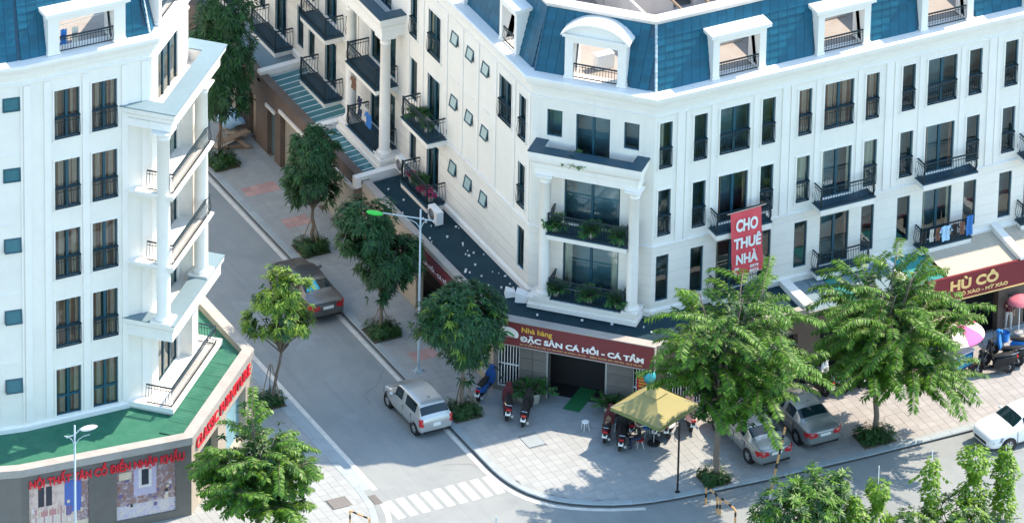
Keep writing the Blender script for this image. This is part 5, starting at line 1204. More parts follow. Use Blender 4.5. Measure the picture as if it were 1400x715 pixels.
def car(name, loc, rz, kind, paint, label, sunshade=False, plate='white'):
    o = empty(name, loc, rz, label=label, cat='car', group='parked cars')
    if kind == 'sedan':
        #      x     W    zb   belt  top   gw   cabin
        ST = [(-2.27, .55, .40, .80, .84, 0, 0), (-2.24, .74, .30, .86, .92, 0, 0), (-2.12, .82, .24, .95, 1.00, 0, 0), (-1.85, .86, .20, .97, 1.06, 0, 0), (-1.55, .875, .19, .97, 1.10, 0, 0),
              (-1.42, .875, .19, .965, 1.14, .70, 1), (-0.78, .88, .19, .95, 1.39, .585, 1), (-0.62, .88, .19, .95, 1.42, .59, 1), (-0.15, .88, .19, .94, 1.455, .61, 1), (-0.02, .88, .19, .94, 1.457, .61, 1), (0.38, .88, .19, .93, 1.44, .60, 1), (0.52, .88, .19, .93, 1.41, .59, 1),
              (1.18, .87, .19, .92, 1.00, .74, 1), (1.30, .87, .19, .90, .975, 0, 0), (1.75, .85, .19, .86, .91, 0, 0), (2.05, .80, .20, .76, .81, 0, 0), (2.20, .70, .24, .66, .70, 0, 0), (2.26, .50, .32, .56, .58, 0, 0)]
        rear_g = (5, 6); side_g = [(6, 8), (9, 11)]; wind = (11, 12); wb = (-1.33, 1.37); rear_side = (5, 6); fs = (11, 12); belt = .95; tail_x = -2.2; W = .87
    elif kind == 'hatch':
        ST = [(-1.80, .60, .36, .72, .78, 0, 0), (-1.78, .72, .28, .80, .86, 0, 0), (-1.72, .77, .24, .93, .98, 0, 0), (-1.68, .78, .22, .95, 1.03, .70, 1), (-1.38, .79, .20, .95, 1.42, .59, 1), (-1.22, .79, .20, .95, 1.47, .60, 1), (-0.90, .80, .20, .94, 1.50, .62, 1), (-0.20, .80, .20, .93, 1.52, .63, 1), (-0.08, .80, .20, .93, 1.52, .63, 1), (0.42, .80, .20, .92, 1.49, .61, 1), (0.56, .80, .20, .92, 1.45, .60, 1),
              (1.12, .80, .20, .93, 1.02, .70, 1), (1.22, .80, .20, .91, .99, 0, 0), (1.50, .78, .20, .86, .92, 0, 0), (1.72, .72, .21, .76, .82, 0, 0), (1.82, .62, .26, .64, .68, 0, 0), (1.86, .45, .34, .54, .56, 0, 0)]
        rear_g = (3, 4); side_g = [(5, 7), (8, 10)]; wind = (10, 11); wb = (-1.22, 1.24); belt = .94; tail_x = -1.74; W = .78
    n = len(ST); secs = []
    for (x, W_, zb, bl, tp, gw, cab) in ST:
        half = [(0, zb), (W_ * .78, zb), (W_ * .96, zb + .08), (W_, zb + (bl - zb) * .35), (W_ * .985, zb + (bl - zb) * .72), (W_ * .95, bl)]
        if cab: half += [(W_ * .93, bl + .015), (W_ * .93 + (gw - W_ * .93) * .55, bl + (tp - .05 - bl) * .55), (gw, tp - .045), (gw * .86, tp - .012), (0, tp)]
        else: half += [(W_ * .90, bl + (tp - bl) * .3), (W_ * .78, bl + (tp - bl) * .62), (W_ * .6, bl + (tp - bl) * .85), (W_ * .4, bl + (tp - bl) * .95), (0, tp)]
        secs.append([(x, y, z) for y, z in half])
    V = []; K = len(secs[0]); idx = {}
    for i, s in enumerate(secs):
        for j, p in enumerate(s):
            idx[(i, j, 1)] = len(V); V.append(p)
            if p[1] > 1e-6: idx[(i, j, -1)] = len(V); V.append((p[0], -p[1], p[2]))
            else: idx[(i, j, -1)] = idx[(i, j, 1)]
    Fc, MI = [], []
    for i in range(n - 1):
        for j in range(K - 1):
            for s in (1, -1):
                mi = 0
                if rear_g[0] <= i < rear_g[1] and j >= 8: mi = 1
                if rear_g[0] <= i < rear_g[1] and j in (9,): mi = 1
                if wind[0] <= i < wind[1] and j >= 8: mi = 2
                for a, b_ in side_g:
                    if a <= i < b_ and j in (6, 7): mi = 3
                if wind[0] <= i < wind[1] and j in (7,): mi = 0
                q = [idx[(i, j, s)], idx[(i + 1, j, s)], idx[(i + 1, j + 1, s)], idx[(i, j + 1, s)]]; q2 = []
                for t in q:
                    if t not in q2: q2.append(t)
                if len(q2) >= 3: Fc.append(q2); MI.append(mi)
    for i in (0, n - 1):
        ring = [idx[(i, j, 1)] for j in range(K)] + [idx[(i, j, -1)] for j in range(K - 2, 0, -1)]; Fc.append(ring); MI.append(0)
    ev = subdivide_eval(V, Fc, MI, 2)
    parts = split_by_mat(ev, {0: ('body', paint), 1: ('rear_window', 'car_glass'), 2: ('windscreen', 'car_glass'), 3: ('side_window', 'car_glass')})
    bd = link('body', parts[0], o)
    for k in (1, 2): link(parts[k].name, parts[k], o)
    # side panes apart
    bm = bmesh.new(); bm.from_mesh(parts[3]); seen = set()
    for f in list(bm.faces):
        if f.index in seen: continue
        isl = []; stack = [f]; seen.add(f.index)
        while stack:
            g_ = stack.pop(); isl.append(g_)
            for e in g_.edges:
                for h in e.link_faces:
                    if h.index not in seen: seen.add(h.index); stack.append(h)
        vm = {}; vv = []; ff = []
        for g_ in isl:
            r_ = []
            for v_ in g_.verts:
                if v_.index not in vm: vm[v_.index] = len(vv); vv.append(tuple(v_.co))
                r_.append(vm[v_.index])
            ff.append(r_)
        me = bpy.data.meshes.new('side_window'); me.from_pydata(vv, [], ff); me.materials.append(M['car_glass']); me.polygons.foreach_set('use_smooth', [True] * len(ff)); link('side_window', me, o)
    bm.free()
    rw = .315 if kind == 'sedan' else .285
    for x in wb:
        for s in (1, -1):
            a = MB(); a.lathe([(rw + .055, s * (W - .16)), (rw + .055, s * (W + .012)), (rw + .02, s * (W + .006))], 24, c=(x, 0, rw), axis='y'); a.build('wheel_arch', 'black', bd, local=True)
            wheel(o, x, s * (W - .075), rw, s)
    # lights, plate, mirrors, handles, seams
    for s in (1, -1):
        t = MB()
        if kind == 'sedan': t.hexa([(-2.04, s * .85, .66), (-2.262, s * .68, .66), (-2.285, s * .36, .72), (-2.10, s * .5, .72), (-1.93, s * .88, .88), (-2.20, s * .77, .93), (-2.27, s * .40, .89), (-2.08, s * .5, .88)])
        else: t.hexa([(-1.70, s * .785, .62), (-1.80, s * .70, .60), (-1.81, s * .60, .62), (-1.70, s * .6, .62), (-1.66, s * .79, .95), (-1.745, s * .735, .96), (-1.76, s * .62, .94), (-1.66, s * .6, .94)])
        t.build('tail_light', 'lamp_red', o, local=True)
        h = MB(); fx = ST[-3][0]
        h.hexa([(fx - .32, s * .855, .56), (fx + .06, s * .76, .53), (fx + .165, s * .46, .53), (fx - .1, s * .42, .55), (fx - .42, s * .85, .76), (fx - .04, s * .745, .735), (fx + .10, s * .46, .70), (fx - .1, s * .42, .70)]); h.build('headlight', 'lamp_clear', o, local=True)
        m_ = MB(); m_.smooth = True; mx = .62 if kind == 'sedan' else .66; m_.lathe([(0.02, -.10), (.075, -.07), (.085, 0), (.07, .08), (.02, .11)], 10, c=(mx, s * (W + .10), 1.0), axis='y'); m_.build('wing_mirror', paint, o, local=True)
        st = MB(); st.tube([(mx, s * (W - .06), .95), (mx, s * (W + .06), .98)], .02, 5); st.build('mirror_stalk', 'black', o, local=True)
        for hx in ((-.85, .15) if kind == 'sedan' else (-.75, .12)): d = MB(); d.box(hx - .09, s * (W + .005) - .012, .80, hx + .09, s * (W + .005) + .012, .83); d.build('door_handle', 'chrome' if kind == 'sedan' else paint, o, local=True)
    for hx in ((-1.02, -.08, .95) if kind == 'sedan' else (-.9, -.14, .9)):
        for s in (1, -1): d = MB(); d.box(hx - .006, s * (W + .004) - .012, .30, hx + .006, s * (W + .004) + .010, .86); d.build('door_seam', 'black', bd, local=True)
    p = MB(); px = -2.285 if kind == 'sedan' else -1.815; pz = .60 if kind == 'sedan' else .55
    if kind == 'sedan': p.box(px - .012, -.24, .70, px + .03, .24, .82)
    else: p.box(px - .012, -.17, .56, px + .03, .17, .72)
    p.build('number_plate', 'plate', o, local=True)
    b2 = MB(); b2.box(px + .0, -.62, .30, px + .06, .62, .36); b2.build('bumper_trim', 'black', bd, local=True)
    ex = MB(); ex.box(-ST[-1][0] * 0 + ST[-1][0] - .10, -.42, .40, ST[-1][0] + .012, .42, .52); ex.build('grille', 'black', bd, local=True)
    if sunshade:
        rg0, rg1 = ST[rear_g[0]], ST[rear_g[1]]; s_ = MB(); s_.poly([(rg0[0] + .08, .58, rg0[4] + .035), (rg0[0] + .08, -.05, rg0[4] + .035), (rg1[0] - .12, -.02, rg1[4] - .018), (rg1[0] - .12, .45, rg1[4] - .018)]); s_.build('window_sunshade', 'sunshade', o, local=True)
    r2 = MB(); r2.tube([(-.55 if kind == 'sedan' else -.9, 0, 1.42 if kind == 'sedan' else 1.49), (-.75 if kind == 'sedan' else -1.15, 0, 1.58)], .012, 5); r2.build('aerial', 'black', o, local=True)
    wp = MB(); wp.tube([(ST[rear_g[0]][0] + .06, .0, ST[rear_g[0]][4] + .04), (ST[rear_g[0]][0] + .22, -.35, ST[rear_g[0]][4] + .22)], .012, 4)
    if kind == 'hatch': wp.build('rear_wiper', 'black', o, local=True)
    return o
car('hatchback', (-0.60, 1.76, 0), R(90.5), 'hatch', 'car_silver', 'silver hatchback parked at the kerb just above the zebra crossing')
car('sedan', (-0.62, 12.55, 0), R(90), 'sedan', 'car_taupe', 'brownish grey sedan with blue sunshade in its rear window', True)
car('sedan', (10.98, -6.25, PZ), R(91), 'sedan', 'car_grey', 'grey sedan parked on the pavement nearest the large ringed trunk')
car('sedan', (13.55, -5.8, PZ), R(90.5), 'sedan', 'car_grey', 'grey sedan parked on the pavement right of the other grey sedan')
car('white_car', (21.85, -10.4, 0), R(184), 'sedan', 'car_white', 'white car at the right edge with its bonnet towards the street')
def scooter(loc, rz, c1, c2, label, lean=8, box=False):
    o = empty('motorbike', loc, rz, label=label, cat='motorbike', group='parked motorbikes'); o.rotation_euler = (R(lean), 0, rz); o.scale = (1.13, 1.13, 1.13)
    key = ('sc',)
    if key not in WC:
        t = MB(); t.smooth = True; r = .25; t.lathe([(r * .72, -.045), (r * .95, -.045), (r, 0), (r * .95, .045), (r * .72, .045)], 18, axis='y'); q = MB(); q.lathe([(r * .73, -.03), (r * .73, .03), (.05, .05), (.05, -.05)], 14, axis='y'); WC[key] = (t.mesh('wheel', 'rubber'), q.mesh('rim', 'grey_metal'))
    for x in (-.62, .62): w_ = link('wheel', WC[key][0], o, (x, 0, .25)); link('rim', WC[key][1], w_)
    def part(nm, m, f): s = MB(); f(s); s.build(nm, m, o, local=True, smooth=40)
    def loft(s, secs):
        K = len(secs[0]); b = len(s.v)
        for q in secs: s.v += q
        for i in range(len(secs) - 1):
            for j in range(K): s.face((b + i * K + j, b + i * K + (j + 1) % K, b + (i + 1) * K + (j + 1) % K, b + (i + 1) * K + j))
        s.face([b + j for j in range(K)][::-1]); s.face([b + (len(secs) - 1) * K + j for j in range(K)])
    def ring(x, w, z0, z1): return [(x, -w, z0 + .03), (x, -w * .8, z0), (x, w * .8, z0), (x, w, z0 + .03), (x, w, z1 - .06), (x, w * .6, z1), (x, -w * .6, z1), (x, -w, z1 - .06)]
    part('rear_cowl', c1, lambda s: loft(s, [ring(-.95, .05, .62, .70), ring(-.85, .12, .52, .74), ring(-.5, .17, .38, .74), ring(-.15, .16, .30, .70), ring(-.02, .12, .28, .55)]))
    part('seat', 'black', lambda s: loft(s, [ring(-.88, .08, .73, .80), ring(-.7, .14, .73, .84), ring(-.35, .15, .72, .82), ring(-.02, .10, .70, .80)]))
    part('floorboard', 'dark_metal', lambda s: s.box(-.1, -.14, .26, .36, .14, .32))
    part('front_shield', c1, lambda s: loft(s, [[(.30, -.19, .30), (.30, .19, .30), (.36, .19, .30), (.40, 0, .30), (.36, -.19, .30)], [(.36, -.21, .62), (.36, .21, .62), (.43, .20, .62), (.50, 0, .62), (.43, -.20, .62)], [(.40, -.12, .92), (.40, .12, .92), (.46, .11, .92), (.50, 0, .92), (.46, -.11, .92)]]))
    part('front_fender', c2, lambda s: loft(s, [[(.40, -.06, .36), (.40, .06, .36), (.40, .06, .40), (.40, -.06, .40)], [(.55, -.07, .50), (.55, .07, .50), (.55, .07, .54), (.55, -.07, .54)], [(.72, -.07, .50), (.72, .07, .50), (.72, .07, .54), (.72, -.07, .54)], [(.86, -.05, .36), (.86, .05, .36), (.86, .05, .39), (.86, -.05, .39)]]))
    part('fork', 'grey_metal', lambda s: (s.tube([(.62, -.07, .25), (.46, -.07, .75)], .02, 6), s.tube([(.62, .07, .25), (.46, .07, .75)], .02, 6)))
    part('headset', c1, lambda s: loft(s, [ring(.30, .08, .92, 1.02), ring(.42, .13, .90, 1.06), ring(.52, .08, .92, 1.02)]))
    part('headlight', 'lamp_clear', lambda s: s.hexa([(.52, -.07, .93), (.545, -.05, .94), (.545, .05, .94), (.52, .07, .93), (.50, -.07, 1.0), (.53, -.05, 1.0), (.53, .05, 1.0), (.50, .07, 1.0)]))
    part('handlebar', 'black', lambda s: s.tube([(.22, -.36, 1.03), (.32, -.22, 1.0), (.38, 0, 1.0), (.32, .22, 1.0), (.22, .36, 1.03)], .02, 6))
    for sd_ in (-1, 1):
        part('mirror', 'black', lambda s: (s.tube([(.30, sd_ * .22, 1.0), (.34, sd_ * .30, 1.22)], .008, 4), s.lathe([(.02, .0), (.06, .01), (.06, .03), (.02, .04)], 10, c=(.32, sd_ * .31, 1.24), axis='x')))
    part('tail_light', 'lamp_red', lambda s: s.box(-.985, -.09, .62, -.92, .09, .69)); part('number_plate', 'plate', lambda s: s.hexa([(-1.0, -.095, .42), (-.99, -.095, .42), (-.99, .095, .42), (-1.0, .095, .42), (-.96, -.095, .56), (-.95, -.095, .56), (-.95, .095, .56), (-.96, .095, .56)]))
    part('rear_fender', 'black', lambda s: s.hexa([(-.98, -.06, .40), (-.70, -.06, .46), (-.70, .06, .46), (-.98, .06, .40), (-.98, -.06, .60), (-.70, -.06, .62), (-.70, .06, .62), (-.98, .06, .60)])); part('exhaust', 'grey_metal', lambda s: s.tube([(-.15, -.15, .25), (-.45, -.17, .27), (-.92, -.18, .36)], [.025, .05, .055], 8)); part('engine', 'dark_metal', lambda s: s.box(-.6, -.10, .18, -.15, .12, .36)); part('grab_rail', 'chrome', lambda s: s.tube([(-.70, -.15, .80), (-.98, -.10, .86), (-.98, .10, .86), (-.70, .15, .80)], .014, 5))
    return o
scooter((2.72, 2.05, PZ), R(42), 'blue', 'blue', 'blue scooter next to the broad round street tree', 7)
scooter((2.85, 0.35, PZ), R(64), 'maroon', 'black', 'dark red motorbike between the blue scooter and another motorbike', 7)
scooter((3.35, -0.45, PZ), R(55), 'black', 'grey_metal', 'black motorbike left of the restaurant doorway', 7)
scooter((6.05, -3.85, PZ), R(62), 'black', 'white', 'black motorbike with pale tail beside the seated person', 7)
scooter((5.85, -3.05, PZ), R(55), 'maroon', 'black', 'dark red motorbike under the left corner of the green parasol', 7)
scooter((6.75, -2.95, PZ), R(75), 'black', 'black', 'black motorbike at the back under the green parasol', 7)
scooter((7.85, -3.6, PZ), R(58), 'black', 'white', 'black motorbike right of the seated person under the parasol', 7)
scooter((8.55, -3.95, PZ), R(50), 'white', 'white', 'white motorbike under the right side of the green parasol', -7)
scooter((9.35, -3.75, PZ), R(70), 'pale_pink', 'white', 'pink motorbike just right of the green parasol', 7)
scooter((15.4, -3.6, PZ), R(105), 'black', 'white', 'dark motorbike in front of the shop left of the fronds', 7)
scooter((16.2, -3.7, PZ), R(110), 'white', 'grey_metal', 'pale motorbike half hidden below the wide tree', 7)
scooter((17.1, -3.6, PZ), R(100), 'maroon', 'black', 'dark red motorbike half hidden behind the wide tree', 7)
scooter((23.55, -5.3, PZ), R(150), 'black', 'black', 'black motorbike beside the blue motorbike near the noodle shop', 7)
scooter((24.25, -4.75, PZ), R(140), 'blue_bright', 'blue_bright', 'bright blue motorbike near the noodle shop step', 7)
# ================================================================== signs and lettering
RS = empty('restaurant_sign', GC.p(3.6, 0.2, 2.6), label='maroon restaurant sign with white letters and leaf logo above the doorway', cat='sign')
s = MB(); s.hexa([GC.p(0.1, 0.30, 2.62), GC.p(7.15, 0.30, 2.62), GC.p(7.15, 0.10, 2.62), GC.p(0.1, 0.10, 2.62), GC.p(0.1, 0.20, 3.68), GC.p(7.15, 0.20, 3.68), GC.p(7.15, 0.06, 3.68), GC.p(0.1, 0.06, 3.68)]); s.build('panel', 'sign_maroon', RS)
s = MB()
for (a, c, z0, z1) in ((0.06, 7.19, 2.57, 2.62), (0.06, 7.19, 3.68, 3.72)): s.fbox(GC, a, c, 0.05, 0.31 if z0 < 3 else 0.22, z0, z1)
s.fbox(GC, 0.06, 0.1, 0.05, 0.3, 2.62, 3.68); s.fbox(GC, 7.15, 7.19, 0.05, 0.3, 2.62, 3.68); s.build('frame', 'parapet_stone', RS)
text('lettering', 'Nhà hàng', GC, 1.30, 0.245, 3.30, 0.3, 'text_yellow', RS, 0.006, 0.008, fit=1.35, height=0.32)
text('lettering', 'ĐẶC SẢN CÁ HỒI - CÁ TẦM', GC, 1.25, 0.285, 2.88, 0.42, 'text_white', RS, 0.008, 0.018, fit=5.45, height=0.46)
text('small_print', 'ĐC: SỐ NHÀ 06 KHU ĐÔ THỊ TÂN PHÁT, HÀ ĐÔNG - HÀ NỘI', GC, 1.25, 0.30, 2.70, 0.1, 'text_gold', RS, 0.004, 0.0, fit=2.9, height=0.12)
text('small_print', 'ĐIỆN THOẠI: 0971 000 996 - 0913 793 099', GC, 4.35, 0.30, 2.70, 0.1, 'text_gold', RS, 0.004, 0.0, fit=2.3, height=0.12)
def disc(F, u, n, z, a, b_, m, par, nm, k=28, t=0.012):
    s = MB(); pts = [(u + a * math.cos(i / k * 6.283), z + b_ * math.sin(i / k * 6.283)) for i in range(k)]
    b = len(s.v)
    for p in pts: s.pt(F.p(p[0], n, p[1]))
    for p in pts: s.pt(F.p(p[0], n + t, p[1]))
    s.face([b + i for i in range(k)][::-1]); s.face([b + k + i for i in range(k)])
    for i in range(k): j = (i + 1) % k; s.face((b + i, b + j, b + k + j, b + k + i))
    s.build(nm, m, par)
disc(GC, 0.68, 0.255, 3.12, 0.50, 0.33, 'text_white', RS, 'logo')
for (du, dz, ang) in ((-0.12, 0.03, 0.5), (0.16, 0.02, -0.45)):
    s = MB(); pts = []
    for i in range(12):
        t = i / 12 * 6.283; x, y = 0.20 * math.cos(t), 0.055 * math.sin(t); pts.append((0.68 + du + x * math.cos(ang) - y * math.sin(ang), 3.12 + dz + x * math.sin(ang) + y * math.cos(ang)))
    s.poly([GC.p(p[0], 0.276, p[1]) for p in pts]); s.build('logo_leaf', 'logo_green', RS)
s = MB(); s.fbox(GC, 0.40, 0.98, 0.27, 0.276, 2.99, 3.02); s.build('logo_line', 'sign_red2', RS)
SS = empty('street_side_sign', GL.p(yu(8.1), 0.1, 2.8), label='dark red sign with pale letters on the street side front', cat='sign')
s = MB(); s.fbox(GL, yu(10.3), yu(5.9), 0.02, 0.14, 2.74, 3.42); s.build('panel', 'sign_maroon', SS)
text('lettering', 'ĐẶC SẢN CÁ HỒI - CÁ TẦM', GL, yu(10.1), 0.145, 2.94, 0.3, 'text_white', SS, 0.006, 0.01, fit=3.9, height=0.3)
NS = empty('noodle_shop_sign', (25, -3.1, 2.6), label='dark red shop sign with gold letters under the corrugated awning', cat='sign')
FN = Facade((20.9, -3.12), (31, -3.12))
s = MB(); s.hexa([(20.9, -3.2, 2.56), (31, -3.2, 2.56), (31, -3.02, 2.56), (20.9, -3.02, 2.56), (20.9, -3.1, 3.66), (31, -3.1, 3.66), (31, -2.98, 3.66), (20.9, -2.98, 3.66)]); s.build('panel', 'sign_red2', NS)
s = MB(); s.box(20.85, -3.22, 2.50, 31.05, -3.0, 2.56); s.build('frame', 'text_gold', NS)
text('lettering', 'HÙ CÔ', FN, 1.25, 0.045, 3.0, 0.5, 'text_gold', NS, 0.01, 0.02, fit=2.35, height=0.62)
text('lettering', 'PHỞ XÀO - MỲ XÀO', FN, 1.45, 0.08, 2.70, 0.2, 'text_gold', NS, 0.008, 0.008, fit=2.6, height=0.22)
BN = empty('rental_banner', (13.2, -1.22, 5.0), label='red banner reading CHO THUÊ NHÀ hanging from a balcony railing', cat='banner')
FB = Facade((12.42, -1.24), (13.98, -1.24)); s = MB(); s.smooth = True; nx, nz_ = 12, 24
for j in range(nz_ + 1):
    for i in range(nx + 1):
        t = j / nz_; u = 0.03 + 1.48 * i / nx + 0.16 * t; s.pt(FB.p(u, 0.03 * math.sin(i * 0.9 + j * 0.15) + 0.03 * t * math.sin(j * .7), 8.2 - 3.12 * t + 0.02 * i / nx))
for j in range(nz_):
    for i in range(nx): a = j * (nx + 1) + i; s.face((a, a + 1, a + nx + 2, a + nx + 1))
s.build('cloth', 'banner', BN, fix=False)
s = MB(); s.tube([FB.p(-0.12, 0.0, 8.18), FB.p(1.72, 0.0, 8.26)], 0.025, 6); s.build('pole', 'wood_pale', BN); s = MB(); s.tube([FB.p(0.15, 0.0, 5.09), FB.p(1.75, 0.0, 5.10)], 0.02, 6); s.build('pole', 'wood_pale', BN)
for (tx, u, z, f, h) in (('CHO', 0.28, 7.28, 1.05, 0.62), ('THUÊ', 0.2, 6.45, 1.3, 0.66), ('NHÀ', 0.33, 5.68, 1.05, 0.62)): text('lettering', tx, FB, u, 0.075, z, 0.5, 'text_white', BN, 0.0, 0.022, fit=f, height=h)
for (tx, z) in (('09         0979', 5.38), ('0          8073', 5.16)): text('lettering', tx, FB, 0.27, 0.075, z, 0.2, 'text_white', BN, 0.0, 0.008, fit=1.15, height=0.16)
GP_ = empty('gate_poster', GC.p(6.4, 0.05, 1.6), label='small red notice on the right gate bars', cat='notice')
s = MB(); s.fbox(GC, 6.35, 6.95, 0.0, 0.012, 1.45, 2.15); s.build('sheet', 'red', GP_)
for k in range(4): s = MB(); s.fbox(GC, 6.42, 6.88 - .1 * (k % 2), 0.013, 0.016, 1.98 - k * .14, 2.05 - k * .14); s.build('print_line', 'text_yellow', GP_)
wb_ = MB(); wb_.smooth = True; c = GC.p(7.0, 0.35, 2.35)
wb_.lathe([(.05, -.26), (.22, -.22), (.27, 0), (.24, .2), (.08, .27)], 14, c=c); tag(wb_.build('water_bag', 'water_bottle'), 'bright turquoise round bag hanging at the right end of the restaurant sign', 'bag')
# ================================================================== street furniture
def lamp_post(x, y, h, label, green=True, arm=(-0.9, 0.42), armL=1.6, back=0.6):
    o = empty('street_lamp', (x, y, PZ), label=label, cat='street lamp', group='street lamps'); a = Vector((arm[0], arm[1], 0)).normalized()
    s = MB(); s.smooth = True; s.tube([(0, 0, 0), (0, 0, 0.5), (0, 0, h)], [.065, .055, .036], 10); s.build('pole', 'pole_grey', o, local=True, fix=False)
    s = MB(); s.box(-.2, -.2, 0, .2, .2, .04); s.lathe([(.12, .04), (.09, .2)], 10); s.build('base_plate', 'pole_grey', o, local=True)
    for k in range(4): b = MB(); b.lathe([(.02, .04), (.02, .09)], 6, c=(.15 * (1 if k % 2 else -1), .15 * (1 if k > 1 else -1), 0)); b.build('bolt', 'dark_metal', o, local=True)
    zt = h - 0.45; e = a * armL + Vector((0, 0, zt + .28)); f = -a * back + Vector((0, 0, zt - .12))
    s = MB(); s.tube([f, Vector((0, 0, zt)), e], [.025, .03, .025], 6); s.build('arm', 'pole_grey', o, local=True)
    for d, L in ((a, .62), (-a, .42)):
        p = [Vector((0, 0, zt - .65)) + d * (L * (1 - math.cos(t * 1.57))) + Vector((0, 0, .62 * math.sin(t * 1.57))) for t in (0, .25, .5, .75, 1)]; s = MB(); s.tube(p, .018, 5); s.build('brace', 'pole_grey', o, local=True)
    s = MB(); s.smooth = True; hd = e + a * .32; sd_ = Vector((-a.y, a.x, 0)); ks = []
    for i in range(9):
        t = -1 + 2 * i / 8; w_ = .17 * math.sqrt(max(0.02, 1 - t * t)); cz = hd + a * (.36 * t) + Vector((0, 0, .06 * t)); ring = []
        for q in range(8): an = q / 8 * 6.283; ring.append(tuple(cz + sd_ * (w_ * math.cos(an)) + Vector((0, 0, w_ * .55 * math.sin(an)))))
        ks.append(ring)
    b = len(s.v)
    for r in ks: s.v += r
    for i in range(8):
        for q in range(8): s.face((b + i * 8 + q, b + i * 8 + (q + 1) % 8, b + (i + 1) * 8 + (q + 1) % 8, b + (i + 1) * 8 + q))
    s.build('lamp_head', 'lamp_green' if green else 'white_metal', o, local=True)
lamp_post(0.99, 4.87, 7.9, 'tall grey street lamp with a green lamp head over the pavement')
lamp_post(-18.75, -3.4, 7.0, 'grey street lamp with white head before the furniture store', False, (0.9, -0.3), 0.25, 0.35)
def post(x, y, h, r, m, label, cat='post', lean=(0, 0), z=PZ):
    s = MB(); s.tube([(0, 0, 0), (lean[0], lean[1], h)], r, 8); s.lathe([(r * 2.4, 0), (r * 2.4, .02)], 10); o = s.build('post', m); o.location = (x, y, z); tag(o, label, cat); return o
post(6.41, -8.42, 3.35, .045, 'black', 'thin black post beside the green parasol')
post(-8.6, -9.5, 2.6, .035, 'pole_grey', 'thin pale post in front of the bright green tree', z=0); post(-12.9, -9.3, 2.9, .035, 'white_metal', 'thin white post left of the bright green tree', z=0); post(-2.8, -9.9, 2.2, .03, 'pole_grey', 'thin grey post below the zebra crossing', z=0); post(-5.7, -8.2, 1.7, .03, 'dark_metal', 'dark post next to the striped rail by the zebra crossing', z=0); post(7.6, -14.2, 3.0, .03, 'white_metal', 'thin white post left of the dark front shrub', z=0)
def striped(name, pts, r, seg, label, cat, group=None):
    o = empty(name, pts[0], label=label, cat=cat, group=group); off = Vector(pts[0]); P = [Vector(p) - off for p in pts]; k = 0; L = [0]
    for a, b in zip(P, P[1:]): L.append(L[-1] + (b - a).length)
    def at(d):
        for i in range(len(P) - 1):
            if d <= L[i + 1] + 1e-6: return P[i].lerp(P[i + 1], (d - L[i]) / (L[i + 1] - L[i]))
        return P[-1]
    d = 0
    while d < L[-1] - 1e-3:
        e = min(d + seg * (1.0 if k % 2 == 0 else .6), L[-1]); mid = [q for q, l in zip(P, L) if d + 1e-3 < l < e - 1e-3]; s = MB(); s.tube([at(d)] + mid + [at(e)], r, 7); s.build('orange_band' if k % 2 == 0 else 'black_band', 'orange' if k % 2 == 0 else 'black', o, local=True); d = e; k += 1
striped('barrier_arm', [(10.05, -9.85, 0), (10.62, -9.85, 2.95)], .05, .42, 'raised orange and black striped barrier pole before the grey sedan', 'barrier')
striped('hoop_barrier', [(7.12, -9.6, 0), (7.12, -9.6, .78), (7.14, -9.7, .86), (7.2, -10.25, .86), (7.22, -10.4, .78), (7.22, -10.4, 0)], .045, .34, 'orange and black hoop barrier at the kerb nearer the large tree', 'barrier', 'hoop barriers')
striped('hoop_barrier', [(7.24, -10.62, 0), (7.24, -10.62, .78), (7.26, -10.72, .86), (7.36, -11.6, .86), (7.38, -11.7, .78), (7.38, -11.7, 0)], .045, .34, 'orange and black hoop barrier nearer the bottom edge', 'barrier', 'hoop barriers')
striped('hoop_barrier', [(-7.05, -5.0, PZ), (-7.05, -5.0, .85), (-6.6, -5.9, .85), (-6.6, -5.9, PZ)], .04, .34, 'striped hoop barrier below the manhole cover on the left', 'barrier', 'hoop barriers')
mat('pink_deep', (0.48, 0.13, 0.16), 0.7)
# ---- parasols
PA = empty('parasol', (7.28, -4.62, PZ), R(24), label='olive green square parasol in front of the restaurant', cat='parasol'); h0, h1, a = 1.88, 2.55, 1.32
for k in range(4):
    c = [(-a, -a), (a, -a), (a, a), (-a, a)]; p, q = c[k], c[(k + 1) % 4]; s = MB(); n = 8
    s.smooth = True; rows = []
    for i in range(n + 1):
        t = i / n; zz = h0 + (h1 - h0) * (t - 0.10 * math.sin(math.pi * t)); f = 1 - t * .80; rows.append([s.pt((p[0] * f + (q[0] - p[0]) * f * u, p[1] * f + (q[1] - p[1]) * f * u, zz - 0.05 * math.sin(math.pi * u) * (1 - t))) for u in [j / 8 for j in range(9)]])
    for i in range(n):
        for j in range(8): s.face((rows[i][j], rows[i][j + 1], rows[i + 1][j + 1], rows[i + 1][j]))
    s.build('canopy_panel', 'umbrella', PA, local=True, fix=False)
    s = MB(); s.poly([(p[0], p[1], h0), (q[0], q[1], h0), (q[0] * 1.005, q[1] * 1.005, h0 - .16), (p[0] * 1.005, p[1] * 1.005, h0 - .16)]); s.build('valance', 'umbrella_trim', PA, local=True, fix=False)
    s = MB(); b_ = .40; z0, z1 = h1 - .04, h1 + .22; s.poly([(p[0] / a * b_, p[1] / a * b_, z0), (q[0] / a * b_, q[1] / a * b_, z0), (0, 0, z1)]); s.build('vent_cap', 'umbrella', PA, local=True, fix=False)
    s = MB(); s.tube([(p[0], p[1], h0 + .0), (0, 0, h1 - .02)], .012, 4); s.build('rib', 'grey_metal', PA, local=True)
s = MB(); s.tube([(0, 0, 0), (0, 0, h1 + .15)], .028, 8); s.build('pole', 'grey_metal', PA, local=True); s = MB(); s.lathe([(.28, 0), (.28, .07), (.06, .1)], 16); s.build('base', 'dark_metal', PA, local=True)
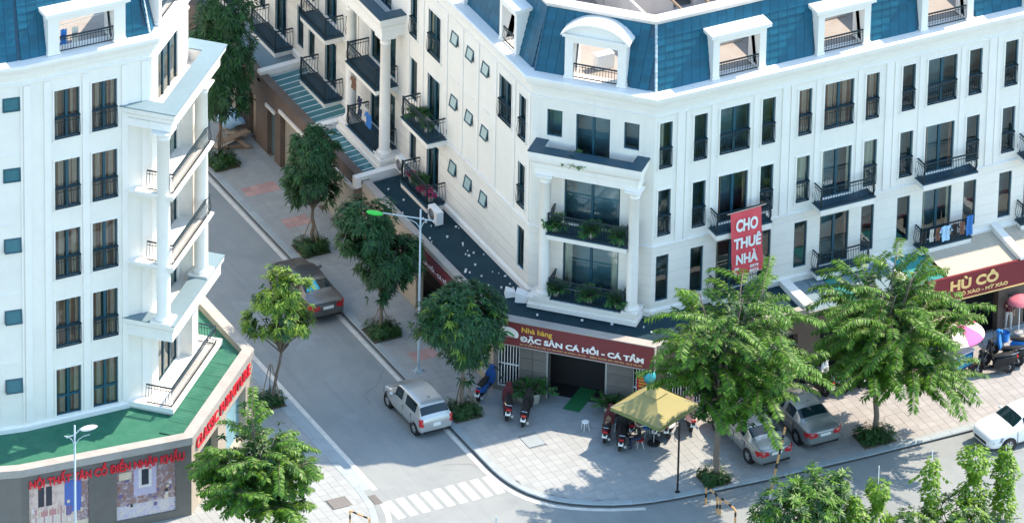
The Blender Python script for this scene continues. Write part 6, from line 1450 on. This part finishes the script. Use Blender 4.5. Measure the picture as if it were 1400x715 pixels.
def round_parasol(name, loc, rad, zc, cols, label, tilt=(0, 0), rise=.42):
    o = empty(name, loc, label=label, cat='parasol'); n = len(cols)
    for k, m in enumerate(cols):
        s = MB(); s.smooth = True; a0, a1 = k / n * 6.283, (k + 1) / n * 6.283; rows = []
        for i in range(7):
            t = i / 6; r = rad * t; z = zc + rise * math.cos(t * 1.45) - (0.1 if i == 6 else 0); rows.append([s.pt((r * math.cos(a0 + (a1 - a0) * u) + tilt[0] * (z - zc), r * math.sin(a0 + (a1 - a0) * u) + tilt[1] * (z - zc), z + tilt[0] * .2 * r * math.cos(a0 + (a1 - a0) * u))) for u in (0, .33, .67, 1)])
        for i in range(6):
            for j in range(3): s.face((rows[i][j], rows[i][j + 1], rows[i + 1][j + 1], rows[i + 1][j]))
        s.build('canopy_panel', m, o, local=True, fix=False)
    s = MB(); s.tube([(0, 0, 0), (0, 0, zc + rise)], .02, 6); s.build('pole', 'white_metal', o, local=True); s = MB(); s.lathe([(.22, 0), (.22, .06), (.05, .09)], 14); s.build('base', 'grey_metal', o, local=True)
round_parasol('parasol', (21.75, -4.35, PZ), 1.3, 1.65, ['pink', 'cream', 'cream', 'pink', 'cream', 'cream', 'pink', 'cream'], 'pink and cream round parasol over the blue drinks cart')
# ---- drinks cart
CT = empty('drinks_cart', (21.75, -4.85, PZ), R(14), label='blue drinks cart with white lettering under the pink parasol', cat='cart')
s = MB(); s.box(-.52, -.32, .22, .52, .32, .95); s.build('body', 'blue', CT, local=True); s = MB(); s.box(-.40, -.335, .32, .42, -.322, .82); s.build('sign_panel', 'sunshade', CT, local=True); s = MB(); s.box(-.58, -.38, .95, .58, .38, 1.0); s.build('counter', 'white_metal', CT, local=True)
for x in (-.4, .4):
    for y in (-.28, .28): s = MB(); s.lathe([(.07, -.03), (.1, -.03), (.1, .03), (.07, .03)], 12, c=(x, y, .1), axis='y'); s.build('wheel', 'rubber', CT, local=True)
FT = Facade((0, 0), (1, 0)); me = text_mesh('NƯỚC MÍA', .2, .004, .008); me.materials.clear(); me.materials.append(M['text_white']); xs = [v_.co.x for v_ in me.vertices]; k = .7 / (max(xs) - min(xs))
for v_ in me.vertices: v_.co.x = (v_.co.x - min(xs)) * k - .34; v_.co.y *= 1.6
link('lettering', me, CT, (0, -.34, .48), rot=(R(90), 0, 0))
for (x, y, m, r, h, l) in ((21.35, -4.05, 'purple', .2, .55, 'purple bucket behind the blue drinks cart'), (24.75, -3.55, 'blue_bright', .19, .42, 'blue bucket standing by the noodle shop step')):
    s = MB(); s.smooth = True; s.lathe([(r * .8, 0), (r, h), (r * .93, h), (r * .75, .04)], 18, cap=False); o = empty('bucket', (x, y, PZ), label=l, cat='bucket'); s.build('shell', m, o, local=True); s = MB(); s.tube([(-r, 0, h), (-r * .6, .1, h + .12), (r * .6, .1, h + .12), (r, 0, h)], .01, 4); s.build('handle', 'white_metal', o, local=True)
for k, (x, y, z) in enumerate(((21.5, -4.75, 1.15), (21.95, -4.7, 1.15))):
    s = MB(); s.smooth = True; s.lathe([(.10, -.02), (.16, .05), (.15, .12), (.02, .14)], 14, c=(0, 0, 0)); o = s.build('basin', 'cream' if k else 'wood_pale'); o.location = (x, y, z); tag(o, 'pale basin on the drinks cart nearer its left end' if k == 0 else 'cream basin on the drinks cart nearer its right end', 'basin')
# ---- air conditioners
def ac(loc, rz, label):
    o = empty('air_conditioner', loc, rz, label=label, cat='air conditioner', group='air conditioner units'); s = MB(); s.box(-.42, -.16, .08, .42, .16, .70); s.build('case', 'white', o, local=True)
    s = MB(); s.lathe([(.26, 0), (.26, .012), (.24, .012)], 24, c=(-.1, -.175, .39), axis='y'); s.build('fan_opening', 'black', o, local=True)
    for r_ in (.08, .16, .23):
        s = MB(); s.tube([(-.1 + r_ * math.cos(t / 20 * 6.283), -.185, .39 + r_ * math.sin(t / 20 * 6.283)) for t in range(21)], .006, 4); s.build('fan_guard', 'white_metal', o, local=True)
    for x in (-.3, .3): s = MB(); s.box(x - .03, -.18, 0, x + .03, .18, .08); s.build('foot', 'grey_metal', o, local=True)
ac((4.55, 10.5, 3.55), R(-90), 'white air conditioner on the dark canopy right of the flower balcony'); ac((4.85, 14.25, 3.95), R(-90), 'white air conditioner left of the flower balcony')
# ---- potted plants
def potted(loc, h, rad, seed, label, group='potted plants on the balconies', m='leaf_pot', potr=.16, n=36, pot='terracotta'):
    rnd = random.Random(seed); o = empty('potted_plant', loc, label=label, cat='potted plant', group=group); s = MB(); s.smooth = True; s.lathe([(potr * .7, 0), (potr, potr * 1.7), (potr * 1.08, potr * 1.8), (potr * .9, potr * 1.8), (potr * .85, potr * 1.5)], 16); s.build('pot', pot, o, local=True)
    mb = MB(); st = MB(); z0 = potr * 1.6
    for i in range(n):
        an = i * 2.4; el = rnd.uniform(.45, 1.35); L = rnd.uniform(.6, 1) * math.hypot(h, rad) * .8; d = Vector((math.cos(an) * math.cos(el), math.sin(an) * math.cos(el), math.sin(el))); pts = [Vector((0, 0, z0)) + d * (L * t / 5) + Vector((0, 0, -.35 * L * (t / 5) ** 2)) for t in range(6)]; frond(mb, st, pts, rnd, .17, .05, .04, .2)
    st.build('stems', 'bark_dark', o, local=True, fix=False); mb.build('foliage', m, o, local=True, fix=False)
for (u, z, h, r, l) in ((1.35, 7.32, 1.0, .65, 'leftmost plant on the upper corner balcony'), (2.95, 7.32, .9, .8, 'middle plant on the upper corner balcony'), (4.2, 7.32, .8, .7, 'rightmost plant on the upper corner balcony'), (1.45, 4.18, 1.0, .6, 'leftmost plant on the lower corner balcony'), (2.95, 4.18, .9, .8, 'middle plant on the lower corner balcony'), (4.15, 4.18, .8, .7, 'rightmost plant on the lower corner balcony'), (2.15, 10.42, 1.1, .7, 'plant on the corner roof terrace below the arched dormer')):
    potted(FC.p(u, .72, z), h, r, int(u * 10 + z), l)
potted((4.95, 13.1, 7.1), .9, .6, 5, 'bushy plant on the upper street side balcony'); potted((4.95, 12.9, 3.95), .7, .55, 6, 'leafy plant on the flower balcony'); potted((4.9, 12.1, 7.1), .4, .4, 8, 'low plant at the right end of the upper street side balcony')
for k, (y, c) in enumerate(((13.4, 'flower'), (12.2, 'flower'), (11.6, 'flower'))): potted((4.85, y, 3.95), .5, .3, 20 + k, ('red flowers at the left of the flower balcony', 'blossoming pot in the middle of the flower balcony', 'red flowers at the right of the flower balcony')[k], m=c, n=14)
potted(GC.p(2.0, .45, PZ), 1.5, .75, 31, 'tall palm-like plant left of the restaurant doorway', 'plants beside the restaurant door', potr=.28, n=40); potted(GC.p(1.45, .5, PZ), 1.0, .6, 32, 'lower plant in the corner left of the tall doorway plant', 'plants beside the restaurant door', potr=.25, n=34); potted(GC.p(5.35, .45, PZ), 1.3, .7, 33, 'bushy plant right of the restaurant doorway', 'plants beside the restaurant door', potr=.28, n=40)
# ---- laundry
def garment(F, u, n, z, w_, h, m, label, group, kind='shirt'):
    s = MB(); s.smooth = True; nx, nz2 = 8, 8; rnd = random.Random(int(u * 100)); b = 0
    for j in range(nz2 + 1):
        for i in range(nx + 1):
            t = j / nz2; ww = w_ * (1.0 if kind != 'shirt' or t > .25 else 1.25 - t); s.pt(F.p(u + (i / nx - .5) * ww, n + .03 * math.sin(i * 1.3 + rnd.random()) + .02 * math.sin(j), z - h * t))
    for j in range(nz2):
        for i in range(nx): a_ = j * (nx + 1) + i; s.face((a_, a_ + 1, a_ + nx + 2, a_ + nx + 1))
    if kind == 'shirt':
        for sd_ in (-1, 1): s.poly([F.p(u + sd_ * w_ * .55, n, z - .02), F.p(u + sd_ * w_ * .85, n + .03, z - h * .38), F.p(u + sd_ * w_ * .62, n + .03, z - h * .42), F.p(u + sd_ * w_ * .48, n, z - h * .2)])
    o = s.build('garment', m, fix=False); tag(o, label, 'garment', group)
gx = 'laundry on the right balcony'
u0 = bays[2] + 1.3
for k, (du, w_, h, m, l) in enumerate(((.12, .32, .62, 'cloth_black', 'black garment at the left end of the laundry railing'), (.50, .22, .6, 'cloth_pale', 'pale garment next to the leftmost black one on the railing'), (.80, .24, .62, 'cloth_brown', 'dark brown garment left of the striped shirt'), (1.2, .40, .72, 'cloth_stripe', 'light blue striped shirt on the laundry railing'), (1.62, .3, .62, 'cloth_black', 'black shirt right of the striped shirt'), (1.98, .26, .6, 'cloth_brown', 'brown garment left of the blue trousers'), (2.35, .34, .95, 'cloth_blue', 'blue trousers at the right end of the laundry railing'))):
    garment(FR, u0 + du, .66, 4.92 if k < 6 else 5.15, w_, h, m, l, gx, 'shirt' if k in (3, 4) else 'cloth')
gy = 'laundry on the street side portico'
for (y, n_, z, w_, h, m, l) in ((18.35, .95, 6.7, .35, .6, 'cloth_brown', 'brown garment hanging under the portico balcony'), (17.6, 1.0, 6.1, .3, .95, 'cloth_navy', 'dark trousers hanging on the portico balcony'), (17.0, 1.05, 5.95, .5, .75, 'cloth_pale', 'pale shirt hanging beside the blue jacket'), (16.55, 1.1, 5.85, .45, .7, 'cloth_blue', 'bright blue jacket hanging on the portico balcony')): garment(FL, yu(y), n_, z, w_, h, m, l, gy)
gz = 'laundry in the roof opening'
for (x, m, l) in ((-16.45, 'cloth_blue', 'blue cloth hanging in the left roof opening'), (-15.95, 'cloth_pale', 'pale cloth hanging in the left roof opening')): garment(B_, bx(x), -.15, 21.95, .3, .7, m, l, gz, 'cloth')
ra = MB(); ra.tube([B_.p(bx(-16.6), -.4, 22.0), B_.p(bx(-14.4), -.5, 22.1)], .012, 4); tag(ra.build('drying_rail', 'white_metal'), 'white drying rail in the left roof opening', 'rail')
# ---- debris heap at the far pavement
rnd = random.Random(4)
for k in range(7):
    L, w_ = rnd.uniform(.9, 2.0), rnd.uniform(.15, .55); s = MB(); s.box(-L / 2, -w_ / 2, 0, L / 2, w_ / 2, .04); o = s.build('board', 'wood_pale' if k % 2 else 'wood'); o.location = (2.35 + rnd.uniform(-.35, .35), 25.6 + rnd.uniform(-.6, 1.0), PZ + .05 + .07 * k); o.rotation_euler = (rnd.uniform(-.12, .12), rnd.uniform(-.12, .12), rnd.uniform(0, 3)); tag(o, ('wide pale board on top of the far debris heap', 'brown plank low in the far debris heap', 'pale plank across the far debris heap', 'brown board leaning in the far debris heap', 'short pale board at the edge of the far debris heap', 'long brown plank in the middle of the far debris heap', 'topmost brown board of the far debris heap')[k], 'board', 'boards in the debris heap')
s = MB(); s.smooth = True
for j in range(9):
    for i in range(14): t = j / 8; an = i / 14 * 6.283; r_ = .55 * math.sin(.15 + t * 2.8) * (1 + .25 * math.sin(3 * an + j)); s.pt((r_ * math.cos(an), r_ * math.sin(an) * 1.3, .9 * t))
for j in range(8):
    for i in range(14): s.face((j * 14 + i, j * 14 + (i + 1) % 14, (j + 1) * 14 + (i + 1) % 14, (j + 1) * 14 + i))
o = s.build('tarpaulin_bundle', 'cloth_stripe'); o.location = (2.5, 26.6, PZ + .3); tag(o, 'pale blue striped bundle on the debris heap by the far garage', 'bundle')
# ---- scraps on the canopy roof
rnd = random.Random(9); s = MB()
for k in range(46):
    if rnd.random() < .7: x, y = rnd.uniform(3.55, 5.2), rnd.uniform(3.2, 14.2)
    else: t = rnd.random(); x, y = 4.2 + 5 * t + rnd.uniform(0, .6), 2.0 - 4.4 * t + rnd.uniform(0, .6)
    r_ = rnd.uniform(.025, .06); z = 3.625 + .0 * x; an = rnd.random() * 3
    s.hexa([(x + r_ * math.cos(an + q * 1.57) , y + r_ * math.sin(an + q * 1.57), z - .05) for q in range(4)] + [(x + r_ * math.cos(an + q * 1.57), y + r_ * math.sin(an + q * 1.57), z + .02) for q in range(4)])
tag(s.build('paper_scraps', 'white'), 'small white paper scraps scattered on the dark canopy roof', 'litter', kind='stuff')
s = MB(); s.hexa([(4.55, 3.0, 3.6), (5.15, 2.6, 3.6), (5.35, 2.95, 3.6), (4.8, 3.4, 3.6), (4.6, 3.05, 4.05), (5.1, 2.7, 3.85), (5.3, 3.0, 3.9), (4.85, 3.35, 4.1)]); s.hexa([(4.35, 3.5, 3.6), (4.8, 3.35, 3.6), (4.95, 3.75, 3.6), (4.5, 3.9, 3.6), (4.4, 3.55, 3.9), (4.78, 3.42, 3.8), (4.9, 3.7, 3.8), (4.55, 3.85, 3.95)]); tag(s.build('folded_panel', 'white'), 'white folded panel lying on the canopy roof corner', 'panel')
# ================================================================== people
def skin_person(name, loc, rz, joints, edges, radii, label, m_body, head, extra):
    o = empty(name, loc, rz, label=label, cat='person')
    me = bpy.data.meshes.new('body'); me.from_pydata(joints, edges, []); ob = bpy.data.objects.new('tmp', me); col.objects.link(ob)
    md = ob.modifiers.new('skin', 'SKIN'); md.use_smooth_shade = True
    for v_, r_ in zip(me.skin_vertices[0].data, radii): v_.radius = (r_, r_) if not isinstance(r_, tuple) else r_
    me.skin_vertices[0].data[0].use_root = True
    sb = ob.modifiers.new('sub', 'SUBSURF'); sb.levels = 2; sb.render_levels = 2
    dg = bpy.context.evaluated_depsgraph_get(); ev = bpy.data.meshes.new_from_object(ob.evaluated_get(dg)); bpy.data.objects.remove(ob)
    for nm in m_body: ev.materials.append(M[nm])
    while len(ev.materials) > len(m_body): ev.materials.pop(index=0)
    for p in ev.polygons: c = p.center; p.material_index = extra(c); p.use_smooth = True
    link('body', ev, o)
    hx, hy, hz = head
    s = MB(); s.smooth = True; s.lathe([(.02, -.13), (.055, -.11), (.075, -.04), (.08, .03), (.07, .09), (.02, .12)], 14, c=(hx, hy, hz)); s.tube([(hx + .07, hy, hz), (hx + .10, hy, hz - .025)], [.015, .012], 5)
    h = s.build('head', 'skin', o, local=True)
    for sd_ in (-1, 1): e = MB(); e.lathe([(.004, -.012), (.012, 0), (.004, .012)], 6, c=(hx + .073, hy + sd_ * .03, hz + .01)); e.build('eye', 'black', h, local=True); e = MB(); e.lathe([(.006, -.03), (.018, 0), (.006, .03)], 6, c=(hx, hy + sd_ * .08, hz - .005)); e.build('ear', 'skin', h, local=True)
    e = MB(); e.box(hx + .068, hy - .022, hz - .062, hx + .078, hy + .022, hz - .052); e.build('mouth', 'maroon', h, local=True)
    s = MB(); s.smooth = True; s.lathe([(.088, -.04), (.092, .02), (.085, .09), (.05, .13), (.01, .14)], 14, c=(hx - .018, hy, hz)); s.build('hair', 'hair', o, local=True)
    return o
def hand(o, p, d, up):
    p, d, up = Vector(p), Vector(d).normalized(), Vector(up).normalized(); sd_ = d.cross(up); s = MB(); s.smooth = True
    s.tube([p - d * .02, p + d * .05, p + d * .085], [.026, .036, .03], 6)
    for k, L in enumerate((.06, .072, .066, .05)): b = p + d * .075 + sd_ * (.027 - .018 * k); s.tube([b, b + d * L * .5 - up * .006, b + d * L - up * .03], [.009, .0085, .006], 5)
    b = p + d * .02 + sd_ * .035; s.tube([b, b + d * .035 + sd_ * .02, b + d * .065 + sd_ * .018 - up * .01], [.011, .010, .007], 5); s.build('hand', 'skin', o, local=True)
J = [(0, 0, .50), (.02, 0, .72), (.08, 0, .95), (.10, 0, 1.06), (.13, 0, 1.13)]   # pelvis, waist, chest, neck, head base
J += [(.05, .11, .50), (.42, .13, .52), (.40, .14, .12), (.50, .15, .05), (.05, -.11, .50), (.42, -.13, .50), (.36, -.14, .12), (.46, -.15, .05)]
J += [(.08, .17, 1.00), (.16, .24, .76), (.38, .16, .66), (.08, -.17, 1.00), (.16, -.24, .76), (.38, -.12, .68)]
Eg = [(0, 1), (1, 2), (2, 3), (3, 4), (0, 5), (5, 6), (6, 7), (7, 8), (0, 9), (9, 10), (10, 11), (11, 12), (2, 13), (13, 14), (14, 15), (2, 16), (16, 17), (17, 18)]
Rr = [(.14, .12), (.13, .105), (.15, .11), .05, .05, .085, .06, .042, .035, .085, .06, .042, .035, .06, .045, .032, .06, .045, .032]
PP = skin_person('person', (6.62, -4.62, PZ), R(165), J, Eg, Rr, 'person in black sitting on a red stool under the green parasol', ['cloth_black', 'skin', 'cloth_navy'], (.16, 0, 1.24), lambda c: 2 if (c.z < .58) else (1 if (c.z > 1.06 or (c.x > .33 and c.z > .6)) else 0))
hand(PP, (.38, .16, .66), (1, -.3, -.1), (0, 0, 1)); hand(PP, (.38, -.12, .68), (1, .3, -.1), (0, 0, 1))
o = empty('stool', (6.62, -4.62, PZ), R(165), label='red topped stool with thin pale legs under the seated person', cat='stool'); s = MB(); s.lathe([(.17, .36), (.18, .38), (.17, .40)], 16); s.build('seat', 'red', o, local=True)
for k in range(4): an = .785 + k * 1.571; s = MB(); s.tube([(.12 * math.cos(an), .12 * math.sin(an), .37), (.2 * math.cos(an), .2 * math.sin(an), 0)], .012, 5); s.build('leg', 'white_metal', o, local=True)
Js = [(0, 0, .92), (0, 0, 1.10), (.02, 0, 1.32), (.02, 0, 1.45), (.03, 0, 1.52), (0, .09, .90), (.03, .10, .50), (-.02, .10, .10), (.10, .11, .04), (0, -.09, .90), (-.02, -.10, .50), (-.10, -.10, .10), (.02, -.11, .04), (.02, .17, 1.38), (.02, .22, 1.10), (.14, .20, .92), (.02, -.17, 1.38), (.10, -.24, 1.14), (.26, -.16, 1.32)]
PS = skin_person('person', (25.15, -3.08, PZ + .17), R(250), Js, Eg, [(.13, .10), (.12, .09), (.14, .10), .05, .05, .085, .06, .042, .035, .085, .06, .042, .035, .055, .042, .03, .055, .042, .03], 'person in a dark maroon top standing at the noodle shop step', ['maroon', 'skin', 'cloth_pale'], (.06, 0, 1.63), lambda c: 2 if c.z < .95 else (1 if (c.z > 1.44 or (c.z < 1.05 and abs(c.y) > .15)) else 0))
hand(PS, (.14, .20, .92), (.6, 0, -.8), (1, 0, 0)); hand(PS, (.26, -.16, 1.32), (.3, 0, 1), (-1, 0, 0))
round_parasol('hand_parasol', (25.45, -3.45, PZ + .17), .55, 1.62, ['pink_deep'] * 8, 'pink parasol held above the standing person at the right edge', rise=.2)

PV = skin_person('person', (21.15, -4.1, PZ), R(280), Js, Eg, [(.13, .10), (.12, .09), (.14, .10), .05, .05, .085, .06, .042, .035, .085, .06, .042, .035, .055, .042, .03, .055, .042, .03], 'vendor in a dark top and conical hat standing behind the blue drinks cart', ['cloth_navy', 'skin', 'cloth_black'], (.06, 0, 1.63), lambda c: 2 if c.z < .95 else (1 if (c.z > 1.44 or (c.z < 1.05 and abs(c.y) > .15)) else 0))
hand(PV, (.14, .20, .92), (.6, 0, -.8), (1, 0, 0)); hand(PV, (.26, -.16, 1.32), (.3, 0, 1), (-1, 0, 0))
s = MB(); s.smooth = True; s.lathe([(.24, 1.70), (.13, 1.79), (.02, 1.86)], 18, c=(.05, 0, 0)); s.build('conical_hat', 'wood_pale', PV, local=True)
scooter((22.9, -5.75, PZ), R(165), 'black', 'maroon', 'black motorbike nearest the kerb in the right-hand group', 7)
scooter((18.0, -3.6, PZ), R(98), 'black', 'grey_metal', 'black motorbike at the right end of the row below the wide tree', 7)
for k, (x, y) in enumerate(((6.35, -3.2), (7.3, -3.9), (5.2, -2.4))):
    o = empty('stool', (x, y, PZ), label=('pale stool at the back under the parasol', 'blue topped stool by the parasol pole', 'pale stool left of the dark red motorbike')[k], cat='stool', group='stools by the restaurant'); s = MB(); s.lathe([(.15, .38), (.16, .40), (.15, .42)], 14); s.build('seat', 'blue_bright' if k == 1 else 'white', o, local=True)
    for q in range(4): an = .785 + q * 1.571; s = MB(); s.tube([(.11 * math.cos(an), .11 * math.sin(an), .39), (.18 * math.cos(an), .18 * math.sin(an), 0)], .014, 5); s.build('leg', 'white_metal', o, local=True)
